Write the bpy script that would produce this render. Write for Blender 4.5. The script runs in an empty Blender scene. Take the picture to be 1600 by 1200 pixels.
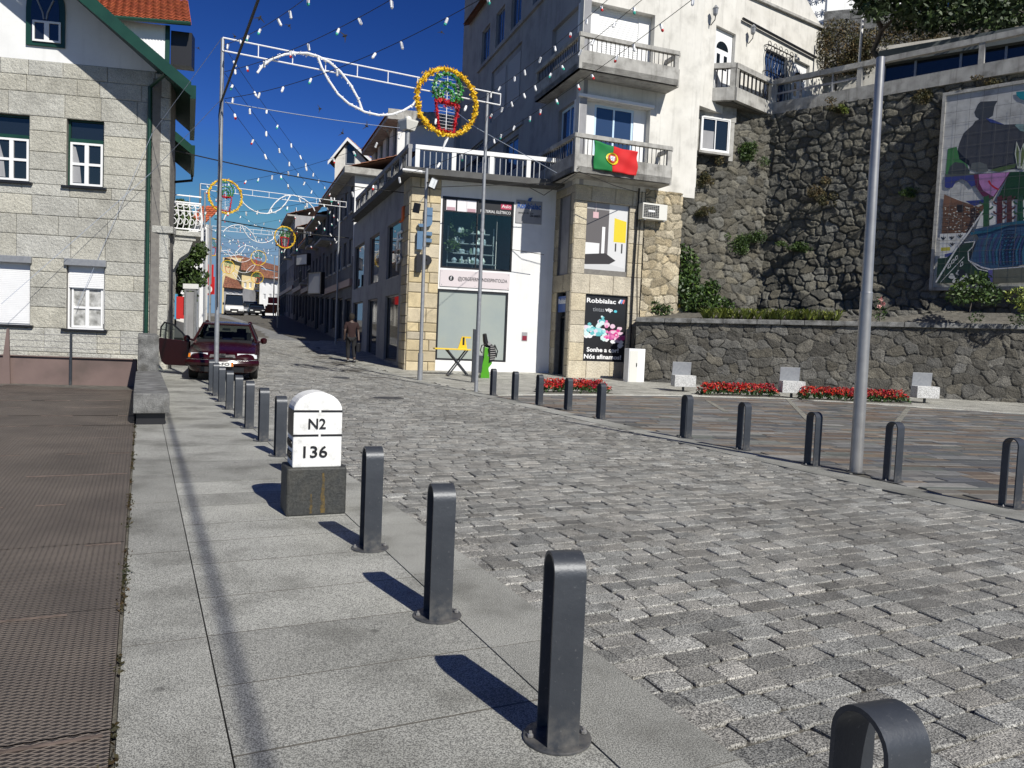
import bpy, bmesh, math, random
import numpy as np
from mathutils import Vector, Matrix
# ------------------------------------------------------------------ camera, light, exposure
SC = bpy.context.scene
PITCH, ROLL, EYE, FPX = math.radians(-3.25), math.radians(2.4), 1.4, 1200.0
fwd = Vector((0, math.cos(PITCH), math.sin(PITCH)))
up0 = Vector((0, -math.sin(PITCH), math.cos(PITCH)))
rt = Vector((1, 0, 0))*math.cos(ROLL) + up0*math.sin(ROLL)
upv = -Vector((1, 0, 0))*math.sin(ROLL) + up0*math.cos(ROLL)
cam = bpy.data.cameras.new('camera'); camo = bpy.data.objects.new('camera', cam)
SC.collection.objects.link(camo); SC.camera = camo
m = Matrix((rt, upv, -fwd)).transposed().to_4x4(); m.translation = (0, 0, EYE)
camo.matrix_world = m
cam.sensor_width = 36; cam.lens = 36*FPX/1600; cam.clip_start = .05; cam.clip_end = 1500
SC.render.resolution_x, SC.render.resolution_y = 1024, 768
SUN = Vector((.57, -.82, .86)).normalized()
elev = math.asin(SUN.z); azim = math.atan2(SUN.x, SUN.y)
W = bpy.data.worlds.new('World'); SC.world = W; W.use_nodes = True
wn = W.node_tree; bg = wn.nodes['Background']; bg.inputs[1].default_value = .05
sky = wn.nodes.new('ShaderNodeTexSky'); sky.sky_type = 'NISHITA'; sky.sun_disc = False
sky.sun_elevation = elev; sky.sun_rotation = azim; sky.altitude = 1500; sky.air_density = 1.0; sky.dust_density = 0; sky.ozone_density = 2.5
hsv = wn.nodes.new('ShaderNodeHueSaturation'); hsv.inputs['Saturation'].default_value = 1.22; hsv.inputs['Value'].default_value = 1/3.2; hsv.inputs['Hue'].default_value = .51
dk_ = wn.nodes.new('ShaderNodeMix'); dk_.data_type = 'RGBA'; dk_.blend_type = 'DARKEN'; dk_.inputs[0].default_value = 1; dk_.inputs[7].default_value = (3.6, 6.0, 9.0, 1)
wn.links.new(sky.outputs[0], hsv.inputs['Color']); gm_ = wn.nodes.new('ShaderNodeGamma'); gm_.inputs[1].default_value = 1.6; wn.links.new(hsv.outputs[0], gm_.inputs[0])
ml_ = wn.nodes.new('ShaderNodeVectorMath'); ml_.operation = 'SCALE'; ml_.inputs['Scale'].default_value = 3.3; wn.links.new(gm_.outputs[0], ml_.inputs[0]); wn.links.new(ml_.outputs[0], dk_.inputs[6]); wn.links.new(dk_.outputs[2], bg.inputs[0])
sl = bpy.data.lights.new('sun', 'SUN'); so = bpy.data.objects.new('sun', sl); SC.collection.objects.link(so)
sl.energy = 5.0; sl.angle = math.radians(.53); sl.color = (1, .965, .885)
so.rotation_euler = SUN.to_track_quat('Z', 'Y').to_euler(); so.location = (30, -40, 50)
SC.view_settings.view_transform = 'Standard'; SC.view_settings.look = 'None'
SC.view_settings.exposure = 0.12; SC.view_settings.gamma = 1
# ------------------------------------------------------------------ geometry helpers
C = SC.collection
WL = {}
def ray(x, y): return fwd + rt*((x-800)/FPX) + upv*((600-y)/FPX)
def ramp(Y, y0, s, a=.0028):
    if Y <= y0: return 0.
    d = s/(2*a)
    return a*(Y-y0)**2 if Y-y0 < d else a*d*d + s*(Y-y0-d)
def gz(X, Y):
    if Y <= 13: return 0.
    t = max(0, min(1, (X+.424*Y-1.5)/5)); t = t*t*(3-2*t); Yc = min(Y, 89)
    return (1-t)*ramp(Yc, 13, .043) + t*ramp(Yc, 22, .05) - .02*max(0, Y-89)
def G(x, y):
    r = ray(x, y); t = .5
    while t < 400:
        p = r*t
        if EYE+p.z <= gz(p.x, p.y): break
        t += .03
    return Vector((p.x, p.y, gz(p.x, p.y)))
def at(x, y, Y):
    r = ray(x, y); r = r*(Y/r.y); return Vector((r.x, r.y, r.z+EYE))
class Fr:
    "vertical plane: u along it, d out of it towards the street, z up"
    def __init__(s, o, d):
        s.o = Vector((o[0], o[1], 0)); s.d = Vector((d[0], d[1], 0)).normalized()
        s.n = Vector((s.d.y, -s.d.x, 0))
        if s.n.dot(-s.o) < 0: s.n = -s.n
    def P(s, u, d, z): return s.o + s.d*u + s.n*d + Vector((0, 0, z))
    def at(s, px, py, d=0.):
        r = ray(px, py); o = s.o + s.n*d; t = o.dot(s.n)/r.dot(s.n); p = r*t
        return (p-o).dot(s.d), p.z+EYE
    def R(s, x0, y0, x1, y1, d=0.):
        a, b = s.at(x0, y0, d), s.at(x1, y1, d)
        return (min(a[0], b[0]), max(a[0], b[0]), min(a[1], b[1]), max(a[1], b[1]))
    def ang(s): return math.atan2(s.d.y, s.d.x)
def fr2(a, b): return Fr((a[0], a[1]), (b[0]-a[0], b[1]-a[1]))
class MB:
    def __init__(s): s.v = []; s.f = []; s.c = []; s.col = None
    def face(s, idx, c=None): s.f.append(tuple(idx)); s.c.append(c or s.col or (1, 1, 1))
    def poly(s, pts, c=None):
        n = len(s.v); s.v += [tuple(p) for p in pts]; s.face(range(n, n+len(pts)), c)
    def hexa(s, p, c=None, skip=()):
        "p: 8 points, bottom ring then top ring"
        n = len(s.v); s.v += [tuple(q) for q in p]
        for k, q in enumerate(((3, 2, 1, 0), (4, 5, 6, 7), (0, 1, 5, 4), (1, 2, 6, 5), (2, 3, 7, 6), (3, 0, 4, 7))):
            if k not in skip: s.face([n+i for i in q], c)
    def box(s, fr, u0, u1, d0, d1, z0, z1, c=None):
        s.hexa([fr.P(u0, d1, z0), fr.P(u1, d1, z0), fr.P(u1, d0, z0), fr.P(u0, d0, z0), fr.P(u0, d1, z1), fr.P(u1, d1, z1), fr.P(u1, d0, z1), fr.P(u0, d0, z1)], c)
    def bx(s, c0, sz, rz=0, c=None, rx=0, ry=0):
        M = Matrix.Translation(c0) @ Matrix.Rotation(rz, 4, 'Z') @ Matrix.Rotation(ry, 4, 'Y') @ Matrix.Rotation(rx, 4, 'X')
        x, y, z = sz[0]/2, sz[1]/2, sz[2]/2
        s.hexa([M @ Vector(q) for q in ((-x, -y, -z), (x, -y, -z), (x, y, -z), (-x, y, -z), (-x, -y, z), (x, -y, z), (x, y, z), (-x, y, z))], c)
    def tube(s, pts, r, n=8, c=None, caps=True):
        pts = [Vector(p) for p in pts]; rs = r if isinstance(r, (list, tuple)) else [r]*len(pts)
        b = len(s.v); last = None
        for i, p in enumerate(pts):
            t = (pts[min(i+1, len(pts)-1)]-pts[max(i-1, 0)])
            if t.length < 1e-9: t = Vector((0, 0, 1))
            t.normalize()
            if last is None:
                a = t.cross(Vector((0, 0, 1)) if abs(t.z) < .95 else Vector((1, 0, 0))).normalized()
            else:
                a = last - t*last.dot(t); a = a.normalized() if a.length > 1e-6 else t.orthogonal().normalized()
            last = a; e = t.cross(a)
            for k in range(n):
                w = 2*math.pi*k/n; s.v.append(tuple(p + (a*math.cos(w)+e*math.sin(w))*rs[i]))
        for i in range(len(pts)-1):
            for k in range(n):
                k2 = (k+1) % n; s.face((b+i*n+k, b+i*n+k2, b+(i+1)*n+k2, b+(i+1)*n+k), c)
        if caps:
            s.face([b+k for k in range(n)][::-1], c); s.face([b+(len(pts)-1)*n+k for k in range(n)], c)
    def ext(s, fr, pts, d0, d1, c=None):
        "polygon (u,z) extruded from d0 to d1"
        n = len(s.v); k = len(pts)
        s.v += [tuple(fr.P(u, d1, z)) for u, z in pts] + [tuple(fr.P(u, d0, z)) for u, z in pts]
        s.face(range(n, n+k), c); s.face([n+k+i for i in range(k)][::-1], c)
        for i in range(k): j = (i+1) % k; s.face((n+i, n+k+i, n+k+j, n+j), c)
    def lathe(s, c0, prof, n=16, c=None):
        s.tube([Vector(c0)+Vector((0, 0, z)) for r, z in prof], [r for r, z in prof], n, c)
    def leaves(s, cen, rad, n, size, rng, cols, flat=1.0, shell=.5):
        cx, cy, cz = cen
        for _ in range(n):
            while True:
                a, b, e = rng.uniform(-1, 1), rng.uniform(-1, 1), rng.uniform(-1, 1)
                q = a*a+b*b+e*e
                if shell*shell < q < 1 or (q < 1 and rng.random() < .25): break
            p = Vector((cx+a*rad[0], cy+b*rad[1], cz+e*rad[2]))
            u = Vector((rng.gauss(0, 1), rng.gauss(0, 1), rng.gauss(0, 1))).normalized()
            w = u.orthogonal().normalized(); w.rotate(Matrix.Rotation(rng.uniform(0, 6.28), 3, u))
            z = size*rng.uniform(.6, 1.3); x = u*z; y = w*z*.55*flat
            s.poly([p-x, p-y*.9+x*.1, p+x, p+y*.9+x*.1], rng.choice(cols))
    def build(s, name, mat, parent=None, loc=None, smooth=False, attr=False, bevel=0, kind=None, tag=None, sub=0, solid=0):
        if parent is not None: L = WL[parent.name]
        else: L = Vector(loc) if loc is not None else Vector((0, 0, 0))
        me = bpy.data.meshes.new(name)
        me.from_pydata([(x-L.x, y-L.y, z-L.z) for x, y, z in s.v], [], s.f); me.update()
        if attr:
            a = me.attributes.new('Col', 'FLOAT_COLOR', 'FACE')
            a.data.foreach_set('color', np.array([(c[0], c[1], c[2], 1) for c in s.c], dtype=np.float32).ravel())
        if isinstance(mat, (list, tuple)):
            for q in mat: me.materials.append(q)
        else: me.materials.append(mat)
        if smooth:
            bm = bmesh.new(); bm.from_mesh(me); bmesh.ops.remove_doubles(bm, verts=bm.verts, dist=.0002); bm.to_mesh(me); bm.free()
            me.polygons.foreach_set('use_smooth', [True]*len(me.polygons))
            if hasattr(me, 'set_sharp_from_angle'): me.set_sharp_from_angle(angle=math.radians(38))
        o = bpy.data.objects.new(name, me); C.objects.link(o); WL[o.name] = L
        if parent is not None: o.parent = parent
        else: o.location = L
        if bevel:
            b = o.modifiers.new('bevel', 'BEVEL'); b.width = bevel; b.segments = 2; b.limit_method = 'ANGLE'
        if sub:
            b = o.modifiers.new('sub', 'SUBSURF'); b.levels = b.render_levels = sub
        if solid:
            b = o.modifiers.new('solid', 'SOLIDIFY'); b.thickness = solid; b.offset = 0
        if kind: o['kind'] = kind
        if tag: tg(o, *tag)
        return o
def tg(o, label, cat, group=None):
    o['label'] = label; o['category'] = cat
    if group: o['group'] = group
    return o
def thing(name, label, cat, loc=(0, 0, 0), group=None):
    o = bpy.data.objects.new(name, None); C.objects.link(o); o.location = loc; WL[o.name] = Vector(loc)
    o.empty_display_size = .2
    return tg(o, label, cat, group)
def copy_tree(o, parent=None):
    c = o.copy(); C.objects.link(c)
    if parent: c.parent = parent
    WL[c.name] = WL[o.name]
    for ch in [x for x in C.objects if x.parent == o]: copy_tree(ch, c)
    return c
def newcopy(o, loc, rz, label):
    c = copy_tree(o); c.location = loc; c.rotation_euler = (0, 0, rz); c['label'] = label; return c
# ------------------------------------------------------------------ materials
def pm(name, col, col2=None, scale=4., rough=.8, bump=0., bscale=40., metal=0., attr=False, speck=0., sscale=220., stain=0., stscale=1.2, spec=.5, wave=None, brick=None, bdist=.02, streak=0., dust=0., spots=0.):
    M = bpy.data.materials.new(name); M.use_nodes = True; nt = M.node_tree; N = nt.nodes; Lk = nt.links
    b = N['Principled BSDF']; b.inputs['Roughness'].default_value = rough; b.inputs['Metallic'].default_value = metal
    b.inputs['Specular IOR Level'].default_value = spec
    tc = N.new('ShaderNodeTexCoord'); co = tc.outputs['Object']
    def noise(sc, det=4, r=.55):
        n = N.new('ShaderNodeTexNoise'); n.inputs['Scale'].default_value = sc; n.inputs['Detail'].default_value = det; n.inputs['Roughness'].default_value = r
        Lk.new(co, n.inputs['Vector']); return n.outputs['Fac']
    def rampn(s, a, c):
        r = N.new('ShaderNodeMapRange'); r.inputs[1].default_value = a; r.inputs[2].default_value = c; Lk.new(s, r.inputs[0]); return r.outputs[0]
    def mix(f, A, B, mode='MIX'):
        x = N.new('ShaderNodeMix'); x.data_type = 'RGBA'; x.blend_type = mode
        if isinstance(f, float): x.inputs[0].default_value = f
        else: Lk.new(f, x.inputs[0])
        for k, q in ((6, A), (7, B)):
            if isinstance(q, tuple): x.inputs[k].default_value = (*q[:3], 1)
            else: Lk.new(q, x.inputs[k])
        return x.outputs[2]
    c = tuple(col)
    if col2 is not None: c = mix(rampn(noise(scale), .3, .7), col, col2)
    if attr:
        a = N.new('ShaderNodeAttribute'); a.attribute_name = 'Col'; c = mix(1., c, a.outputs['Color'], 'MULTIPLY')
    hgt = None
    if brick:
        bt = N.new('ShaderNodeTexBrick'); bt.inputs['Color1'].default_value = (1, 1, 1, 1); bt.inputs['Color2'].default_value = (brick[3],)*3+(1,)
        bt.inputs['Mortar'].default_value = (brick[4],)*3+(1,); bt.inputs['Scale'].default_value = 1
        bt.inputs['Brick Width'].default_value = brick[0]; bt.inputs['Row Height'].default_value = brick[1]; bt.inputs['Mortar Size'].default_value = brick[2]
        mp = N.new('ShaderNodeMapping'); mp.inputs['Rotation'].default_value = brick[5] if len(brick) > 5 else (0, 0, 0)
        Lk.new(co, mp.inputs[0]); Lk.new(mp.outputs[0], bt.inputs['Vector']); c = mix(1., c, bt.outputs['Color'], 'MULTIPLY')
    if speck:
        n1 = noise(sscale, 2, .7); c = mix(speck, c, mix(rampn(n1, .41, .59), (.12, .12, .12), (.95, .95, .93)), 'OVERLAY')
    if stain: c = mix(rampn(noise(stscale, 6, .6), .5, .75), c, mix(float(stain), c, (.05, .045, .035)))
    if streak:
        mp = N.new('ShaderNodeMapping'); mp.inputs['Scale'].default_value = (3.5, 3.5, .28); Lk.new(co, mp.inputs[0]); n = N.new('ShaderNodeTexNoise'); n.inputs['Scale'].default_value = 1.6; n.inputs['Detail'].default_value = 7; n.inputs['Roughness'].default_value = .65; Lk.new(mp.outputs[0], n.inputs['Vector'])
        c = mix(rampn(n.outputs['Fac'], .52, .78), c, mix(float(streak), c, (.06, .055, .045)))
    if spots:
        v = N.new('ShaderNodeTexVoronoi'); v.inputs['Scale'].default_value = 2.6; v.inputs['Randomness'].default_value = 1; Lk.new(co, v.inputs['Vector'])
        c = mix(rampn(v.outputs['Distance'], .075, .035), c, mix(float(spots), c, (.04, .038, .035)))
        c = mix(rampn(noise(1.1, 3), .60, .74), c, mix(float(spots)*.8, c, (.06, .056, .05)))
    if dust:
        sp = N.new('ShaderNodeSeparateXYZ'); Lk.new(co, sp.inputs[0]); mm = N.new('ShaderNodeMath'); mm.operation = 'MULTIPLY'; Lk.new(rampn(sp.outputs[2], .16, 0.), mm.inputs[0]); Lk.new(rampn(noise(25, 4), .35, .7), mm.inputs[1]); c = mix(mm.outputs[0], c, mix(float(dust), c, (.24, .22, .19)))
        c = mix(rampn(noise(55, 3, .8), .64, .70), c, mix(.35, c, (.2, .2, .2)))
    if wave:
        w = N.new('ShaderNodeTexWave'); w.bands_direction = wave[0]; w.inputs['Scale'].default_value = wave[1]; w.wave_profile = wave[2] if len(wave) > 2 else 'SIN'
        Lk.new(co, w.inputs['Vector']); hgt = w.outputs['Fac']
    if isinstance(c, tuple): b.inputs['Base Color'].default_value = (*c[:3], 1)
    else: Lk.new(c, b.inputs['Base Color'])
    if bump or hgt:
        bp = N.new('ShaderNodeBump'); bp.inputs['Strength'].default_value = bump or .6; bp.inputs['Distance'].default_value = bdist
        Lk.new(hgt if hgt else noise(bscale, 6, .62), bp.inputs['Height']); Lk.new(bp.outputs[0], b.inputs['Normal'])
    return M
def clear_glass(name, tint=(.8, .9, .9), mixf=.3, ior=1.5):
    M = bpy.data.materials.new(name); M.use_nodes = True; nt = M.node_tree; N = nt.nodes
    N.remove(N['Principled BSDF']); o = N['Material Output']
    t = N.new('ShaderNodeBsdfTransparent'); t.inputs[0].default_value = (*tint, 1); g = N.new('ShaderNodeBsdfGlossy'); g.inputs['Roughness'].default_value = .03
    f = N.new('ShaderNodeLayerWeight'); f.inputs[0].default_value = .5
    pw = N.new('ShaderNodeMath'); pw.operation = 'POWER'; pw.inputs[1].default_value = 4; nt.links.new(f.outputs['Facing'], pw.inputs[0])
    mm = N.new('ShaderNodeMath'); mm.operation = 'MULTIPLY_ADD'; mm.inputs[1].default_value = .7; mm.inputs[2].default_value = .03+mixf*.1; nt.links.new(pw.outputs[0], mm.inputs[0])
    x = N.new('ShaderNodeMixShader'); nt.links.new(mm.outputs[0], x.inputs[0]); nt.links.new(t.outputs[0], x.inputs[1]); nt.links.new(g.outputs[0], x.inputs[2]); nt.links.new(x.outputs[0], o.inputs[0])
    return M
def deck_mat():
    M = pm('expanded_metal', (.135, .112, .094), (.24, .20, .165), 1.3, rough=.5, metal=.25, stain=.5, stscale=.8)
    nt = M.node_tree; N = nt.nodes; L = nt.links; b = N['Principled BSDF']
    tc = N.new('ShaderNodeTexCoord'); sp = N.new('ShaderNodeSeparateXYZ'); L.new(tc.outputs['Object'], sp.inputs[0])
    def ma(op, a, c=None):
        n = N.new('ShaderNodeMath'); n.operation = op
        for k, q in ((0, a), (1, c)):
            if q is None: continue
            if isinstance(q, (int, float)): n.inputs[k].default_value = q
            else: L.new(q, n.inputs[k])
        return n.outputs[0]
    u = ma('MULTIPLY', sp.outputs[0], 1/.062); v = ma('MULTIPLY', sp.outputs[1], 1/.026)
    p = ma('ABSOLUTE', ma('SUBTRACT', ma('FRACT', ma('ADD', u, v)), .5)); q = ma('ABSOLUTE', ma('SUBTRACT', ma('FRACT', ma('SUBTRACT', u, v)), .5))
    e = ma('MAXIMUM', p, q)          # .5 on strands
    st = ma('GREATER_THAN', e, .36)
    old = b.inputs['Base Color'].links[0].from_socket
    x = N.new('ShaderNodeMix'); x.data_type = 'RGBA'; L.new(st, x.inputs[0]); x.inputs[6].default_value = (.035, .028, .024, 1); L.new(old, x.inputs[7]); L.new(x.outputs[2], b.inputs['Base Color'])
    h = ma('ADD', ma('MULTIPLY', e, 1.4), ma('MULTIPLY', ma('FRACT', v), .5))
    bp = N.new('ShaderNodeBump'); bp.inputs['Strength'].default_value = .9; bp.inputs['Distance'].default_value = .012; L.new(h, bp.inputs['Height']); L.new(bp.outputs[0], b.inputs['Normal'])
    return M
mt = {
 'earth': pm('joint_sand', (.15, .14, .12), (.07, .065, .055), 7, bump=.5, bscale=90, speck=.4, sscale=120),
 'sett': pm('granite_setts', (.305, .30, .282), (.175, .173, .162), 6, rough=.65, bump=.9, bscale=60, attr=True, speck=.95, sscale=140, stain=.5, stscale=.5, bdist=.012),
 'slab': pm('granite_slabs', (.325, .323, .302), (.24, .24, .222), 1.6, rough=.7, bump=.35, bscale=130, attr=True, speck=.75, sscale=190, stain=.5, stscale=1.6, bdist=.004, spots=.5),
 'slate': pm('slate_paving', (1, 1, 1), (.7, .7, .72), 9, rough=.55, bump=.5, bscale=30, attr=True, stain=.3, bdist=.01),
 'deck': deck_mat(),
 'ashlar': pm('granite_ashlar', (.47, .465, .43), (.37, .365, .335), 3, bump=.9, bscale=13, attr=True, speck=.45, sscale=90, stain=.35, stscale=.9, bdist=.05),
 'mortar': pm('mortar', (.2, .19, .17), (.14, .13, .12), 8, bump=.4),
 'sand': pm('sandstone_cladding', (.52, .455, .345), (.42, .37, .28), 3, bump=.5, bscale=20, attr=True, speck=.25, sscale=80, stain=.3, bdist=.02),
 'rubble': pm('rubble_stone', (1., 1., .98), (.62, .62, .60), 3, rough=.9, bump=1., bscale=22, attr=True, speck=.6, sscale=60, stain=.5, stscale=.7, bdist=.05, streak=.3),
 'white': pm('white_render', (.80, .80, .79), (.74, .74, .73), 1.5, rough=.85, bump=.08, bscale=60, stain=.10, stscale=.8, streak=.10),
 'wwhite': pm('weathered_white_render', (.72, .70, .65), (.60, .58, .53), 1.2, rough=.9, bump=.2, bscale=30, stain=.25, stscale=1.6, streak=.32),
 'grey_shade': pm('grey_and_shaded_white', (.33, .33, .34), (.27, .27, .285), 1., rough=.9, bump=.1, stain=.25, stscale=1., streak=.3),  # shade of the street sides put into white render; also plain grey parts
 'conc': pm('weathered_concrete', (.46, .45, .42), (.30, .29, .27), 2.5, rough=.9, bump=.5, bscale=30, stain=.6, stscale=2.2, bdist=.015, streak=.6),
 'cream': pm('yellow_render', (.72, .58, .30), (.66, .52, .27), 1.5, bump=.1, stain=.1),
 'green': pm('green_paint', (.012, .055, .035), (.008, .04, .026), 3, rough=.35),
 'paint': pm('white_paint', (.82, .82, .82), (.78, .78, .78), 3, rough=.4),
 'bpaint': pm('blue_white_frame', (.55, .70, .85), (.5, .66, .82), 3, rough=.4),
 'cglass': clear_glass('car_glass', (.6, .66, .64), .0, 1.22),
 'shut': pm('roller_shutter', (.80, .80, .79), None, rough=.5, wave=('Z', 4.0)),
 'gshut': pm('grey_shutter', (.36, .36, .37), None, rough=.6, wave=('Z', 4.0)),
 'glass': pm('dark_glass', (.012, .017, .024), None, rough=.03, spec=.8),
 'bglass': pm('blue_glass', (.03, .055, .12), None, rough=.05, spec=.8),
 'frost': pm('frosted_film', (.30, .34, .33), (.36, .39, .35), .8, rough=.15, spec=.7),
 'clear': clear_glass('shop_glass', (.85, .92, .92), .3),
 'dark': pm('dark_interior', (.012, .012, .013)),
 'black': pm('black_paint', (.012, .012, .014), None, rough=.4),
 'iron': pm('anthracite_paint', (.036, .041, .050), (.052, .058, .068), 9, rough=.42, metal=.2, bump=.08, bscale=60, dust=.5),
 'steel': pm('brushed_steel', (.46, .45, .43), (.36, .35, .34), 6, rough=.4, metal=.65, stain=.2, streak=.3),
 'galv': pm('galvanised_steel', (.34, .35, .36), (.26, .27, .29), 12, rough=.5, metal=.4),
 'whitem': pm('white_lamp_frame', (.8, .8, .8), None, rough=.5),
 'rust': pm('brown_panel', (.19, .135, .12), (.15, .105, .095), 1.5, rough=.65, stain=.5, stscale=1.2, bump=.1),
 'tile': pm('roof_tiles', (.50, .12, .045), (.40, .09, .03), 3, rough=.8, attr=True, bump=.2),
 'otile': pm('old_roof_tiles', (.34, .15, .08), (.22, .10, .06), 3, rough=.85, attr=True, bump=.2, stain=.3),
 'leaf': pm('leaves', (.055, .10, .022), (.03, .06, .014), 2, rough=.55, attr=True),
 'leafy': pm('yellow_green_leaves', (.16, .19, .04), (.10, .14, .03), 2, rough=.55, attr=True),
 'brownleaf': pm('dry_leaves', (.10, .065, .035), (.045, .055, .02), 2, rough=.7, attr=True),
 'bark': pm('bark', (.09, .075, .06), (.05, .04, .035), 8, bump=.8),
 'petal': pm('petals', (1, 1, 1), None, rough=.6, attr=True),
 'yel': pm('yellow_paint', (.75, .50, .02), None, rough=.4),
 'lime': pm('lime_green_paint', (.07, .30, .01), None, rough=.35),
 'red': pm('red_paint', (.5, .02, .02), None, rough=.4),
 'blue': pm('blue_sign', (.02, .08, .30), None, rough=.4),
 'skyb': pm('pale_blue_letter', (.11, .19, .30), None, rough=.3),
 'car': pm('maroon_car_paint', (.024, .002, .0035), None, rough=.2, metal=.0, spec=.55),
 'vanw': pm('white_car_paint', (.8, .8, .8), None, rough=.25),
 'carg': pm('grey_car_paint', (.3, .31, .33), None, rough=.25, metal=.4),
 'tyre': pm('tyre_rubber', (.012, .012, .012), None, rough=.85),
 'chrome': pm('chrome', (.7, .7, .7), None, rough=.12, metal=1.),
 'lens': pm('headlight_lens', (.75, .77, .78), (.6, .62, .63), 20, rough=.08, spec=.8),
 'amber': pm('amber_lens', (.75, .22, .02), None, rough=.2),
 'plate': pm('number_plate', (.75, .75, .72), None, rough=.4),
 'skin': pm('skin', (.08, .05, .04), None, rough=.6), 'hair': pm('hair', (.02, .015, .01)),
 'shirt': pm('dark_red_cloth', (.022, .008, .008), None, rough=.9), 'trou': pm('dark_cloth', (.01, .01, .012), None, rough=.9),
 'pink': pm('pinkish_granite', (.33, .22, .19), (.28, .18, .16), 2, rough=.5),
 'attr': pm('coloured_panel', (1, 1, 1), None, rough=.35, attr=True),
 'attrm': pm('glazed_mural_tiles', (.9, .9, .9), (.75, .75, .75), 6, rough=.3, attr=True, stain=.45, stscale=1.5),
 'mstone': pm('white_limewash', (.80, .80, .78), (.70, .70, .68), 7, rough=.85, bump=.6, bscale=30, speck=.15, sscale=60, bdist=.006, stain=.3, stscale=11, dust=.12),
 'mbase': pm('black_painted_stone', (.028, .03, .03), (.045, .045, .04), 9, rough=.65, bump=.8, bscale=40, speck=.3, sscale=60, bdist=.006, stain=.3, stscale=8),
 'bstone': pm('dark_weathered_granite', (.23, .23, .225), (.06, .06, .058), 4, rough=.9, bump=.8, bscale=50, stain=.7, stscale=3, speck=.5, sscale=120),
 'seatstone': pm('pale_speckled_granite', (.55, .55, .54), (.45, .45, .44), 6, rough=.8, bump=.3, speck=.5, sscale=60),
 'rstain': pm('ochre_stain', (.13, .085, .02), (.03, .03, .026), 30, rough=.8, bump=.3, bscale=60),
 'tan': pm('tan_granite', (.50, .45, .36), (.38, .34, .27), 3, bump=.9, bscale=13, attr=True, speck=.45, sscale=90, stain=.4, stscale=.9, bdist=.05, streak=.2),
 'dleaf': pm('dark_leaves', (.04, .065, .02), (.022, .04, .012), 2, rough=.6, attr=True),
 'shade_row': pm('shade_darkened_render', (.15, .15, .155), (.10, .10, .105), 1.2, rough=.9, bump=.1, stain=.3, streak=.3),  # row houses' street shade mixed into the wall colour, besides stains and streaks
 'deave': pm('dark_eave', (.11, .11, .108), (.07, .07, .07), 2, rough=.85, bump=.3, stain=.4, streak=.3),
 'jdirt': pm('joint_dirt', (.085, .08, .068), (.14, .13, .11), 14, rough=.95),
 'seam': pm('weld_seam', (.16, .12, .10), (.08, .06, .05), 12, rough=.7),
 'curt': pm('patterned_curtain', (.62, .62, .6), (.14, .14, .13), 5.5, rough=.9),
 'ac': pm('ac_casing', (.66, .65, .6), None, rough=.5),
 'birdm': pm('dark_feathers', (.015, .014, .013)),
 'flag_g': pm('green_cloth', (.005, .17, .04), None, rough=.8), 'redcloth': pm('red_cloth', (.55, .01, .012), None, rough=.8),
 'orange': pm('orange_awning', (.75, .15, .03), None, rough=.8),
 'cable': pm('black_cable', (.015, .015, .015), None, rough=.6), 'wcable': pm('pale_cable', (.35, .4, .5), None, rough=.6),
}
# ------------------------------------------------------------------ builders
def wallgrid(mb, fr, u0, u1, z0, z1, holes, th=.25, c=None, d=0.):
    us = sorted({u0, u1, *[min(max(h[k], u0), u1) for h in holes for k in (0, 1)]})
    zs = sorted({z0, z1, *[min(max(h[k], z0), z1) for h in holes for k in (2, 3)]})
    nu, nz = len(us)-1, len(zs)-1
    def occ(i, j):
        if i < 0 or j < 0 or i >= nu or j >= nz: return False
        a, b = (us[i]+us[i+1])/2, (zs[j]+zs[j+1])/2
        return not any(h[0] < a < h[1] and h[2] < b < h[3] for h in holes)
    P = fr.P; A, B = d, d-th
    for i in range(nu):
        for j in range(nz):
            if not occ(i, j) or us[i+1]-us[i] < 1e-5 or zs[j+1]-zs[j] < 1e-5: continue
            a, b, e, f = us[i], us[i+1], zs[j], zs[j+1]
            mb.poly([P(a, A, e), P(b, A, e), P(b, A, f), P(a, A, f)], c); mb.poly([P(a, B, e), P(a, B, f), P(b, B, f), P(b, B, e)], c)
            if not occ(i-1, j): mb.poly([P(a, A, e), P(a, A, f), P(a, B, f), P(a, B, e)], c)
            if not occ(i+1, j): mb.poly([P(b, A, e), P(b, B, e), P(b, B, f), P(b, A, f)], c)
            if not occ(i, j-1): mb.poly([P(a, A, e), P(a, B, e), P(b, B, e), P(b, A, e)], c)
            if not occ(i, j+1): mb.poly([P(a, A, f), P(b, A, f), P(b, B, f), P(a, B, f)], c)
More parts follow.
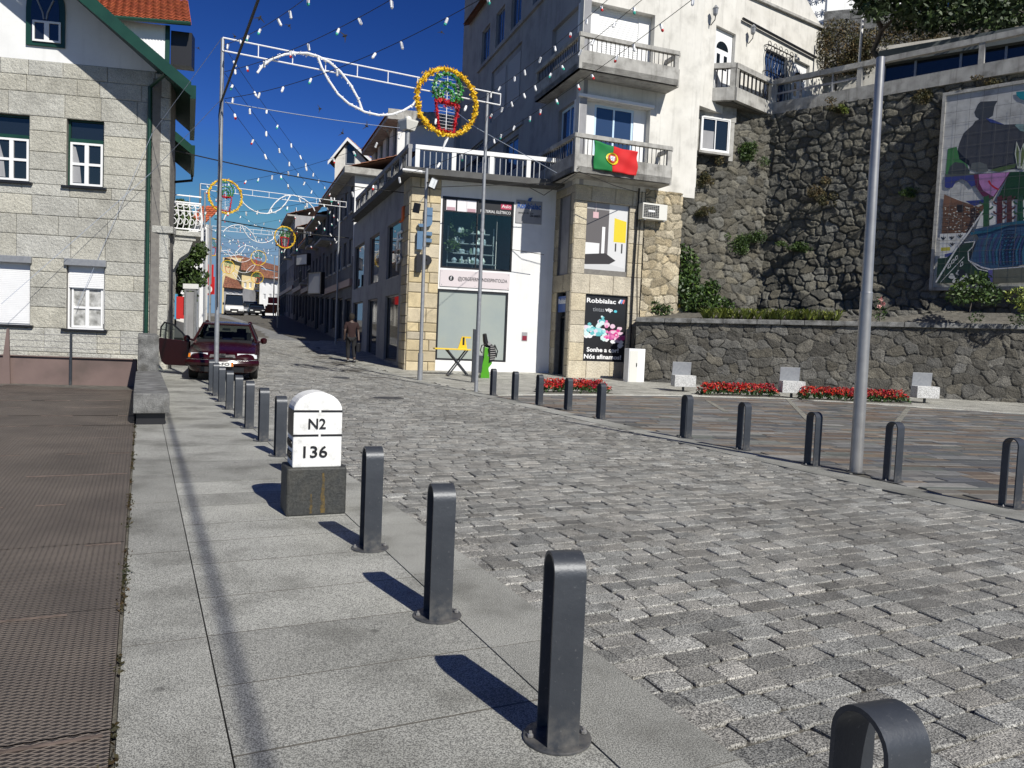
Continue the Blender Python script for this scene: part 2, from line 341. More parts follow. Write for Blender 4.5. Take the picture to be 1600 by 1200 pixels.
def blocks(mb, fr, u0, u1, z0, z1, holes, rng, ch=.42, cv=.18, lr=(.5, 1.3), d=0., th=.05, gap=.008, bev=.012, tone=(.8, 1.15), warm=.12, irr=0., ztop=None):
    "coursed stone blocks laid on a wall face"
    zs = [z0]; edges = sorted({h[k] for h in holes for k in (2, 3)} | {z1})
    while zs[-1] < z1-1e-3:
        nx = zs[-1]+ch*rng.uniform(1-cv, 1+cv)
        for e in edges:
            if zs[-1]+ch*.35 < e < nx+ch*.3: nx = e; break
        nx = min(nx, z1)
        if z1-nx < ch*.3: nx = z1
        zs.append(nx)
    for a, b in zip(zs, zs[1:]):
        m_ = (a+b)/2; free = [(u0, u1)]
        for h in holes:
            if h[2] < m_ < h[3]:
                nf = []
                for p, q in free:
                    if h[1] <= p or h[0] >= q: nf.append((p, q)); continue
                    if h[0] > p: nf.append((p, h[0]))
                    if h[1] < q: nf.append((h[1], q))
                free = nf
        for p, q in free:
            x = p
            while x < q-1e-3:
                y = x+rng.uniform(*lr)
                if q-y < lr[0]*.6: y = q
                zt = b
                if ztop: zt = min(b, ztop((x+y)/2))
                if zt-a > .05:
                    k = rng.uniform(*tone); w = rng.uniform(0, warm); col = (k*(1+w*.6), k, k*(1-w*1.6))
                    g = gap/2; B = bev; jit = lambda: rng.uniform(-irr, irr)
                    o = [(x+g, a+g), (y-g, a+g), (y-g, zt-g), (x+g, zt-g)]; dd = d+rng.uniform(-.004, .006)
                    i_ = [(x+g+B+abs(jit()), a+g+B+abs(jit())), (y-g-B-abs(jit()), a+g+B+abs(jit())), (y-g-B-abs(jit()), zt-g-B-abs(jit())), (x+g+B+abs(jit()), zt-g-B-abs(jit()))]
                    n = len(mb.v)
                    mb.v += [tuple(fr.P(u, dd, z)) for u, z in i_]+[tuple(fr.P(u, dd-B, z)) for u, z in o]+[tuple(fr.P(u, d-th, z)) for u, z in o]
                    mb.face((n, n+1, n+2, n+3), col)
                    for i in range(4):
                        j = (i+1) % 4; mb.face((n+4+i, n+4+j, n+j, n+i), col); mb.face((n+8+i, n+8+j, n+4+j, n+4+i), col)
                x = y
def frame_bars(mb, fr, h, d0, d1, fw, cols=2, rows=2, mull=None):
    u0, u1, z0, z1 = h; mw = mull or fw*.8
    mb.box(fr, u0, u0+fw, d0, d1, z0, z1); mb.box(fr, u1-fw, u1, d0, d1, z0, z1)
    mb.box(fr, u0+fw, u1-fw, d0, d1, z0, z0+fw); mb.box(fr, u0+fw, u1-fw, d0, d1, z1-fw, z1)
    for i in range(1, cols):
        x = u0+(u1-u0)*i/cols; mb.box(fr, x-mw/2, x+mw/2, d0+.003, d1-.003, z0+fw, z1-fw)
    for j in range(1, rows):
        z = z0+(z1-z0)*j/rows; mb.box(fr, u0+fw, u1-fw, d0+.006, d1-.006, z-mw/3, z+mw/3)
def window(parent, fr, h, inset=.12, fm='paint', gm='glass', cols=2, rows=2, fw=.06, name='window', label=None, dbase=0.):
    mb = MB(); frame_bars(mb, fr, h, dbase-inset-.05, dbase-inset, fw, cols, rows)
    o = mb.build(name, mt[fm], parent)
    if label: o['label'] = label
    mb = MB(); mb.box(fr, h[0]+fw*.5, h[1]-fw*.5, dbase-inset-.04, dbase-inset-.025, h[2]+fw*.5, h[3]-fw*.5); mb.build('pane', mt[gm], o)
    return o
def shutter(parent, fr, h, inset=.1, mat='shut', name='roller_shutter', dbase=0.):
    mb = MB(); mb.box(fr, h[0], h[1], dbase-inset-.04, dbase-inset, h[2], h[3]); return mb.build(name, mt[mat], parent)
def railing(mb, fr, u0, u1, zb, zt, d0, d1, n, bar=.025, curb=.12, top=.11, endw=.1):
    mb.box(fr, u0, u1, d0, d1, zb, zb+curb); mb.box(fr, u0, u1, d0, d1, zt-top, zt)
    mb.box(fr, u0, u0+endw, d0+.003, d1-.003, zb+curb, zt-top); mb.box(fr, u1-endw, u1, d0+.003, d1-.003, zb+curb, zt-top)
def bars(mb, fr, u0, u1, z0, z1, d, n, r=.012):
    for i in range(n):
        u = u0+(u1-u0)*(i+.5)/n; mb.box(fr, u-r, u+r, d-r, d+r, z0, z1)
def text(s, fr, h, d, matn, parent, name='lettering', loc=None, flip=False, ext=.004, bold=0, stretch=True):
    "lettering fitted into the rectangle h=(u0,u1,z0,z1) of a frame"
    cu = bpy.data.curves.new('t', 'FONT'); cu.body = s; cu.extrude = ext; cu.offset = bold; cu.resolution_u = 3
    to = bpy.data.objects.new('t', cu); C.objects.link(to); bpy.context.view_layer.update()
    me = bpy.data.meshes.new_from_object(to.evaluated_get(bpy.context.evaluated_depsgraph_get()))
    bpy.data.objects.remove(to)
    co = np.zeros(len(me.vertices)*3); me.vertices.foreach_get('co', co); co = co.reshape(-1, 3)
    mn, mx = co.min(0), co.max(0); W_, H_ = mx[0]-mn[0], mx[1]-mn[1]
    L = WL[parent.name] if parent is not None else Vector(loc)
    for v in me.vertices:
        a = (v.co.x-mn[0])/W_; b = (v.co.y-mn[1])/H_
        if flip: a = 1-a
        p = fr.P(h[0]+(h[1]-h[0])*a, d+v.co.z+ext, h[2]+(h[3]-h[2])*b) - L; v.co = p
    me.materials.clear(); me.materials.append(mt[matn] if isinstance(matn, str) else matn); me.name = name
    o = bpy.data.objects.new(name, me); C.objects.link(o); WL[o.name] = L
    if parent is not None: o.parent = parent
    return o
def curve_thing(name, pts, r, mat, label, cat, group=None, sag=0., n=24, nn=5):
    pts = [Vector(p) for p in pts]; out = []
    if len(pts) == 2:
        for i in range(n+1):
            t = i/n; p = pts[0].lerp(pts[1], t); p.z -= sag*4*t*(1-t); out.append(p)
    else: out = pts
    mb = MB(); mb.tube(out, r, nn); o = mb.build(name, mt[mat], None, loc=out[0], smooth=True); tg(o, label, cat, group); return o, out
def tiled_roof(mb, a, b, c_, d_, rows, colr, rng, amp=.04):
    "a-b eave, d-c ridge; wavy tile courses"
    a, b, c_, d_ = map(Vector, (a, b, c_, d_)); nrm = (b-a).cross(d_-a).normalized()
    if nrm.z < 0: nrm = -nrm
    nc = max(4, int((b-a).length/.22))
    for j in range(rows):
        t0, t1 = j/rows, (j+1)/rows
        for i in range(nc):
            s0, s1 = i/nc, (i+1)/nc; sm_ = (s0+s1)/2
            def P(s, t, h): return a.lerp(b, s).lerp(d_.lerp(c_, s), t)+nrm*h
            k = rng.uniform(.75, 1.2); col = (k, k*rng.uniform(.9, 1.05), k)
            mb.poly([P(s0, t0, .03), P(sm_, t0, .03+amp), P(sm_, t1, amp), P(s0, t1, 0)], col)
            mb.poly([P(sm_, t0, .03+amp), P(s1, t0, .03), P(s1, t1, 0), P(sm_, t1, amp)], col)
            mb.poly([P(s0, t0, .03), P(s1, t0, .03), P(sm_, t0, .03+amp)], (.3, .3, .3))
    mb.poly([a-nrm*.05, b-nrm*.05, c_-nrm*.05, d_-nrm*.05], (.5, .5, .5))
# ------------------------------------------------------------------ ground
EN, EE = Vector((.9, .436, 0)), Vector((-.436, .9, 0)); SANG = math.atan2(.436, .9)
def pt(s, t): v = EN*s+EE*t; return Vector((v.x, v.y, 0))
def inpoly(x, y, P):
    c = False; j = len(P)-1
    for i in range(len(P)):
        if (P[i][1] > y) != (P[j][1] > y) and x < (P[j][0]-P[i][0])*(y-P[i][1])/(P[j][1]-P[i][1])+P[i][0]: c = not c
        j = i
    return c
def ground_sheet():
    mb = MB(); xs = [-160, -110, -80, -60]+[-45+1.25*i for i in range(64)]+[45, 70, 120]; ys = [-40, -20, -8, 0, 6, 13]+[14+1.25*i for i in range(70)]+[110, 140, 200, 320]
    for y in ys:
        for x in xs: mb.v.append((x, y, gz(x, y)-.015-(.007 if y > 40 else 0)))
    n = len(xs)
    for j in range(len(ys)-1):
        for i in range(n-1): mb.face((j*n+i, j*n+i+1, (j+1)*n+i+1, (j+1)*n+i))
    mb.build('ground', mt['earth'], kind='structure', smooth=True)
ground_sheet()
def tiles(name, poly, ang, rh, lr, gap, lift, rng, colf, mat, bev=.006, wob=0., tilt=0., excl=None, rv=.0, cut=0):
    mb = MB(); ca, sa = math.cos(ang), math.sin(ang)
    Q = [(p[0]*ca+p[1]*sa, -p[0]*sa+p[1]*ca) for p in poly]
    a0, a1 = min(q[0] for q in Q), max(q[0] for q in Q); b0, b1 = min(q[1] for q in Q), max(q[1] for q in Q)
    b = b0; row = 0
    while b < b1:
        h = rh*rng.uniform(1-rv, 1+rv); a = a0-rng.uniform(0, lr[1])
        while a < a1:
            l = rng.uniform(*lr); cx, cy = a+l/2, b+h/2; X, Y = cx*ca-cy*sa, cx*sa+cy*ca
            if inpoly(X, Y, poly) and not (excl and excl(X, Y)):
                g = gap/2; w = lambda: rng.uniform(-wob, wob)
                o = [(a+g+w(), b+g+w()), (a+l-g+w(), b+g+w()), (a+l-g+w(), b+h-g+w()), (a+g+w(), b+h-g+w())]
                if cut:
                    o2 = []
                    for k in range(4):
                        p, q, r2 = o[k], o[k-1], o[(k+1) % 4]; c_ = rng.uniform(.4, 1.)*cut
                        for t_ in (q, r2): L_ = math.hypot(t_[0]-p[0], t_[1]-p[1]); o2.append((p[0]+(t_[0]-p[0])*c_/L_, p[1]+(t_[1]-p[1])*c_/L_))
                    o = o2
                m_ = len(o); bb_ = [bev*rng.uniform(.7, 1.8) for _ in o]
                i_ = [(cx+(q[0]-cx)*(1-e*2/l), cy+(q[1]-cy)*(1-e*2/h)) for q, e in zip(o, bb_)]
                dz = rng.uniform(-tilt, tilt); tx, ty = rng.uniform(-tilt, tilt)*2/l, rng.uniform(-tilt, tilt)*2/h
                n = len(mb.v)
                wz = lambda q: gz(q[0]*ca-q[1]*sa, q[0]*sa+q[1]*ca)
                for q in i_: mb.v.append((q[0]*ca-q[1]*sa, q[0]*sa+q[1]*ca, wz(q)+lift+dz+(q[0]-cx)*tx+(q[1]-cy)*ty))
                for q in o: mb.v.append((q[0]*ca-q[1]*sa, q[0]*sa+q[1]*ca, wz(q)+lift+dz-bev*1.2+(q[0]-cx)*tx+(q[1]-cy)*ty))
                for q in o: mb.v.append((q[0]*ca-q[1]*sa, q[0]*sa+q[1]*ca, wz(q)-.03))
                col = colf(rng, X, Y); mb.face(range(n, n+m_), col)
                for k in range(m_):
                    j = (k+1) % m_; mb.face((n+m_+k, n+m_+j, n+j, n+k), col); mb.face((n+2*m_+k, n+2*m_+j, n+m_+j, n+m_+k), col)
            a += l
        b += h; row += 1
    return mb.build(name, mat, kind='structure', attr=True)
rg = random.Random(7)
def cs(r, X, Y):
    k = r.choice((1.2, 1.1, 1., .95, .85, .70)) * r.uniform(.85, 1.1); w = r.uniform(-.015, .025); return (k*(1+w), k, k*(1-w))
sin_ = lambda t: 7.0 if t < 5 else (7.0+.25*(t-5)/7 if t < 12 else (7.25+.25*(t-12)/6 if t < 18 else 7.5))
TS = [-4, 0, 5, 8, 12, 15, 18, 24, 32, 45]
road = [pt(1.76, -3)]+[pt(sin_(t)+.03, t) for t in TS]+[pt(1.76, 45)]
tiles('road', [(p.x, p.y) for p in road], SANG, .145, (.16, .28), .009, 0., rg, cs, mt['sett'], bev=.005, wob=.008, tilt=.0032, rv=.14, cut=.017)
mb = MB()   # far road, uphill to the crest
for j in range(24):
    t0, t1 = 44.9+j*3, 47.9+j*3
    q = [pt(1.5, t0), pt(8.2, t0), pt(8.2, t1), pt(1.5, t1)]; mb.poly([(p.x, p.y, gz(p.x, p.y)-.004) for p in q])
mb.build('far_road', pm('far_setts', (.24, .24, .24), (.16, .16, .16), 2.5, rough=.8, bump=.8, bscale=9, speck=.3, sscale=14), kind='structure')
cw = lambda r, X, Y: (lambda k: (k, k, k*.99))(r.uniform(.88, 1.1))
def strip(name, s0, s1, t0, t1, ln, sub=1, **k):
    P = [pt(s0, t0), pt(s1, t0), pt(s1, t1), pt(s0, t1)]
    return P
def lane(name, sa_, sb_, t0, t1, lr, lift=.004, gap=.006, mat='slab', z=0.):
    "row of slabs between two lateral positions (functions of t)"
    mb = MB(); mj = MB(); t = t0
    while t < t1:
        l = rg.uniform(*lr); g = gap/2; tb = min(t+l, t1); k = rg.uniform(.80, 1.16); n = max(1, int((tb-t)/1.5))
        for i in range(n):
            ta, tc = t+(tb-t)*i/n+(g if i == 0 else 0), t+(tb-t)*(i+1)/n-(g if i == n-1 else 0)
            h_ = .002; q = [pt(sa_(ta)+h_, ta), pt(sb_(ta)-h_, ta), pt(sb_(tc)-h_, tc), pt(sa_(tc)+h_, tc)]
            dz = rg.uniform(-.001, .001)
            mb.hexa([(p.x, p.y, gz(p.x, p.y)-.03) for p in q]+[(p.x, p.y, gz(p.x, p.y)+lift+dz) for p in q], (k, k, k*.99))
        w_ = rg.uniform(.003, .006); q = [pt(sa_(tb)+.002, tb-w_), pt(sb_(tb)-.002, tb-w_), pt(sb_(tb)-.002, tb+w_), pt(sa_(tb)+.002, tb+w_)]; mj.poly([(p.x, p.y, gz(p.x, p.y)+lift-.0005) for p in q])
        t = tb
    mj.build(name+'_joints', mt['jdirt'], kind='structure')
    return mb.build(name, mt[mat], kind='structure', attr=True)
lane('pavement_edge_strip', lambda t: -.06, lambda t: .285, -3, 19.0, (1.0, 1.5), .004, .010)
lane('pavement', lambda t: .2875, lambda t: 1.442, -3, 60, (.46, .62), .003, .010)
lane('kerb', lambda t: 1.444, lambda t: 1.87+.03*math.sin(t*5), -3, 60, (.9, 1.2), .005)
lane('plaza_kerb', lambda t: sin_(t), lambda t: sin_(t)+.43, -3, 45, (.9, 1.3), .005, .005)
# metal deck
mb = MB(); rr = random.Random(8); t_ = -2.2
while t_ < 18.8:
    tb_ = min(t_+1.27, 18.9); s_ = -.075
    for s1_ in (-2.6, -5.1, -7.6, -10.1, -15):
        e_ = [.014+rr.uniform(-.004, .004) for _ in range(4)]; off_ = 2.7*s1_/-15 if tb_ > 18.8 else 0
        mb.poly([(s1_+.004, t_+.003, e_[0]), (s_-.002, t_+.003, e_[1]), (s_-.002, tb_-.003, e_[2]), (s1_+.004, tb_-.003+off_, e_[3])]); s_ = s1_
    t_ += 1.27
mb.poly([(-.075, -3, .014), (-.075, -3, -.02), (-.075, 18.9, -.02), (-.075, 18.9, .014)])
dk = mb.build('metal_deck', mt['deck'], kind='structure'); dk.rotation_euler = (0, 0, SANG)
mb = MB(); frS = Fr((0, 0), (.9, .436)); rr = random.Random(3)
for k in range(15):
    t = 1.6+k*1.27
    for i in range(60):
        if rr.random() < .6:
            s = -.1-i*.2; a, b, w = s-.2, s, rr.uniform(.003, .007)
            q = [pt(a, t-w-.03), pt(b, t-w-.03), pt(b, t+w-.03), pt(a, t+w-.03)]; mb.hexa([(p.x, p.y, .012) for p in q]+[(p.x, p.y, .019) for p in q])
mb.build('deck_weld_seams', mt['seam'], kind='structure')
# moss in the joint between deck and pavement
mb = MB()
for i in range(2600):
    t = rr.uniform(.5, 18)
    p = pt(-.068+rr.gauss(0, .012), t)
    if math.sin(t*3.1)+math.sin(t*7.7) > -.2: mb.leaves((p.x, p.y, .008), (.008, .008, .01), 1, .012, rr, [(.6, .45, .2), (.3, .3, .1), (.5, .5, .3)])
mb.build('joint_moss', mt['brownleaf'], kind='stuff', attr=True, loc=(0, 0, 0), tag=('moss and grit filling the joint between metal deck and granite strip', 'moss'))
# plaza in slate and the pale pavement behind it
bord = [G(775, 618), G(846, 617), G(1050, 618), G(1236, 623), G(1600, 647)]
plz = [pt(sin_(t)+.43, t) for t in (-3, 5, 8, 12, 15, 17.6)]+bord[1:]+[Vector((19, 19.5, 0)), Vector((20, 2, 0))]
plz = [(p.x, p.y) for p in plz]
def csl(r, X, Y):
    c = r.choice([(.18, .14, .11), (.24, .225, .20), (.17, .17, .165), (.13, .135, .135), (.11, .115, .125), (.15, .16, .145), (.10, .105, .11), (.19, .16, .13), (.19, .155, .12), (.15, .145, .14), (.20, .20, .19), (.21, .165, .12), (.13, .135, .14), (.17, .13, .105), (.24, .235, .22), (.17, .165, .15), (.17, .13, .10)])
    k = r.uniform(.75, 1.3); return tuple(q*k for q in c)
tiles('plaza_slate', plz, math.radians(8), .21, (.3, .95), .007, .001, rg, csl, mt['slate'], bev=.003, wob=.004, tilt=.0016, rv=.4)
side = [pt(sin_(18)+.44, 17.6)]+bord[1:]+[Vector((19, 19.5, 0)), Vector((22, 30, 0)), Vector((10, 36, 0)), pt(10.5, 45), pt(7.94, 45)]
side = [(p.x, p.y) for p in side]
tiles('far_pavement', side, math.radians(14), .58, (.75, .9), .006, .002, rg, lambda r, X, Y: (lambda k: (k*1.0, k*.985, k*.955))(r.uniform(1.05, 1.25)), mt['slab'], bev=.003, tilt=.0008)
mb = MB()
bb = bord+[Vector((19, 19.5, 0))]
for a, b in zip(bb, bb[1:]):
    d = (b-a).normalized(); n = Vector((-d.y, d.x, 0))*.09
    q = [a-n, b-n, b+n, a+n]; mb.hexa([(p.x, p.y, gz(p.x, p.y)-.03) for p in q]+[(p.x, p.y, gz(p.x, p.y)+.012) for p in q], (1.9, 1.9, 1.85))
for a, b in (((1105, 626), (1135, 644)), ((1231, 624), (1268, 662)), ((1420, 637), (1400, 662))):
    a, b = G(*a), G(*b); d = (b-a).normalized(); n = Vector((-d.y, d.x, 0))*.06
    q = [a-n, b-n, b+n, a+n]; mb.hexa([(p.x, p.y, -.03) for p in q]+[(p.x, p.y, .008) for p in q], (.75, .73, .68))
mb.build('plaza_border', mt['slab'], kind='structure', attr=True)
# manhole covers
for i, (x, y, lb) in enumerate(((607, 622, 'round iron manhole cover in the setts beside the milestone top'), (528, 590, 'round iron manhole cover in the setts farther up the road near the car'))):
    p = G(x, y); mb = MB(); mb.lathe(p+Vector((0, 0, -.02)), [(.34, 0), (.34, .026), (.31, .028)], 24)
    for k in range(-4, 5):
        w = math.sqrt(max(0, .28**2-(k*.06)**2)); mb.bx(p+Vector((0, k*.06, .011)), (w*2, .022, .006))
    mb.build('manhole_cover', mt['iron'], loc=p, tag=(lb, 'manhole cover'))
# ------------------------------------------------------------------ bollards
def bollard_mesh(root, U=.155, Bw=.112, Hh=.675, T=.012):
    R = U/2; prof = []
    for z in (.01, .2, .4, Hh-R): prof.append((-R, z))
    for k in range(1, 12):
        w = math.pi*k/12; prof.append((-R*math.cos(w), Hh-R+R*math.sin(w)))
    for z in (Hh-R, .4, .2, .01): prof.append((R, z))
    mb = MB(); n = len(prof)
    inn = []
    for (x, z) in prof:
        if z > Hh-R+1e-6: l = math.hypot(x, z-(Hh-R)); inn.append((x*(l-T)/l, (Hh-R)+(z-(Hh-R))*(l-T)/l))
        else: inn.append((x-math.copysign(T, x), z))
    for k in range(n-1):
        a, b, c_, d_ = prof[k], prof[k+1], inn[k+1], inn[k]
        # local axes: U profile along -y (broad faces look along +-y), band width along x
        q = [(-Bw/2, a[0], a[1]), (Bw/2, a[0], a[1]), (Bw/2, b[0], b[1]), (-Bw/2, b[0], b[1])]
        r = [(-Bw/2, d_[0], d_[1]), (Bw/2, d_[0], d_[1]), (Bw/2, c_[0], c_[1]), (-Bw/2, c_[0], c_[1])]
        mb.poly(q[::-1]); mb.poly(r); mb.poly([q[0], q[3], r[3], r[0]]); mb.poly([q[1], r[1], r[2], q[2]])
    mb.build('band', mt['iron'], root, smooth=True)
    mb = MB(); mb.lathe((0, 0, .004), [(.122, 0), (.122, .006), (.119, .008)], 28)
    bp_ = mb.build('base_plate', mt['iron'], root)
    for sx in (-1, 1):
        mb = MB(); mb.lathe((sx*.098, 0, .014), [(.011, 0), (.011, .009), (.006, .011), (.006, .02)], 6); mb.build('bolt', mt['steel'], root)
proto = thing('bollard', 'x', 'bollard', (0, 0, 0), 'steel loop bollards along the pavement'); bollard_mesh(proto)
LB = [((870, 1160), 12, 'tall dark grey loop bollard beside the setts at bottom centre of the photo'),
 ((683, 965), 18, 'dark grey loop bollard between the tall bottom centre one and the milestone'),
 ((578, 858), 22, 'dark grey loop bollard just to the right of the white milestone'),
 ((437, 713), 26, 'dark grey loop bollard seen directly to the left of the milestone top'),
 ((411, 689), 26, 'dark grey loop bollard second to the left of the milestone'),
 ((389, 669), 26, 'dark grey loop bollard third to the left of the milestone'),
 ((372, 653), 26, 'dark grey loop bollard fourth to the left of the milestone'),
 ((358, 640), 26, 'dark grey loop bollard, fifth left of the milestone'),
 ((346, 628), 26, 'dark grey loop bollard in front of the maroon car number plate'),
 ((337, 619), 26, 'dark grey loop bollard second from the far end of the left row'),
 ((330, 611), 26, 'loop bollard at the far end of the left row by the car')]
RB = [((1577, 793), 'dark loop bollard at the right picture edge with its opening seen through'),
 ((1393, 753), 'dark loop bollard just to the right of the thick steel pole'),
 ((1268, 728), 'black looking loop bollard just to the left of the thick steel pole'),
 ((1160, 703), 'dark loop bollard, second to the left of the thick steel pole'),
 ((1071, 685), 'dark loop bollard below the leftmost granite seat'),
 ((938, 655), 'dark loop bollard in front of the right end of the small flower bed'),
 ((887, 641), 'dark loop bollard in front of the middle of the small flower bed'),
 ((842, 633), 'dark loop bollard just left of the small red flower bed'),
 ((804, 625), 'dark loop bollard second to the right of the arch pole by the shop'),
 ((770, 618), 'dark loop bollard next to the arch pole and the green machine')]
first = True
def put(p, deg, lab):
    global first
    p = Vector((p.x, p.y, gz(p.x, p.y)))
    if first: proto.location = p; proto.rotation_euler = (0, 0, math.radians(deg)); proto['label'] = lab; first = False
    else: newcopy(proto, p, math.radians(deg), lab)
p = at(1372, 1190, 1.56); put(Vector((p.x, p.y, 0)), 20, 'nearest loop bollard with only its arched top showing at the bottom edge')
for (x, y), a, l in LB: put(G(x, y), a, l)
p = G(578, 858).lerp(G(437, 713), 2/3); put(p, 24, 'loop bollard hidden right behind the white milestone')
for (x, y), l in RB: put(G(x, y), 26, l)
# ------------------------------------------------------------------ milestone
p = G(494, 806); ms = thing('milestone', 'white round topped kilometre stone N2 136 on a black painted base', 'milestone', p)
a = math.radians(24); fm = Fr((p.x, p.y), (math.cos(a), math.sin(a)))
mb = MB(); mb.box(fm, -.225, .225, -.33, 0, 0, .37); b_ = mb.build('plinth', mt['mbase'], ms, bevel=.015)
def arch(u, z0, zs, n=14, sx=1.): return [(-u, z0)]+[(u, z0)]+[(u*math.cos(math.pi*k/n), zs+(.145)*math.sin(math.pi*k/n)) for k in range(n+1)]
mb = MB(); mb.ext(fm, arch(.183, .37, .80), -.30, -.025); mb.build('stone_body', mt['mstone'], ms, bevel=.008)
mb = MB()
for z in (.615, .80):
    mb = MB(); mb.box(fm, -.183, .005, -.0245, -.0225, z-.008, z+.008); mb.build('dividing_line', mt['black'], ms)
    mb = MB(); mb.box(fm, .022, .183, -.0245, -.0225, z-.008, z+.008); mb.build('dividing_line', mt['black'], ms)
mb = MB(); mb.box(fm, -.1855, -.183, -.3, -.025, .607, .808); mb.build('side_band', mt['black'], ms)
text('N2', fm, (-.072, .058, .665, .745), -.025, 'black', ms, 'road_number', bold=.012)
text('136', fm, (-.105, .075, .445, .535), -.025, 'black', ms, 'kilometre_number', bold=.012)
fs = Fr((fm.P(-.183, 0, 0).x, fm.P(-.183, 0, 0).y), (-fm.n.x, -fm.n.y))
text('CASTRO', fs, (.05, .28, .515, .575), .0, 'black', ms, 'place_name', bold=.01, flip=True) if fs.n.dot(-fm.d) > 0 else None
text('DAIRE', fs, (.06, .27, .425, .485), .0, 'black', ms, 'place_name', bold=.01, flip=True)
rr = random.Random(5)
for u, w, za, zb_ in ((.047, .017, .02, .33), (-.042, .012, .02, .17)):
    mb = MB(); L1, L2 = [], []
    for k in range(12): z = za+(zb_-za)*k/11; q = w*(1-.5*(k/11)**2); L1.append((u-q*rr.uniform(.5, 1.2), z)); L2.append((u+q*rr.uniform(.5, 1.2), z))
    for k in range(11): mb.poly([fm.P(*(L1[k][0], .0012, L1[k][1])), fm.P(L2[k][0], .0012, L2[k][1]), fm.P(L2[k+1][0], .0012, L2[k+1][1]), fm.P(L1[k+1][0], .0012, L1[k+1][1])])
    mb.build('rust_stain', mt['rstain'], ms)
# ------------------------------------------------------------------ steel pole on the plaza, seats, flower beds
def pole(name, base, h, r0, r1, mat, label, cat='pole', group=None, top=None, parent=None):
    mb = MB(); b = Vector(base); mb.tube([b, b+Vector((0, 0, h*.5)), b+Vector((0, 0, h))] if top is None else [b, top], [r0, (r0+r1)/2, r1] if top is None else [r0, r1], 20)
    return mb.build(name, mt[mat], parent, loc=None if parent else b, smooth=True, tag=None if parent else (label, cat, group))
b = G(1337, 738); th = thing('flagpole', 'thick brushed steel pole rising from the slate plaza', 'pole', b)
top = at(1376, 90, b.y)
mb = MB(); mb.tube([b, b.lerp(top, .44)], [.073, .068], 24); mb.tube([b.lerp(top, .4402), top], [.062, .047], 24); mb.build('shaft', mt['steel'], th, smooth=True)
mb = MB(); mb.tube([b.lerp(top, .4385), b.lerp(top, .4425)], [.071, .069], 24); mb.build('joint_collar', mt['steel'], th, smooth=True)
mb = MB(); mb.lathe(b, [(.11, 0), (.11, .012)], 24); mb.build('base_plate', mt['iron'], th)
seats = [((1067, 612), 'granite block seat with steel back panel, leftmost, beside the grey cabinet'), ((1236, 622), 'granite block seat with steel back panel standing between two red flower beds'), ((1444, 630), 'granite block seat with steel back panel to the right of the thick steel pole')]
sp_ = None
for (x, y), lb in seats:
    p = G(x, y)
    if sp_ is None:
        sp_ = thing('granite_seat', lb, 'seat', (0, 0, 0), 'granite seats with steel backs on the plaza')
        mb = MB(); mb.bx((0, 0, .34), (.68, .42, .36)); mb.build('seat_block', mt['seatstone'], sp_, bevel=.01, attr=True)
        mb = MB(); mb.bx((-.02, .19, .72), (.60, .02, .42), rx=.08); mb.build('back_panel', mt['galv'], sp_, bevel=.004)
        mb = MB(); mb.tube([(0, 0, -.01), (0, 0, .17)], .04, 12); mb.build('foot', mt['iron'], sp_)
        sp_.location = p; sp_.rotation_euler = (0, 0, .08)
    else: newcopy(sp_, p, (0, .02)[x > 1300]-.03, lb)
rf = random.Random(11)
reds = [(.55, .01, .01), (.62, .05, .01), (.42, .005, .02), (.60, .02, .05), (.30, .003, .02), (.65, .09, .02)]
def bed(a, b, lab, w=.6, h=.37):
    a, b = G(*a), G(*b); d = (b-a); L_ = d.length; d.normalize(); n = Vector((-d.y, d.x, 0))
    t = thing('flower_bed', lab, 'flower bed', a, 'beds of red flowers along the wall'); mf, ml, ms_ = MB(), MB(), MB()
    for i in range(int(L_*420)):
        u, v = rf.uniform(.05, L_-.05), rf.uniform(0, w); z = h*(.55+.45*math.sin(math.pi*min(1, max(0, v/w))))*rf.uniform(.75, 1.1)*(1 if .15 < u < L_-.15 else .7)
        q = a+d*u+n*v; c = rf.choice(reds[:3]) if math.sin(u*2.1) > 0 else rf.choice(reds[2:])
        z0 = gz(q.x, q.y)
        if rf.random() < .6: mf.leaves((q.x, q.y, z0+z), (.03, .03, .025), 3, .035, rf, [c, tuple(k*.7 for k in c)])
        else: ml.leaves((q.x, q.y, z0+z*rf.uniform(.3, .85)), (.05, .05, .04), 3, .05, rf, [(1, 1, 1), (.6, .8, .6)])
    q = [a, b, b+n*w, a+n*w]; ms_.hexa([(p.x, p.y, gz(p.x, p.y)-.02) for p in q]+[(p.x, p.y, gz(p.x, p.y)+.03) for p in q])
    mf.build('blossoms', mt['petal'], t, attr=True); ml.build('foliage', mt['leaf'], t, attr=True); ms_.build('soil', mt['earth'], t)
bed((850, 615), (958, 616), 'short bed of red flowers in front of the paint shop corner')
bed((1097, 618), (1222, 622), 'bed of red flowers between the left and the middle granite seat')
bed((1253, 625), (1425, 632), 'long bed of red flowers behind the thick steel pole')
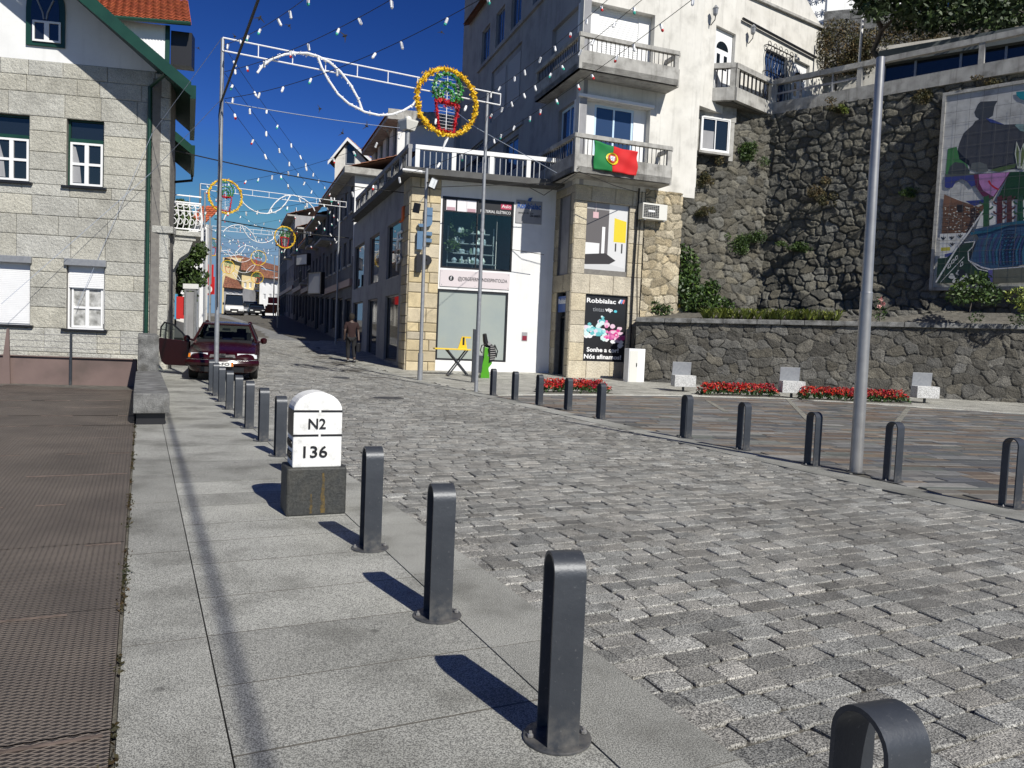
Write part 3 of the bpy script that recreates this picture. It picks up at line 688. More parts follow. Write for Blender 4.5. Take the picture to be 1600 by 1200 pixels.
# stone bench block and parapet at the end of the deck
fb = Fr((pt(0, 0).x, pt(0, 0).y), EN)          # frame across the pavement, out of it = towards us
def boxst(mb, s0, s1, t0, t1, z0, z1, c=None):
    q = [pt(s0, t0), pt(s1, t0), pt(s1, t1), pt(s0, t1)]; mb.hexa([(p.x, p.y, z0) for p in q]+[(p.x, p.y, z1) for p in q], c)
pb = pt(.12, 12); t = thing('stone_bench', 'long dark weathered granite bench at the end of the deck', 'bench', pb)
s0, s1, t0 = -.09, .37, 11.8
mb = MB(); boxst(mb, s0, s1, t0, t0+1.75, .17, .45); mb.build('seat_block', mt['bstone'], t, bevel=.012)
mb = MB(); boxst(mb, s0, s1, t0+1.765, t0+5.6, .17, .452); mb.build('seat_block', mt['bstone'], t, bevel=.012)
mb = MB(); boxst(mb, s0+.04, s1-.05, t0+.1, t0+5.5, 0, .168); mb.build('footing', mt['black'], t)
pb = pt(.2, 18)
mb = MB(); boxst(mb, -.06, .33, t0+5.65, t0+9.4, 0, 1.2); mb.build('stone_parapet', mt['bstone'], loc=pb, bevel=.012, tag=('streaked grey granite parapet block standing behind the stone bench', 'parapet'))
# brown terrace panel wall and railing
fp = fr2(G(15, 598), G(213, 603)); u1 = fp.at(213, 603)[0]
t = thing('terrace_parapet', 'low brown metal panel wall closing the deck below the stone house', 'parapet', fp.P(0, 0, 0))
zt = .62
for (a, b) in ((-3.2, fp.at(52, 598)[0]-2.6), (fp.at(15, 598)[0]-3.0, fp.at(15, 600)[0]), (fp.at(15, 598)[0]+.01, fp.at(109, 600)[0]), (fp.at(109, 600)[0]+.02, u1)):
    if b-a > .2: mb = MB(); mb.box(fp, a, b, -.06, 0, 0, zt); mb.build('panel', mt['rust'], t, bevel=.004)
mb = MB(); mb.box(fp, -4, u1, -.02, .05, zt, zt+.02); mb.build('cap_rail', mt['rust'], t)
t = thing('cable_railing', 'thin railing with slim posts and stretched cables above the brown panel wall', 'railing', fp.P(0, .1, 0))
for px in (113,):
    u = fp.at(px, 560)[0]; mb = MB(); mb.box(fp, u-.022, u+.022, .06, .10, 0, 1.15); mb.build('post', mt['iron'], t)
u = fp.at(12, 560)[0]; mb = MB(); mb.ext(fp, [(u-.12, 0), (u+.09, 0), (u+.06, 1.2), (u+.02, 1.2)], .06, .10); mb.build('post', mt['rust'], t)
u = fp.at(208, 560)[0]
mb = MB()
for z in (1.12, .98, .84): mb.tube([fp.P(-4, .08, z), fp.P(u1+.2, .08, z-.02)], .007, 5)
mb.build('cable', mt['steel'], t)
# ------------------------------------------------------------------ left stone house
R7 = random.Random(21)
HF = Fr((-9.6, 21.3), (.985, .17)); HS = Fr((-9.6, 21.3), (-.425, 1))
gzh = gz(-9.6, 21.3)-.05
hs = thing('stone_house', 'grey granite house with white gable and dark green eaves on the left', 'house', (-9.6, 21.3, gzh))
zb = HF.at(120, 100)[1]; ca_ = HF.at(145, 0, 1.25); cb_ = HF.at(298, 131, 1.25)
sl_ = (cb_[1]-ca_[1])/(cb_[0]-ca_[0]); rz = lambda u: cb_[1]+sl_*(u-cb_[0])-.12
u_p = HF.at(240, 300)[0]
w1 = HF.R(-17, 175, 45, 285); w2 = HF.R(104, 184, 161, 294); w3 = HF.R(-12, 399, 46, 508); w4 = HF.R(104, 405, 162, 516)
holes = [w1, w2, w3, w4]
mb = MB(); wallgrid(mb, HF, -7.5, 0, gzh, zb, holes, .45, d=-.03); mb.build('wall_core', mt['mortar'], hs)
mb = MB(); blocks(mb, HF, -7.5, u_p, gzh, zb, holes, R7, ch=.52, lr=(.55, 1.45), gap=.010, bev=.012, irr=.010, cv=.3, tone=(.86, 1.12), warm=.05)
blocks(mb, HF, u_p+.01, -.002, gzh, rz(-.2)-.1, [], R7, ch=.62, lr=(.9, 1.2), gap=.01, bev=.02, irr=.004, d=.05, tone=(.92, 1.1), warm=.05, th=.08); mb.build('stone_wall', mt['ashlar'], hs, attr=True)
mb = MB(); wallgrid(mb, HS, 0.003, 13, gzh, rz(0)-.1, [(2.2, 3.2, 4.1, 6.6), (2.2, 3.3, .3, 3.0)], .4, d=-.05); mb.build('wall_core', mt['mortar'], hs)
mb = MB(); blocks(mb, HS, 0.004, 13, gzh, 4.2, [(2.2, 3.2, 4.1, 6.6), (2.2, 3.3, .3, 3.0)], R7, ch=.62, lr=(.6, 1.1), gap=.014, bev=.03, irr=.006, d=.02, tone=(.9, 1.1), warm=.05, th=.08); mb.build('stone_wall', mt['ashlar'], hs, attr=True)
mb = MB(); mb.box(HF, -.42, .12, -.3, .10, 3.93, 4.12); mb.box(HS, .02, 13, -.1, .12, 3.93, 4.12); mb.build('string_course', mt['ashlar'], hs, bevel=.015, attr=True)
gw = HF.R(42, -22, 102, 76)
gp = [(-7.5, zb), (-.45, zb), (-.45, rz(-.45)), (-4.5, rz(-4.5))]
mb = MB(); mb.ext(HF, [(-7.5, zb), (u_p+.1, zb), (u_p+.1, rz(u_p+.1)), (-7.5, rz(-7.5))], -.35, -.01); mb.build('gable', mt['white'], hs)
# gable window
uc, hw = (gw[0]+gw[1])/2, (gw[1]-gw[0])/2
def archp(uc, hw, z0, zs, hgt, n=12): return [(uc-hw, z0), (uc+hw, z0)]+[(uc+hw*math.cos(math.pi*k/n), zs+hgt*math.sin(math.pi*k/n)) for k in range(n+1)]
mb = MB(); zs_ = gw[2]+.95
mb.ext(HF, archp(uc, hw, gw[2], zs_, .75), .0, .05); wo = mb.build('window', mt['green'], hs)
mb = MB(); mb.ext(HF, archp(uc, hw-.13, gw[2]+.14, zs_, .55), .05, .06); mb.build('pane', mt['glass'], wo)
sw = HF.R(51, 31, 95, 68, .07); mb = MB(); frame_bars(mb, HF, sw, .062, .09, .05, 2, 1, .12); mb.build('sash', mt['paint'], wo)
mb = MB(); cz = sw[3]+.05
for sg in (-1, 1): mb.tube([HF.P(uc+sg*.03, .07, cz), HF.P(uc+sg*.06, .07, cz+.18), HF.P(uc+sg*.2, .07, cz+.5)], .022, 6)
mb.build('tracery', mt['galv'], wo)
# main windows
for h, tr in ((w1, 1), (w2, 1)):
    mb = MB(); frame_bars(mb, HF, h, -.22, -.14, .05, 1, 1); zt_ = h[3]-.50
    mb.box(HF, h[0], h[1], -.2, -.13, zt_-.1, zt_); wo = mb.build('window', mt['green'], hs)
    mb = MB(); mb.box(HF, h[0]+.03, h[1]-.03, -.2, -.19, zt_, h[3]-.03); mb.build('transom_pane', mt['glass'], wo)
    hh = (h[0]+.055, h[1]-.055, h[2]+.05, zt_-.1); mb = MB(); frame_bars(mb, HF, hh, -.19, -.12, .055, 2, 2, .10); mb.build('sash', mt['paint'], wo)
    mb = MB(); mb.box(HF, hh[0]+.02, hh[1]-.02, -.18, -.165, hh[2], hh[3]); mb.build('pane', mt['glass'], wo)
    mb = MB(); mb.ext(HF, [(hh[0]+.05, hh[2]+.08), (hh[0]+.27, hh[2]+.08), (hh[0]+.22, hh[2]+.6), (hh[0]+.12, hh[3]-.12), (hh[0]+.05, hh[3]-.1)], -.163, -.160); mb.build('curtain', mt['grey_shade'], wo)
for h in (w3, w4):
    mb = MB(); frame_bars(mb, HF, h, -.2, -.12, .04, 1, 1); wo = mb.build('window', mt['paint'], hs)
    bx_ = MB(); bx_.box(HF, h[0]-.03, h[1]+.06, -.1, .10, h[3]-.16, h[3]+.02); bx_.build('shutter_box', mt['galv'], wo, bevel=.01)
    if h is w3: sb_ = h[2]+.03
    else: sb_ = h[3]-.75
    mb = MB(); mb.box(HF, h[0]+.03, h[1]-.03, -.13, -.10, sb_, h[3]-.1)
    for k in range(int((h[3]-.1-sb_)/.05)): mb.box(HF, h[0]+.035, h[1]-.035, -.10, -.093, sb_+.05*k+.008, sb_+.05*k+.042)
    mb.build('roller_shutter', mt['paint'], wo)
    if h is w4:
        hh = (h[0]+.08, h[1]-.08, h[2]+.05, sb_+.02); mb = MB(); frame_bars(mb, HF, hh, -.2, -.15, .05, 2, 2, .09); mb.build('sash', mt['paint'], wo)
        mb = MB(); mb.box(HF, hh[0]+.02, hh[1]-.02, -.2, -.19, hh[2], hh[3]); mb.build('curtain', mt['curt'], wo)
for h in holes:
    mb = MB(); mb.box(HF, h[0]-.1, h[1]+.1, -.2, .09, h[2]-.06, h[2]); mb.build('sill', mt['black'] if h in (w1, w2, w3, w4) else mt['conc'], hs, bevel=.006)
mb = MB(); mb.tube([HF.P(u_p-.12, .10, gzh), HF.P(u_p-.10, .10, rz(0)-.35), HF.P(u_p+.5, .9, rz(0)-.2)], .055, 10); mb.build('downpipe', mt['green'], hs, smooth=True)
# roof: slope seen from below, bargeboard, soffit, side gutter
def roof_slab(name, d0, d1, ua, ub, za, th, mat, parent):
    mb = MB(); f = lambda u: za+sl_*(u-ub)
    mb.hexa([HF.P(ua, d1, f(ua)-th), HF.P(ub, d1, f(ub)-th), HF.P(ub, d0, f(ub)-th), HF.P(ua, d0, f(ua)-th), HF.P(ua, d1, f(ua)), HF.P(ub, d1, f(ub)), HF.P(ub, d0, f(ub)), HF.P(ua, d0, f(ua))])
    return mb.build(name, mat, parent)
HQ = lambda u, d, z: HF.P(u, 0, z) - HS.d*d
mb = MB(); f = lambda u: cb_[1]+sl_*(u-cb_[0]); ue_, db_ = cb_[0], 1.22
k_ = (HF.P(ue_, 1.22, 0)-HQ(ue_, 1.22, 0)).dot(HF.d); ue_ += k_
mb.hexa([HQ(-4.6, 1.22, f(-4.6)-.12), HQ(ue_, 1.22, cb_[1]-.12), HQ(ue_, -3.6, cb_[1]-.12), HQ(-4.6, -3.6, f(-4.6)-.12), HQ(-4.6, 1.22, f(-4.6)), HQ(ue_, 1.22, cb_[1]), HQ(ue_, -3.6, cb_[1]), HQ(-4.6, -3.6, f(-4.6))])
rf_ = mb.build('roof', mt['green'], hs)
mb = MB(); f2 = lambda u: cb_[1]+sl_*(u-ue_)
def barge(u0, u1, d0, d1):
    return [HQ(u0, d1, f2(u0)-.30), HQ(u1, d1, f2(u1)-.30), HQ(u1, d0, f2(u1)-.30), HQ(u0, d0, f2(u0)-.30), HQ(u0, d1, f2(u0)+.05), HQ(u1, d1, f2(u1)+.05), HQ(u1, d0, f2(u1)+.05), HQ(u0, d0, f2(u0)+.05)]
mb.hexa(barge(-4.6, ue_, 1.223, 1.27)); mb.build('bargeboard', mt['green'], rf_)
def gut(mb, u0, u1, d0, d1, z0, z1): mb.hexa([HQ(u0, d1, z0), HQ(u1, d1, z0), HQ(u1, d0, z0), HQ(u0, d0, z0), HQ(u0, d1, z1), HQ(u1, d1, z1), HQ(u1, d0, z1), HQ(u0, d0, z1)])
mb = MB(); gut(mb, ue_-.02, ue_+.12, -3.6, 1.25, cb_[1]-.36, cb_[1]-.02); mb.build('gutter', mt['green'], rf_)
p_ = at(299, 226, 26.5); v_ = p_-HF.P(0, 0, 0); M2 = HF.d.x*(-HS.d.y)+HF.d.y*HS.d.x
dd_ = (HF.d.x*v_.y-HF.d.y*v_.x)/M2; lu = (v_+HS.d*dd_).dot(HF.d); lz = p_.z
mb = MB(); ua = lu-1.5; g2 = lambda u: lz+sl_*(u-lu)
mb.hexa([HQ(ua, dd_, g2(ua)-.3), HQ(lu, dd_, lz-.3), HQ(lu, dd_-4, lz-.3), HQ(ua, dd_-4, g2(ua)-.3), HQ(ua, dd_, g2(ua)), HQ(lu, dd_, lz), HQ(lu, dd_-4, lz), HQ(ua, dd_-4, g2(ua))]); mb.build('lower_roof', mt['green'], hs)
mb = MB(); gut(mb, lu, lu+.12, dd_-4, dd_+.02, lz-.36, lz-.02); mb.build('gutter', mt['green'], hs)
mb = MB(); e_ = dd_-4; mb.tube([HQ(lu+.05, e_, lz-.3), HQ(lu+.05, e_-.05, lz-.5), HQ(lu-.6, e_-.1, lz-.6), HQ(lu-.65, e_-.1, lz-.8), HQ(lu-.65, e_-.1, .6)], .05, 8); mb.build('downpipe', mt['black'], hs, smooth=True)
# side balcony
bu0, bu1 = 2.0, 3.9
mb = MB(); mb.box(HS, bu0, bu1, .0, .85, 4.13, 4.27); mb.box(HS, bu0+.08, bu1-.08, 0, .70, 4.0, 4.13); bal = mb.build('balcony_slab', mt['ashlar'], hs, bevel=.01, attr=True)
mb = MB()
for u in (bu0+.2, bu1-.35): mb.ext(Fr((HS.P(u, 0, 0).x, HS.P(u, 0, 0).y), (HS.n.x, HS.n.y)), [(0, 3.1), (.1, 3.12), (.25, 3.45), (.5, 3.65), (.62, 3.99), (0, 3.99)], -.09, .09); mb.build('bracket', mt['ashlar'], bal, attr=True); mb = MB()
mb = MB()
for z in (4.33, 5.32, 5.12): mb.tube([HS.P(bu0+.03, .03, z), HS.P(bu0+.03, .82, z), HS.P(bu1-.03, .82, z), HS.P(bu1-.03, .03, z)], .022, 6)
pa = [HS.P(bu0+.03, .82*k/5, 0) for k in range(6)]+[HS.P(bu0+.03+(bu1-bu0-.06)*k/10, .82, 0) for k in range(1, 11)]
for k, p in enumerate(pa):
    mb.tube([p+Vector((0, 0, 4.33)), p+HS.n*(.07*math.sin(1.2))+Vector((0, 0, 4.6)), p+Vector((0, 0, 5.12))], .014, 5)
    if k < len(pa)-1:
        q = pa[k+1]; c_ = (p+q)/2; e = (q-p)/2
        for zc, r in ((4.55, .09), (4.8, .085), (5.03, .07)): mb.tube([c_+e*math.cos(a)*.85+Vector((0, 0, zc+r*math.sin(a))) for a in [i*math.pi/4 for i in range(9)]], .012, 4)
mb.build('railing', mt['paint'], bal)
mb = MB(); mb.box(HS, 2.25, 3.15, -.3, -.25, 4.15, 6.5); mb.build('balcony_door', mt['glass'], hs)
# building with orange roof behind the gable
t = thing('dormer', 'upper storey with bright orange tiled roof and white corrugated wall rising behind the green bargeboard', 'house', HF.P(-4, -3, 7))
a, b = at(150, 24, 24.0), at(299, 36, 24.6); d = (b-a); up_ = Vector((-1.05, 2.2, 1.5))
mb = MB(); tiled_roof(mb, a-d*.4, b, b+up_*1.2, a-d*.4+up_*1.2, 16, None, R7, .035); mb.build('roof', mt['tile'], t, attr=True)
mb = MB(); mb.tube([a-d*.4+Vector((0, -.05, -.04)), b+Vector((0, -.05, -.04))], .07, 8); mb.build('gutter', mt['green'], t)
fd = fr2(a+Vector((0, .35, 0)), b+Vector((0, .35, 0))); u0_, z_ = fd.at(180, 30); u1_, _ = fd.at(258, 60); u2_, _ = fd.at(299, 60)
mb = MB(); mb.box(fd, u0_, u1_, -.1, 0, 8.2, z_)
n_ = int((u1_-u0_)/.09)
for k in range(n_): mb.box(fd, u0_+.09*k+.01, u0_+.09*k+.05, 0.002, .015, 8.2, z_-.05)
mb.build('corrugated_wall', mt['paint'], t)
mb = MB(); mb.box(fd, u1_+.01, u1_+.14, -.02, .03, 7.6, z_); mb.build('corner_post', mt['green'], t)
mb = MB(); zlo = fd.at(299, 102)[1]; mb.box(fd, u1_+.15, u2_, -.6, -.1, zlo, z_-.1); mb.build('eave_soffit', mt['black'], t)  # black paint stands in for the shade under the eave
# ------------------------------------------------------------------ corner shop (stone pilaster, terrace roof)
JF = fr2(G(633, 578), G(842, 582.5)); JS = Fr((JF.o.x, JF.o.y), (-.37, 1))
gzj = -.02
js = thing('corner_shop', 'two storey white corner shop with sandstone pilaster, dark windows and roof terrace', 'shop', JF.P(0, 0, 0))
u_a = JF.at(686, 400)[0]; ue = JF.at(856, 400)[0]+.35
zc = JF.at(700, 281)[1]; zslab = JF.at(700, 268, .75)[1]
wu = JF.R(692, 306, 799, 425); wl = JF.R(684, 451, 790, 566)
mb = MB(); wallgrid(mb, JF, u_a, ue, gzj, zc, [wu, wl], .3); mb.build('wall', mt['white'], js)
mb = MB(); blocks(mb, JF, 0, u_a-.005, gzj, zc, [], R7, ch=.42, cv=.38, lr=(.32, .85), gap=.018, bev=.018, irr=.018, d=.06, th=.3, tone=(.8, 1.15), warm=.14); mb.build('stone_pilaster', mt['sand'], js, attr=True)
bigd = MB(); blocks(bigd, JS, .005, 1.1, gzj, zc, [], R7, ch=.42, cv=.38, lr=(.32, .85), gap=.018, bev=.018, irr=.018, d=.05, th=.3); bigd.build('stone_pilaster', mt['sand'], js, attr=True)
# upper glazed showroom window: interior room + glass
rm = MB(); h = wu
for q in ([JF.P(h[0], -3, h[2]), JF.P(h[1], -3, h[2]), JF.P(h[1], -3, h[3]), JF.P(h[0], -3, h[3])], [JF.P(h[0]-.02, -.3, h[2]), JF.P(h[0]-.02, -3, h[2]), JF.P(h[0]-.02, -3, h[3]), JF.P(h[0]-.02, -.3, h[3])],
          [JF.P(h[1]+.02, -.3, h[2]), JF.P(h[1]+.02, -3, h[2]), JF.P(h[1]+.02, -3, h[3]), JF.P(h[1]+.02, -.3, h[3])], [JF.P(h[0]-.02, -.3, h[2]), JF.P(h[1]+.02, -.3, h[2]), JF.P(h[1]+.02, -3, h[2]), JF.P(h[0]-.02, -3, h[2])], [JF.P(h[0]-.02, -.3, h[3]), JF.P(h[1]+.02, -.3, h[3]), JF.P(h[1]+.02, -3, h[3]), JF.P(h[0]-.02, -3, h[3])]): rm.poly(q)
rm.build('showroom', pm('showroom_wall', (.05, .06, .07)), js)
mb = MB(); frame_bars(mb, JF, h, -.1, .01, .06, 1, 1); umid = h[0]+(h[1]-h[0])*.49; mb.box(JF, umid-.02, umid+.02, -.09, 0, h[2]+.06, h[3]-.06); wo = mb.build('window', mt['black'], js)
mb = MB(); mb.box(JF, h[0]+.02, h[1]-.02, -.06, -.05, h[2]+.02, h[3]-.02); mb.build('pane', mt['clear'], wo)
sh = thing('shop_display', 'shelves of lamps and glassware seen through the upper shop window', 'display', JF.P(umid, -1, h[2]))
mb = MB(); W_ = h[1]-h[0]
for k, z in enumerate((.25, .62, 1.0, 1.4)): mb.box(JF, h[0]+.3+.25*k, h[1]-.5-.1*k, -.85, -.5, h[2]+z, h[2]+z+.03)
for u in (h[0]+.35, umid, h[1]-.6): mb.box(JF, u, u+.04, -.85, -.8, h[2], h[2]+1.7)
mb.build('shelf', mt['galv'], sh)
mb = MB(); r_ = random.Random(4)
for k in range(46):
    z = r_.choice((.28, .65, 1.03, 1.43)); u = r_.uniform(h[0]+.5, h[1]-.9); mb.lathe(JF.P(u, -.62, h[2]+z), [(.05*r_.uniform(.6, 1.6), 0), (.07*r_.uniform(.6, 1.7), .1), (.04, .2*r_.uniform(.6, 1.3))], 8, r_.choice([(.6, .6, .58), (.75, .75, .7), (.15, .2, .15), (.4, .45, .5)]))
mb.build('glassware', mt['attr'], sh, attr=True)
mb = MB(); c0 = JF.P(h[0]+.85, -.4, h[2]+1.75)
for k in range(22):
    a = 2*math.pi*k/22; mb.leaves((c0.x+.42*math.cos(a), c0.y, c0.z+.42*math.sin(a)), (.07, .05, .07), 8, .07, r_, [(1, 1, 1), (.5, .5, .5)])
for k in range(7): mb.leaves(tuple(JF.P(h[0]+.25+r_.uniform(0, .6), -.5, h[2]+r_.uniform(.7, 1.3))), (.15, .1, .15), 20, .08, r_, [(1.6, 1.5, .8), (.6, .6, .6)])
mb.build('wreath', mt['leaf'], sh, attr=True)
mb = MB(); mb.box(JF, h[0]+.06, h[1]-.06, -.045, -.04, h[3]-.55, h[3]-.05); mb.build('window_band', mt['black'], wo)
for k in range(3):
    q = JF.R((698, 715, 730)[k], (311, 312, 313)[k], (712, 729, 744)[k], (329, 331, 332)[k], -.02); mb = MB(); mb.box(JF, q[0], q[1], -.035, -.03, q[2], q[3], (.75, .72, .74))
    if k != 1: mb.box(JF, q[0]+.02, q[1]-.02, -.029, -.026, q[2], q[2]+.12, (.45, .28, .32))
    mb.build('poster', mt['attr'], wo, attr=True)
q = JF.R(783, 318, 799, 328, -.02); mb = MB(); mb.box(JF, q[0], q[1], -.035, -.03, q[2], q[3], (.45, .05, .1)); pp = mb.build('poster', mt['attr'], wo, attr=True)
text('Aslo', JF, (q[0]+.03, q[1]-.02, q[2]+.05, q[3]-.04), -.029, 'paint', pp)
qm = JF.R(751, 329, 798, 330, -.03); text('MATERIAL ELÉTRICO', JF, (qm[0], qm[1], qm[2]-.06, qm[2]+.07), -.032, 'paint', wo)
ban = JF.R(688, 424, 796, 449, .03); zm_ = JF.at(742, 437, .03)[1]; ban = (ban[0], ban[1], zm_-.31, zm_+.31); mb = MB(); mb.box(JF, ban[0], ban[1], .005, .035, ban[2], ban[3]); bo = mb.build('banner', pm('pale_banner', (.62, .56, .57)), js)
text('@JORGEFERNANDESPINTOLDA', JF, (ban[0]+.68, ban[1]-.10, (ban[2]+ban[3])/2-.10, (ban[2]+ban[3])/2+.08), .036, 'black', bo)
mb = MB(); cc = JF.P(ban[0]+.42, .036, (ban[2]+ban[3])/2)
mb.ext(JF, [(ban[0]+.42+.1*math.cos(a), (ban[2]+ban[3])/2+.1*math.sin(a)) for a in [k*math.pi/10 for k in range(20)]], .036, .04); lg = mb.build('round_logo', mt['black'], bo)
text('f', JF, (ban[0]+.385, ban[0]+.45, (ban[2]+ban[3])/2-.07, (ban[2]+ban[3])/2+.07), .041, 'paint', lg)
for uu in (ban[0]+.06, (ban[0]+ban[1])/2, ban[1]-.06):
    for zz in (ban[2]+.06, ban[3]-.06): mb = MB(); mb.box(JF, uu-.012, uu+.012, .036, .042, zz-.012, zz+.012); mb.build('screw', mt['galv'], bo)
mb = MB(); frame_bars(mb, JF, wl, -.12, -.02, .07, 1, 1); um = wl[0]+(wl[1]-wl[0])*.57; wo = mb.build('window', mt['black'], js)
mb = MB(); mb.box(JF, um-.015, um+.015, -.1, -.05, wl[2]+.07, wl[3]-.07); mb.build('mullion', mt['black'], wo)
mb = MB(); mb.box(JF, wl[0]+.02, wl[1]-.02, -.09, -.075, wl[2]+.02, wl[3]-.02); mb.build('pane', mt['frost'], wo)
# letters J F P
for ch_, r in (('J', (654, 323, 675, 356)), ('F', (652, 361, 674, 391)), ('P', (651, 397, 674, 427))):
    q = JF.R(*r, .2); text(ch_, JF, q, .10, 'skyb' if ch_ != 'P' else 'black', js, 'letter', ext=.07, bold=.03)
for ch_, r, mm in (('J', (626, 322, 633, 349), 'orange'), ('F', (622, 360, 630, 389), 'paint'), ('P', (621, 396, 629, 424), 'galv')):
    a, b = JS.at(r[2], r[1], .05), JS.at(r[0], r[3], .05); text(ch_, JS, (min(a[0], b[0]), max(a[0], b[0]), b[1], a[1]), .06, mm, js, 'letter', ext=.03, flip=True)
# signs of the paint brand
sg = JF.R(807, 312, 846, 351, .03); t = thing('wall_sign', 'white wall sign with blue lettering high on the shop wall', 'sign', JF.P(sg[0], 0, sg[2]))
mb = MB(); mb.box(JF, sg[0], sg[1], .002, .03, sg[2], sg[3]); mb.build('board', mt['grey_shade'], t)
text('Robbialac', JF, (sg[0]+.05, sg[1]-.05, sg[2]+.55, sg[2]+.78), .031, 'blue', t, bold=.03)
text('centro de cor', JF, (sg[0]+.08, sg[0]+.7, sg[2]+.36, sg[2]+.44), .031, 'black', t); text('CASA AMBIENTE', JF, (sg[0]+.55, sg[1]-.06, sg[2]+.26, sg[2]+.34), .031, 'black', t, bold=.02)
mb = MB(); mb.ext(JF, [((sg[0]+sg[1])/2-.08, sg[2]+.86), ((sg[0]+sg[1])/2+.04, sg[2]+.83), ((sg[0]+sg[1])/2+.12, sg[2]+1.0), ((sg[0]+sg[1])/2-.02, sg[2]+.97)], .031, .035); mb.build('emblem', mt['blue'], t)
q = JF.R(815.5, 519, 823.5, 533); t = thing('notice', 'small dark red notice on the shaded white shop wall', 'sign', JF.P(q[0], 0, q[2])); mb = MB(); mb.box(JF, q[0], q[1], .002, .015, q[2], q[3]); mb.build('plate', mt['grey_shade'], t)
mb = MB(); mb.box(JF, q[0]+.02, q[1]-.02, .016, .018, q[2]+.02, q[2]+(q[3]-q[2])*.6); mb.build('red_field', pm('dark_red', (.2, .01, .03)), t)
# terrace slab and railing
ts = thing('roof_terrace', 'grey flat roof edge with pale railing above the corner shop', 'terrace', JF.P(0, 0, zc))
uo = JF.at(632, 266, .75)[0]
mb = MB(); P_ = JF.P
sl0, sl1 = JF.P(uo, .75, 0), JF.P(ue+.1, .75, 0)
JSo = Fr((sl0.x, sl0.y), (-.37, 1))
q = [sl0, sl1, JF.P(ue+.1, -4, 0), JSo.P(12.7, -6, 0), JSo.P(12.7, 0, 0)]
def prism(mb, pts, z0, z1, c=None):
    n = len(mb.v); k = len(pts); mb.v += [(p[0], p[1], z0) for p in pts]+[(p[0], p[1], z1) for p in pts]
    mb.face([n+i for i in range(k)][::-1], c); mb.face([n+k+i for i in range(k)], c)
    for i in range(k): j = (i+1) % k; mb.face((n+i, n+j, n+k+j, n+k+i), c)
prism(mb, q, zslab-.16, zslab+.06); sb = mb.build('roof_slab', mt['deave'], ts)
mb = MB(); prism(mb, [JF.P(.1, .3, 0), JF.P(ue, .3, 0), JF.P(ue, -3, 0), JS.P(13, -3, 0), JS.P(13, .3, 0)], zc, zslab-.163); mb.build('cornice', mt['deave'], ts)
zr = JF.at(700, 231, .55)[1]
for fr_, a0, a1, nb, nm in ((JF, JF.at(649, 240, .55)[0], ue, 26, 'f'), (JSo, .15, 12.5, 44, 's')):
    dd = .55 if nm == 'f' else -.2
    mb = MB(); mb.box(fr_, a0, a1, dd-.1, dd+.06, zr-.15, zr); k = 4 if nm == 'f' else 8
    rl = mb.build('rail', mt['paint'] if nm == 'f' else mt['grey_shade'], ts)
    for i in range(k+1):
        u = a0+(a1-a0)*i/k; u = min(max(u, a0+.08), a1-.08); mb = MB(); mb.box(fr_, u-.08, u+.08, dd-.08, dd+.04, zslab+.06, zr-.15); mb.build('post', mt['white' if nm == 'f' else 'grey_shade'], rl)
    mb = MB()
    for i in range(nb): u = a0+(a1-a0)*(i+.5)/nb; mb.box(fr_, u-.015, u+.015, dd-.03, dd, zslab+.06, zr-.15)
    mb.build('balusters', mt['galv'] if nm == 'f' else mt['deave'], rl)  # street-side railing gets darker materials than the front, standing in for shade
# street side of the shop
zc_s = zc
hs_ = [(JS.at(x1, y, 0)[0], JS.at(x0, y, 0)[0]) for x0, x1, y in ((604, 625, 400), (577, 592, 400), (554, 569, 400))]
H2 = []
for (a, b) in hs_: H2 += [(a, b, 3.75, 6.0), (a, b, .35, 3.05)]
mb = MB(); wallgrid(mb, JS, 1.1, 14.0, gzj, zc, H2, .3); mb.build('street_wall', mt['grey_shade'], js)
for i, h in enumerate(H2):
    if i == 2: window(js, JS, h, .1, 'rust', 'pane_red' if 'pane_red' in mt else 'glass', 1, 1, .07)
    else: window(js, JS, h, .1, 'black', 'glass', 1, 1, .07)
# ------------------------------------------------------------------ tower block with balconies
TF = Fr((2.02, 28.37), (.93, .36)); TL = Fr((2.02, 28.37), (-.345, 1))
tw = thing('apartment_building', 'tall white apartment building with corner balconies over a stone ground floor', 'building', (2.02, 28.37, 0))
uE = TF.at(1091, 200)[0]; zst = TF.at(940, 292)[1]; uS = TF.at(1060, 420)[0]
pl = TF.R(915.5, 459, 976, 566); pu = TF.R(918, 314, 979, 425)
zt_ = 21.0
# ground floor stone
hf = [pu, pl]; hl = [(.35, 1.35, 0.0, 3.3), (.3, 1.45, 3.95, 6.9)]
u_c = TF.at(1003, 400)[0]
mb = MB(); wallgrid(mb, TF, 0, uS, -.05, zst, hf, .4, d=-.02); wallgrid(mb, TL, .01, 9, -.05, zst, hl, .4, d=-.02); mb.build('wall_core', mt['mortar'], tw)
mb = MB(); blocks(mb, TF, 0, u_c, -.05, zst, hf, R7, ch=.62, lr=(.6, 1.0), gap=.012, bev=.015, irr=.006, d=.02, tone=(.95, 1.2), warm=.07); blocks(mb, TL, .005, 1.9, -.05, zst, hl, R7, ch=.62, lr=(.6, 1.0), gap=.012, bev=.015, irr=.006, d=.02)
mb.build('stone_wall', mt['tan'], tw, attr=True)
# upper storeys, front
rc_m = TF.R(905, 150, 1012, 240); z_mb = TF.at(905, 262)[1]
def hrec(x0, y0, x1, y1): return TF.R(x0, y0, x1, y1)
top = hrec(914, -6, 1019, 120); mid = hrec(907, 148, 1012, 262)
top = (top[0], top[1], TF.at(917, 108)[1], TF.at(917, 0)[1]); mid = (mid[0], mid[1], TF.at(907, 258)[1], TF.at(907, 152)[1])
mb = MB(); wallgrid(mb, TF, 0, uE, zst, zt_, [top, mid], .3); mb.build('front_wall', mt['wwhite'], tw)
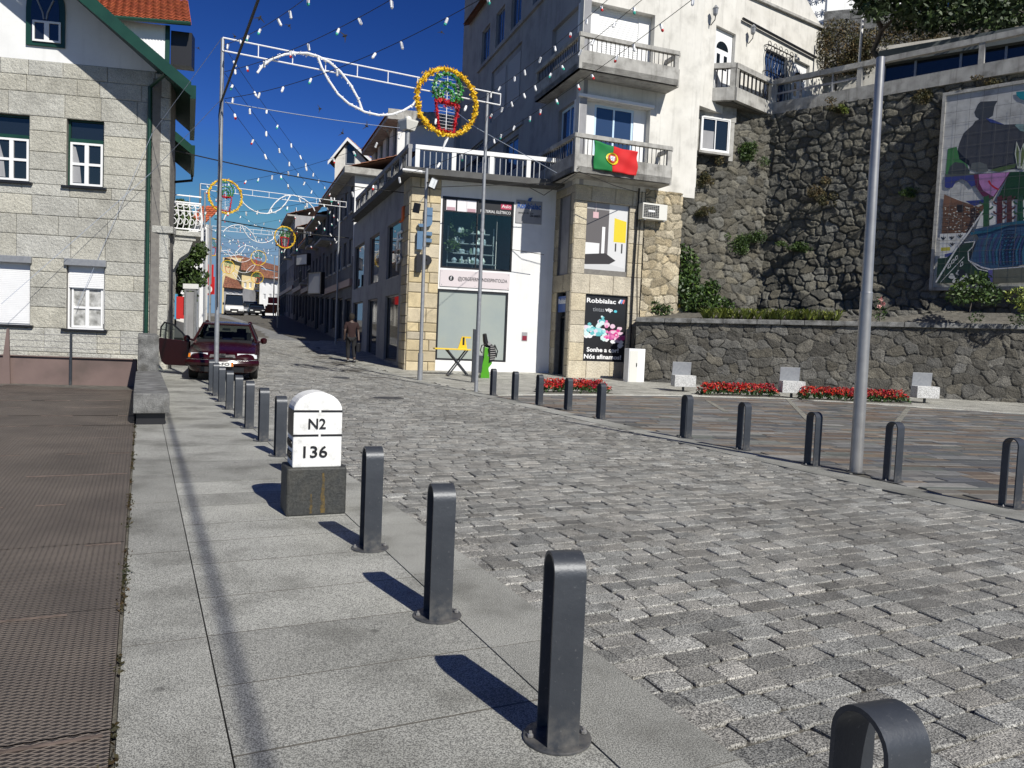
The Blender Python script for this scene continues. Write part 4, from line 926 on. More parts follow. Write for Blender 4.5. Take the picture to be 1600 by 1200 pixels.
# recessed panels with windows
for h, kind in ((top, 's'), (mid, 'g')):
    g = TF.R(*((937, 14, 995, 100) if kind == 's' else (930, 157, 987, 250)), -.3)
    g = (g[0], g[1], max(g[2], h[2]+.02), min(g[3], h[3]-.05))
    mb = MB(); wallgrid(mb, TF, h[0]-.02, h[1]+.02, h[2]-.02, h[3]+.02, [g], .15, d=-.302); mb.build('recess_panel', mt['white'], tw)
    if kind == 's': shutter(tw, TF, g, .33, 'shut')
    else: window(tw, TF, g, .33, 'bpaint', 'bglass', 2, 1, .09)
# left (street) face
def LR(x0, y0, x1, y1, d=0.):
    a, b = TL.at(x1, y0, d), TL.at(x0, y1, d); z1 = TL.at((x0+x1)/2, y0, d)[1]; z0 = TL.at((x0+x1)/2, y1, d)[1]; return (min(a[0], b[0]), max(a[0], b[0]), z0, z1)
uL = TL.at(719, 200)[0]
lw = [LR(752, 40, 766, 88), LR(774, 14, 789, 66), LR(798, 0, 815, 42)]
lrec = LR(766, 90, 815, 172); lmid = LR(785, 218, 810, 268); cw_m = LR(870, 166, 899, 245); cw_t = LR(861, 28, 905, 95); ld2 = LR(735, 225, 755, 265)
z0w = min(w[2] for w in lw)
lw = [(w[0], w[1], z0w, z0w+1.75) for w in lw]; lw.append((lw[2][0]-2.9, lw[2][0]-1.5, z0w, z0w+1.75))
allh = lw+[lrec, lmid, cw_m, cw_t, ld2]
mb = MB(); wallgrid(mb, TL, .005, uL, zst, zt_, allh, .3); mb.build('street_wall', mt['grey_shade'], tw)
for w in lw: window(tw, TL, w, .1, 'galv', 'bglass', 2, 1, .06)
mb = MB(); mb.box(TL, lw[3][0]-.2, lw[0][1]+.4, 0.002, .12, z0w-.22, z0w-.05); mb.build('ledge', mt['grey_shade'], tw)
a, b, e, f = lrec; mb = MB(); mb.box(TL, a-.1, b+.1, -.15, -.1, e-.05, f+.05); mb.build('recess_panel', mt['grey_shade'], tw)
for k in (0, 1): shutter(tw, TL, (a+(b-a)*(.08+.46*k), a+(b-a)*(.46+.46*k), e+.1, f-.3), .07, 'gshut')
for w in (lmid, ld2): window(tw, TL, w, .12, 'galv', 'bglass', 2, 1, .07)
window(tw, TL, cw_m, .15, 'bpaint', 'bglass', 2, 1, .09); shutter(tw, TL, cw_t, .15, 'gshut')
mb = MB(); mb.box(TL, lmid[0]-.6, uL, 0.002, .1, lmid[3]+.25, lmid[3]+.5); mb.build('string_course', mt['grey_shade'], tw)
mb = MB(); mb.box(TL, uL-.01, uL+.4, -3, .25, zst, 16.5); mb.build('end_pier', mt['grey_shade'], tw)
# roof edge at top left
ra, rb = TL.at(734, 28, .6), TL.at(768, 0, .6)
mb = MB(); a = TL.P(uL-1.2, .35, ra[1]+.5); b = TL.P(.3, .35, ra[1]+.5); up_ = Vector((3., 1.0, 1.2)); tiled_roof(mb, a, b, b+up_, a+up_, 8, None, R7, .04); mb.build('roof', mt['otile'], tw, attr=True)
# balconies wrap the corner
def balcony(fz, ft, rz_, dF, uR, dL, lenL, nb, lab=None):
    B = MB(); o = Vector((TF.P(0, 0, 0)))
    A = TF.P(0, dF, 0); # corner shifted outwards on both faces
    cx = lambda dF_, dL_: o + TF.n*dF_ + TL.n*dL_
    P0 = o; c00 = cx(dF, dL); cR = TF.P(uR, dF, 0); cB = TL.P(lenL, dL, 0)
    prism(B, [c00, cR, TF.P(uR, .01, 0), TF.P(0, .01, 0), TL.P(lenL, .01, 0), cB], fz-.22, fz-.003)
    s_ = B.build('balcony', mt['conc'], tw)
    fA = Fr((c00.x, c00.y), (cR.x-c00.x, cR.y-c00.y)); LA = (cR-c00).length; fB = Fr((c00.x, c00.y), (cB.x-c00.x, cB.y-c00.y)); LB_ = (cB-c00).length
    B = MB(); T_ = .12
    def side(B, f, L_, tt):
        B.box(f, 0, L_, -tt, 0, fz-.22, fz+.42); B.box(f, 0, L_, -tt-.03, .03, rz_-.14, rz_); B.box(f, 0.001, .17, -tt, -.002, fz+.42, rz_-.14); B.box(f, L_-.17, L_-.001, -tt, -.002, fz+.42, rz_-.14)
    side(B, fA, LA, T_); fC = Fr((cR.x, cR.y), (-TF.n.x, -TF.n.y)); B.box(fC, .12, dF, -T_, 0, fz-.22, fz+.42) if True else 0; B.box(fC, .12, dF, -T_, .0, rz_-.14, rz_)
    B.build('parapet', mt['conc'], s_)
    B = MB(); side(B, fB, LB_, T_); B.build('side_parapet', mt['conc'], s_)
    B = MB(); bars(B, fA, .25, LA-.2, fz+.42, rz_-.14, -.06, nb, .010); B.build('bars', mt['black'], s_); B = MB(); bars(B, fB, .2, LB_-.2, fz+.42, rz_-.14, -.06, int(nb*1.2), .012); B.build('bars', mt['black'], s_)
    return s_, fA, LA
# depth of the balconies along the front ~1.0 m
zf1 = TF.at(885, 266, 1.0)[1]; zr1 = TF.at(890, 205, 1.0)[1]; uR1 = TF.at(1050, 240, 1.0)[0]
zf2 = TF.at(897, 104, 1.0)[1]; zr2 = TF.at(899, 47, 1.0)[1]; uR2 = TF.at(1061, 100, 1.0)[0]
B1, fA1, LA1 = balcony(zf1+.22, 0, zr1, 1.0, uR1, .55, 4.6, 20)
B2, fA2, LA2 = balcony(zf2+.22, 0, zr2, 1.0, uR2, .55, 3.3, 20)
mb = MB(); mb.box(TF, mid[0]-.1, mid[1]+.1, .002, .12, mid[3]+.02, mid[3]+.12); mb.build('lintel', mt['paint'], tw)
# posters
t = thing('advertising_board', 'tall black poster with white lettering and turquoise and pink powder cloud', 'poster', TF.P(pl[0], 0, pl[2]))
mb = MB(); mb.box(TF, pl[0], pl[1], -.12, -.08, pl[2], pl[3]); bo = mb.build('panel', mt['black'], t)
W_, H_ = pl[1]-pl[0], pl[3]-pl[2]; X = lambda a: pl[0]+W_*a; Z = lambda b: pl[3]-H_*b
text('Robbialac', TF, (X(.05), X(.74), Z(.125), Z(.055)), -.078, 'paint', t, bold=.02)
text('tintas', TF, (X(.2), X(.47), Z(.25), Z(.19)), -.078, 'galv', t); text('vip', TF, (X(.49), X(.67), Z(.26), Z(.19)), -.078, 'paint', t, bold=.03)
text('Sonhe a cor!', TF, (X(.10), X(.86), Z(.86), Z(.79)), -.078, 'paint', t, bold=.03); text('Nós afinamos!', TF, (X(.04), X(.93), Z(.965), Z(.895)), -.078, 'paint', t, bold=.03)
mb = MB()
for k, c in enumerate(((.7, .7, .72), (.15, .3, .6), (.6, .15, .15))): mb.ext(TF, [(X(.79+.05*k), Z(.10)), (X(.83+.05*k), Z(.12)), (X(.88+.04*k), Z(.055)), (X(.84+.04*k), Z(.05))], -.078, -.074+.001*k, c)
mb.build('emblem', mt['attr'], t, attr=True); mb = MB()
mb.ext(TF, [(X(.74+.04*math.cos(a)), Z(.235)+.05*math.sin(a)) for a in [k*math.pi/5 for k in range(10)]], -.078, -.074, (.1, .5, .6)); mb.build('emblem', mt['attr'], t, attr=True)
mb = MB(); r_ = random.Random(9)
for k in range(150):
    a = r_.random(); u = .03+.94*a; zc_ = .50+.12*a+r_.gauss(0, .045); r0 = r_.uniform(.025, .075)
    if k < 26: zc_ += .09; c = (.75, .75, .76)
    elif a < .5: c = r_.choice([(.12, .42, .45), (.3, .6, .62), (.55, .7, .7), (.65, .55, .65)])
    else: c = r_.choice([(.6, .05, .25), (.7, .2, .4), (.5, .1, .3), (.7, .5, .6)])
    if .35 < a < .6 and r_.random() < .5: zc_ -= .1
    mb.ext(TF, [(X(min(.99, max(.01, u))+r0*math.cos(q)*r_.uniform(.7, 1.1)), Z(zc_)+r0*1.3*math.sin(q)*r_.uniform(.7, 1.1)) for q in [i*math.pi/4 for i in range(8)]], -.079, -.077+.00005*k, c)
mb.build('powder_cloud', mt['attr'], t, attr=True)
t = thing('advertising_board', 'interior photo poster with a yellow cupboard and dark table above the black poster', 'poster', TF.P(pu[0], 0, pu[2]))
W_, H_ = pu[1]-pu[0], pu[3]-pu[2]; X = lambda a: pu[0]+W_*a; Z = lambda b: pu[3]-H_*b
mb = MB(); mb.box(TF, pu[0], pu[1], -.14, -.1, pu[2], pu[3]); mb.build('panel', pm('poster_grey', (.35, .35, .36)), t)
mb = MB(); k = [0]
def pr(pts, c): k[0] += 1; mb.ext(TF, [(X(a), Z(b)) for a, b in pts], -.1, -.099+.0012*k[0], c)
pr([(0, .1), (.55, .1), (.55, .8), (0, .8)], (.12, .11, .11)); pr([(.55, 0), (1, 0), (1, .95), (.55, .95)], (.62, .62, .62)); pr([(.68, .2), (.97, .24), (.97, .56), (.68, .56)], (.7, .55, .03)); pr([(0, .6), (.35, .6), (.35, .82), (0, .82)], (.7, .7, .7))
pr([(.4, .35), (.47, .35), (.47, .82), (.4, .82)], (.8, .8, .8)); pr([(0, .78), (.5, .74), (.75, .84), (.6, .9), (0, .95)], (.04, .035, .035)); pr([(0, .93), (.6, .9), (1, .95), (1, 1), (0, 1)], (.55, .55, .55)); pr([(.17, .14), (.3, .14), (.3, .23), (.17, .23)], (.6, .4, .42)); pr([(.225, 0), (.24, 0), (.24, .14), (.225, .14)], (.6, .5, .5))
pr([(.72, .58), (.75, .58), (.75, .7), (.72, .7)], (.05, .05, .05)); pr([(.87, .58), (.9, .58), (.9, .72), (.87, .72)], (.05, .05, .05)); mb.build('picture', mt['attr'], t, attr=True)
# left face of ground floor: grey poster, entrance
mb = MB(); mb.box(TL, hl[1][0], hl[1][1], -.15, -.1, hl[1][2], hl[1][3]); mb.build('window_panel', mt['grey_shade'], tw)
mb = MB(); mb.box(TL, hl[0][0], hl[0][1], -.3, -.25, hl[0][2], hl[0][3]); dr = mb.build('door', mt['glass'], tw)
mb = MB(); frame_bars(mb, TL, (hl[0][0], hl[0][1], 0, 2.4), -.25, -.2, .07, 1, 1); mb.build('door_frame', mt['black'], dr)
mb = MB(); mb.tube([TL.P(hl[0][0]+.15, -.15, .9), TL.P(hl[0][0]+.15, -.15, 1.5)], .02, 6); mb.build('handle', mt['steel'], dr)
t = thing('shop_sign', 'blue shop sign hanging over the dark entrance of the paint shop', 'sign', TL.P(.5, -.1, 2.6)); mb = MB(); mb.box(TL, hl[0][0]+.02, hl[0][1]-.02, -.12, -.06, 2.55, 3.15); mb.build('board', mt['blue'], t)
text('Robbialac', TL, (hl[0][0]+.08, hl[0][1]-.08, 2.86, 3.06), -.058, 'paint', t, flip=True, bold=.02)
# ac unit
q = TF.R(1005, 316, 1042, 345, .45); t = thing('air_conditioner', 'cream air conditioning unit bracketed to the stone wall', 'air conditioner', TF.P(q[0], .2, q[2]))
mb = MB(); mb.box(TF, q[0], q[1], .1, .45, q[2], q[3]); mb.build('casing', mt['ac'], t, bevel=.01)
mb = MB(); gq = (q[0]+.04, q[0]+(q[1]-q[0])*.66, q[2]+.06, q[3]-.06); mb.box(TF, *gq[:2], .451, .456, *gq[2:]); gr = mb.build('grille', mt['black'], t)
mb = MB()
for k in range(9): z = gq[2]+(gq[3]-gq[2])*k/8; mb.box(TF, gq[0], gq[1], .457, .463, z-.003, z+.003)
for k in range(9): u = gq[0]+(gq[1]-gq[0])*k/8; mb.box(TF, u-.003, u+.003, .464, .468, gq[2], gq[3])
mb.build('grille_bars', mt['ac'], gr)
mb = MB(); mb.box(TF, gq[0]+.19, gq[1]-.19, .469, .475, gq[2]+.2, gq[3]-.2); mb.build('badge', mt['paint'], gr)
for u in (q[0]+.1, q[1]-.14): mb = MB(); mb.box(TF, u, u+.04, .0, .45, q[2]-.05, q[2]-.01); mb.build('bracket', mt['galv'], t)
# pipe and cables on the facade
up = TF.at(999, 290, .1)[0]; t = curve_thing('facade_pipe', [TF.P(up, .1, zst+.1), TF.P(up-.05, .1, 4), TF.P(up-.05, .1, 0)], .035, 'cable', 'black cable conduit running down the stone facade beside the poster', 'pipe')
t = curve_thing('facade_pipe', [TF.P(up+.16, .06, zst), TF.P(up+.12, .06, 4.2), TF.P(up+.25, .06, 2.2), TF.P(up+.1, .08, 1.2)], .012, 'cable', 'thin loose cable on the stone facade right of the conduit', 'cable')
# cabinets
p = G(987, 597); fc = Fr((p.x, p.y), (.93, .36)); t = thing('utility_cabinet', 'pale grey utility cabinet at the foot of the stone facade', 'cabinet', p)
hh_ = (597-541)/1200*p.y
mb = MB(); mb.box(fc, -.16, .50, -.35, 0, -.05, hh_); mb.build('casing', mt['paint'], t, bevel=.01); mb = MB(); mb.box(fc, -.13, .2, .002, .012, .08, hh_-.08); dd = mb.build('door', mt['ac'], t); mb = MB(); mb.box(fc, .14, .17, .013, .03, hh_*.5, hh_*.6); mb.build('handle', mt['black'], dd)
q = at(1044, 461, 30.2), at(1078, 494, 30.0)
t = thing('meter_box', 'cream electricity meter box with a warning triangle among the ivy', 'meter box', q[1]); fc = fr2((q[0].x, q[0].y), (q[1].x, q[1].y+.25)); L_ = (q[1]-q[0]).to_2d().length
mb = MB(); mb.box(fc, 0, L_, -.3, 0, q[1].z-.1, q[0].z); mb.build('casing', pm('cream_paint', (.6, .52, .33), (.5, .43, .27), 3), t, bevel=.01); mb = MB(); c_ = (q[0].z+q[1].z)/2+.02; mb.ext(fc, [(L_/2-.12, c_-.1), (L_/2+.12, c_-.1), (L_/2, c_+.12)], .002, .006, (.75, .5, .02)); mb.ext(fc, [(L_/2-.015, c_-.06), (L_/2+.03, c_), (L_/2, c_+.01), (L_/2+.01, c_+.06), (L_/2-.03, c_), (L_/2, c_-.01)], .0065, .008, (.02, .02, .02)); mb.build('warning_sign', mt['attr'], t, attr=True)
mb = MB(); mb.box(fc, -.02, L_+.03, -.33, .04, q[0].z, q[0].z+.03); mb.build('lid', mt['galv'], t)
# flag on the balcony
fq = [fA1.at(928, 219, .06), fA1.at(997, 237, .06), fA1.at(993, 275, .06), fA1.at(927, 264, .06)]
t = thing('flag', 'green and red Portuguese flag hanging over the balcony parapet', 'flag', fA1.P(fq[0][0], .06, fq[0][1])); r_ = random.Random(2)
def flagpt(a, b):
    top_ = Vector(fq[0]).lerp(Vector(fq[1]), a); bot = Vector(fq[3]).lerp(Vector(fq[2]), a); v = top_.lerp(bot, b)
    return fA1.P(v.x+.02*math.sin(b*7+a*3), .075+.025*math.sin(a*17+b*4)+.02*math.sin(a*7-b*9)+.03*b, v.y-.05*math.sin(a*math.pi)*(1-b)*1.0)
N_ = 28
for nm, a0, a1, mm in (('green_field', 0, .42, 'flag_g'), ('red_field', .42, 1, 'redcloth')):
    mb = MB(); n = int(N_*(a1-a0))+1
    for i in range(n+1):
        for j in range(17): mb.v.append(tuple(flagpt(a0+(a1-a0)*i/n, j/16)))
    for i in range(n):
        for j in range(16): mb.face((i*17+j, (i+1)*17+j, (i+1)*17+j+1, i*17+j+1))
    mb.build(nm, mt[mm], t, smooth=True, solid=.006)
mb = MB()
def disc(a, b, ra, rb, off, c, pts=None, n=20):
    P = pts or [(math.cos(2*math.pi*k/n), math.sin(2*math.pi*k/n)) for k in range(n)]
    mb.poly([flagpt(a+ra*x, b-rb*y)+fA1.n*off for x, y in P], c)
disc(.42, .5, .145, .225, .036, (.75, .60, .02)); disc(.42, .5, .118, .185, .046, (.30, .12, .02))
disc(.42, .5, .085, .15, .058, (.55, .01, .012), [(-1, .9), (1, .9), (1, -.2), (.6, -.8), (0, -1), (-.6, -.8), (-1, -.2)]); disc(.42, .5, .058, .10, .074, (.8, .8, .8), [(-1, .9), (1, .9), (1, -.2), (.6, -.8), (0, -1), (-.6, -.8), (-1, -.2)])
for x, y in ((0, 0), (-.035, 0), (.035, 0), (0, .055), (0, -.06)): disc(.42+x, .5-y, .010, .019, .084, (.02, .05, .35), n=8)
for k in range(7):
    x, y = ((-.072, .115), (0, .125), (.072, .115), (-.073, 0), (.073, 0), (-.05, -.09), (.05, -.09))[k]; disc(.42+x, .5-y, .007, .012, .070, (.75, .6, .02), n=6)
mb.build('coat_of_arms', mt['attr'], t, attr=True)
# ------------------------------------------------------------------ stone retaining walls
def relief_wall(name, fr, u0, u1, zb_, zt_f, cell, rel, res, seed, mat, label, cat, dfun=None, asp=1.5, base=(.16, .16, .158), mort=(.11, .11, .108), parent=None, skip=None, regular=.35, jw=.15, drop=.22, rough=.26):
    rn = np.random.RandomState(seed); zmax = max(zt_f(u0), zt_f(u1), zt_f((u0+u1)/2))
    nu, nz = int((u1-u0)/res)+1, int((zmax-zb_)/res)+1
    U = np.linspace(u0, u1, nu); T = np.linspace(0, 1, nz); ztop = np.array([zt_f(u) for u in U])
    uu = np.repeat(U[:, None], nz, 1); zz = zb_+(ztop[:, None]-zb_)*T[None, :]
    wy = cell/asp; rows = int((zmax-zb_)/wy)+3; S = []
    for j in range(rows):
        u = u0-cell*rn.rand()
        while u < u1+cell:
            S.append((u, zb_+(j-.5)*wy+rn.uniform(-regular, regular)*wy)); u += cell*rn.uniform(.55, 1.5)
    S = np.array(S, dtype=np.float32); S = S[rn.rand(len(S)) > drop]; warp = .35*cell
    wx = uu+warp*.4*np.sin(zz*5.1+uu*2.3)+warp*.15*np.sin(uu*13+zz*9); wz = zz+warp*.3*np.sin(uu*4.3+zz*1.7)+warp*.1*np.sin(uu*17-zz*7)
    P = np.stack([wx.ravel(), wz.ravel()], 1).astype(np.float32); F1 = np.empty(len(P), np.float32); F2 = F1.copy(); I1 = np.empty(len(P), int)
    for s in range(0, len(P), 3000):
        d = ((P[s:s+3000, None, 0]-S[None, :, 0])**4+((P[s:s+3000, None, 1]-S[None, :, 1])*asp)**4)**.25
        k = np.argpartition(d, 1, axis=1)[:, :2]; a = np.take_along_axis(d, k, 1); o = np.argsort(a, 1); a = np.take_along_axis(a, o, 1); k = np.take_along_axis(k, o, 1)
        F1[s:s+3000] = a[:, 0]; F2[s:s+3000] = a[:, 1]; I1[s:s+3000] = k[:, 0]
    e = np.clip((F2-F1)/(cell*jw), 0, 1); e = e*e*(3-2*e)
    off = rn.rand(len(S)).astype(np.float32); tu = rn.uniform(-.5, .5, len(S)); tz = rn.uniform(-.5, .5, len(S))
    h = rel*(e*(.6+.7*off[I1]))+rel*.6*e*((P[:, 0]-S[I1, 0])*tu[I1]+(P[:, 1]-S[I1, 1])*tz[I1])/cell
    nn = np.zeros(len(P)); fx = 1.
    for k in range(6):
        fx *= 2.0; ph = rn.rand(4)*6; nn += np.sin(P[:, 0]*fx*3.1+ph[0]+1.7*np.sin(P[:, 1]*fx*2.3+ph[1]))*np.sin(P[:, 1]*fx*3.7+ph[2]+1.3*np.sin(P[:, 0]*fx*2.9+ph[3]))/(fx**.7)
    h = h+rel*rough*nn
    if dfun is not None: h = h+dfun(uu.ravel(), zz.ravel())
    uf, zf = uu.ravel(), zz.ravel(); L = fr.P(u0, 0, zb_)
    X = fr.o.x+fr.d.x*uf+fr.n.x*h-L.x; Y = fr.o.y+fr.d.y*uf+fr.n.y*h-L.y; Zc = zf-L.z
    V = np.stack([X, Y, Zc], 1)
    i, j = np.meshgrid(np.arange(nu-1), np.arange(nz-1), indexing='ij'); a = (i*nz+j).ravel()
    Fc = np.stack([a, a+nz, a+nz+1, a+1], 1)
    me = bpy.data.meshes.new(name); me.vertices.add(len(V)); me.vertices.foreach_set('co', V.ravel())
    me.loops.add(Fc.size); me.loops.foreach_set('vertex_index', Fc.ravel()); me.polygons.add(len(Fc)); me.polygons.foreach_set('loop_start', np.arange(0, Fc.size, 4)); me.polygons.foreach_set('loop_total', np.full(len(Fc), 4))
    me.update(calc_edges=True); me.polygons.foreach_set('use_smooth', [True]*len(Fc))
    tone = (.6+.8*rn.rand(len(S)))[I1]; warm = (rn.rand(len(S))*.12)[I1]
    c = np.ones((len(P), 4), np.float32)
    for q in range(3): c[:, q] = (base[q]*tone*(1+warm*(.6, 0, -1.2)[q]))*e+mort[q]*(1-e)
    at_ = me.attributes.new('Col', 'FLOAT_COLOR', 'POINT'); at_.data.foreach_set('color', c.ravel())
    me.materials.append(mat); o = bpy.data.objects.new(name, me); C.objects.link(o); WL[o.name] = L
    if parent is not None: o.parent = parent; o.location = L-WL[parent.name]
    else: o.location = L; tg(o, label, cat)
    return o
LW = fr2(G(990, 595), G(1600, 630)); lz0, lz1 = LW.at(990, 503)[1], LW.at(1600, 515)[1]; lu1 = LW.at(1600, 560)[0]; lt = lambda u: lz0+(lz1-lz0)*u/lu1
lw_ = thing('low_wall', 'lower rough granite wall with a stone coping behind the seats and red flowers', 'wall', LW.P(0, 0, 0))
relief_wall('stonework', LW, 0, lu1+2.2, -.05, lt, .44, .05, .024, 3, mt['rubble'], '', '', parent=lw_, base=(.125, .122, .117), mort=(.105, .102, .096), asp=1.45, jw=.10, drop=.2, rough=.5)
relief_wall('rubble_wall', TF, u_c+.01, uS, -.05, lambda u: zst+.12, .42, .07, .03, 44, mt['rubble'], '', '', parent=tw, base=(.50, .44, .34), mort=(.30, .27, .21), asp=1.35, jw=.14, drop=.1, rough=.3)
mb = MB(); u = -.02
while u < lu1+2.2:
    l = rg.uniform(.7, 1.2); mb.hexa([LW.P(u, .16, lt(u)), LW.P(u+l-.012, .16, lt(u+l)), LW.P(u+l-.012, -.35, lt(u+l)), LW.P(u, -.35, lt(u)), LW.P(u, .15, lt(u)+.17), LW.P(u+l-.012, .15, lt(u+l)+.17), LW.P(u+l-.012, -.35, lt(u+l)+.17), LW.P(u, -.35, lt(u)+.17)]); u += l
mb.build('coping', mt['bstone'], lw_, bevel=.02)
mb = MB(); mb.box(LW, 0, .02, -1.6, -.0, -.05, lz0+.0); mb.box(LW, 0.03, lu1+2.2, -.34, -.12, -.05, min(lz0, lz1)-.05); mb.build('wall_end', mt['bstone'], lw_)
ua_, ub_ = at(1205, 180, 32.3), at(1620, 106, 26.2); UW = fr2(ua_, ub_); UL = fr2(at(1056, 300, 31.0), ua_)
ztw = ua_.z
bump_ = lambda u, z: np.clip((6.4-z)/4.2, 0, 1)**1.5*(.55+.25*np.sin(u*1.3)+.15*np.sin(u*3.1+z*2))
wl_len = (ub_-ua_).to_2d().length; ull = (ua_-at(1056, 300, 31.0)).to_2d().length
mu0, mz1 = UW.at(1479, 150); mu1, mz0 = UW.at(1459, 449)
up_w = thing('retaining_wall', 'tall dark rubble stone retaining wall below the terrace balustrade', 'wall', UW.P(0, 0, 2))
relief_wall('stonework', UW, 0, wl_len+2.5, 1.9, lambda u: ztw+.0, .45, .11, .032, 8, mt['rubble'], '', '', dfun=bump_, parent=up_w, base=(.155, .152, .138), mort=(.135, .131, .118), asp=1.4, rough=.30, drop=.12, regular=.2)
bump2 = lambda u, z: np.clip((6.2-z)/4.2, 0, 1)**1.5*.5
relief_wall('stonework', UL, -.3, ull, 1.9, lambda u: ztw-.15*(1-max(0, u)/ull), .42, .11, .032, 12, mt['rubble'], '', '', dfun=bump2, parent=up_w, base=(.15, .146, .134), mort=(.13, .126, .115), asp=1.4, rough=.33, drop=.15)
# planting bed between the walls
mb = MB(); qa, qb = LW.P(-.2, -.2, 0), LW.P(lu1+2.5, -.2, 0); qc, qd = UW.P(wl_len+2.5, -.3, 0), UL.P(-.5, -.3, 0)
for k in range(14):
    t0, t1 = k/14, (k+1)/14; zf = lambda t: lt(lu1*t)+.04
    for j in range(4):
        s0, s1 = j/4, (j+1)/4; pf = lambda t, s: (qa.lerp(qb, t).lerp(qd.lerp(qc, t), s)); q = [(pf(t0, s0), t0, s0), (pf(t1, s0), t1, s0), (pf(t1, s1), t1, s1), (pf(t0, s1), t0, s1)]
        mb.poly([(p.x, p.y, zf(t)+s*.55) for p, t, s in q])
mb.build('planting_bed', mt['earth'], kind='structure', loc=(8, 28, 2))
mb = MB(); u = 3.6   # stepped ledge stones below the mural
relief_wall('rock_ledge', Fr((LW.P(0, -1.0, 0).x, LW.P(0, -1.0, 0).y), (LW.d.x, LW.d.y)), LW.at(1325, 470, -1.)[0], lu1+2, 1.9, lambda u: lt(u)+.62, .75, .12, .04, 30, mt['rubble'], 'low step of rough ledge stones in the planting bed below the mural', 'rocks', asp=2.4, base=(.19, .185, .175), mort=(.08, .08, .075))
# terrace slab, balustrade
bt = thing('balustrade', 'weathered white concrete terrace balustrade running along the top of the retaining wall', 'balustrade', UW.P(0, 0, ztw))
c1, c2, c3, c4 = at(1098, 155, 30.9), at(1147, 153, 30.6), at(1205, 180, 32.4), at(1620, 106, 26.1)
zt0 = c3.z
segs = [(c1, c2, (1098, 108), (1147, 98)), (c2, c3, (1147, 98), (1218, 122)), (c3, c4, (1218, 122), (1600, 60))]
rail_z = at(1400, 103, at(1400, 145, 29.2).y)
for i, (a, b, _, _) in enumerate(segs):
    f = fr2(a, b); L_ = (b-a).to_2d().length+(1.8 if i == 2 else 0); zc0 = zt0-.05; hz = 1.45; bh = .5
    mb = MB(); mb.box(f, 0 if i == 0 else -.02, L_, -.25, .12, zc0, zc0+bh); s_ = mb.build('base_beam', mt['conc'], bt)
    mb = MB(); mb.box(f, 0, L_, -.12, .08, zc0+hz-.2, zc0+hz); mb.build('rail', mt['conc'], bt)
    if i < 2: us_ = [.09, L_-.09]
    else: us_ = [f.at(x, 100)[0] for x in (1345, 1533)]+[.08, L_-.1]
    for u in us_: mb = MB(); mb.box(f, u-.09, u+.09, -.10, .06, zc0+bh, zc0+hz-.2); mb.build('post', mt['conc'], bt)
    mb = MB(); n = (4, 8, 0)[i]
    if n: bars(mb, f, .2, L_-.2, zc0+bh, zc0+hz-.2, -.02, n, .025); mb.build('bars', mt['black'], bt)
    if i == 2:
        e = f.at(1345, 100)[0]; mb = MB(); mb.box(f, .1, e-.1, -.05, -.01, zc0+.85, zc0+.93); mb.build('middle_rail', mt['grey_shade'], bt)
        for u in (e*.33, e*.7): mb = MB(); mb.box(f, u-.03, u+.03, -.06, -.0, zc0+bh, zc0+hz-.2); mb.build('thin_post', mt['grey_shade'], bt)
mb = MB(); prism(mb, [c1+Vector((0, .1, 0)), c2+Vector((0, .1, 0)), c3+Vector((.1, .1, 0)), UW.P(wl_len+2.5, -.1, 0), (40, 30, 0), (40, 70, 0), (6, 70, 0)], zt0-.10, zt0-.06); mb.build('terrace_ground', mt['earth'], kind='structure', loc=(10, 35, zt0))
# little window in the wall
fw = fr2(at(1096, 200, 30.75), at(1140, 200, 31.15)); h = fw.R(1099, 182, 1138, 238)
t = thing('cellar_window', 'small white framed window in the stone wall beneath the terrace corner', 'window', fw.P(h[0], 0, h[2]))
mb = MB(); mb.box(fw, h[0]-.45, h[1]+.35, -.5, -.11, h[3]-.02, zt0-.1); mb.box(fw, h[0]-.5, h[0]-.08, -.5, -.12, h[2]-.3, h[3]); mb.box(fw, h[1]+.1, h[1]+.3, -.5, -.12, h[2]-.3, h[3]); mb.build('surround_wall', mt['conc'], t)
mb = MB(); frame_bars(mb, fw, (h[0]-.05, h[1]+.05, h[2]-.05, h[3]+.05), -.11, -.02, .06, 1, 1); mb.build('stone_surround', mt['white'], t)
mb = MB(); frame_bars(mb, fw, h, -.1, -.04, .05, 2, 1); mb.build('frame', mt['paint'], t); mb = MB(); mb.box(fw, h[0]+.02, h[1]-.02, -.09, -.08, h[2], h[3]); mb.build('pane', mt['glass'], t)
mb = MB(); mb.box(fw, h[0]+.07, (h[0]+h[1])/2-.05, -.079, -.075, h[2]+.07, h[2]+.75); mb.build('curtain', mt['grey_shade'], t)
mb = MB(); mb.box(fw, h[0]-.12, h[1]+.12, -.2, .02, h[2]-.14, h[2]-.05); mb.build('sill', mt['conc'], t)
mq = at(1078, 278, 30.3); mb = MB(); mb.bx(mq, (.42, .25, .75), .36); mb.build('wall_box', mt['ac'], loc=mq, bevel=.02, tag=('small white box fixed at the corner of the stone wall beside the building', 'box'))
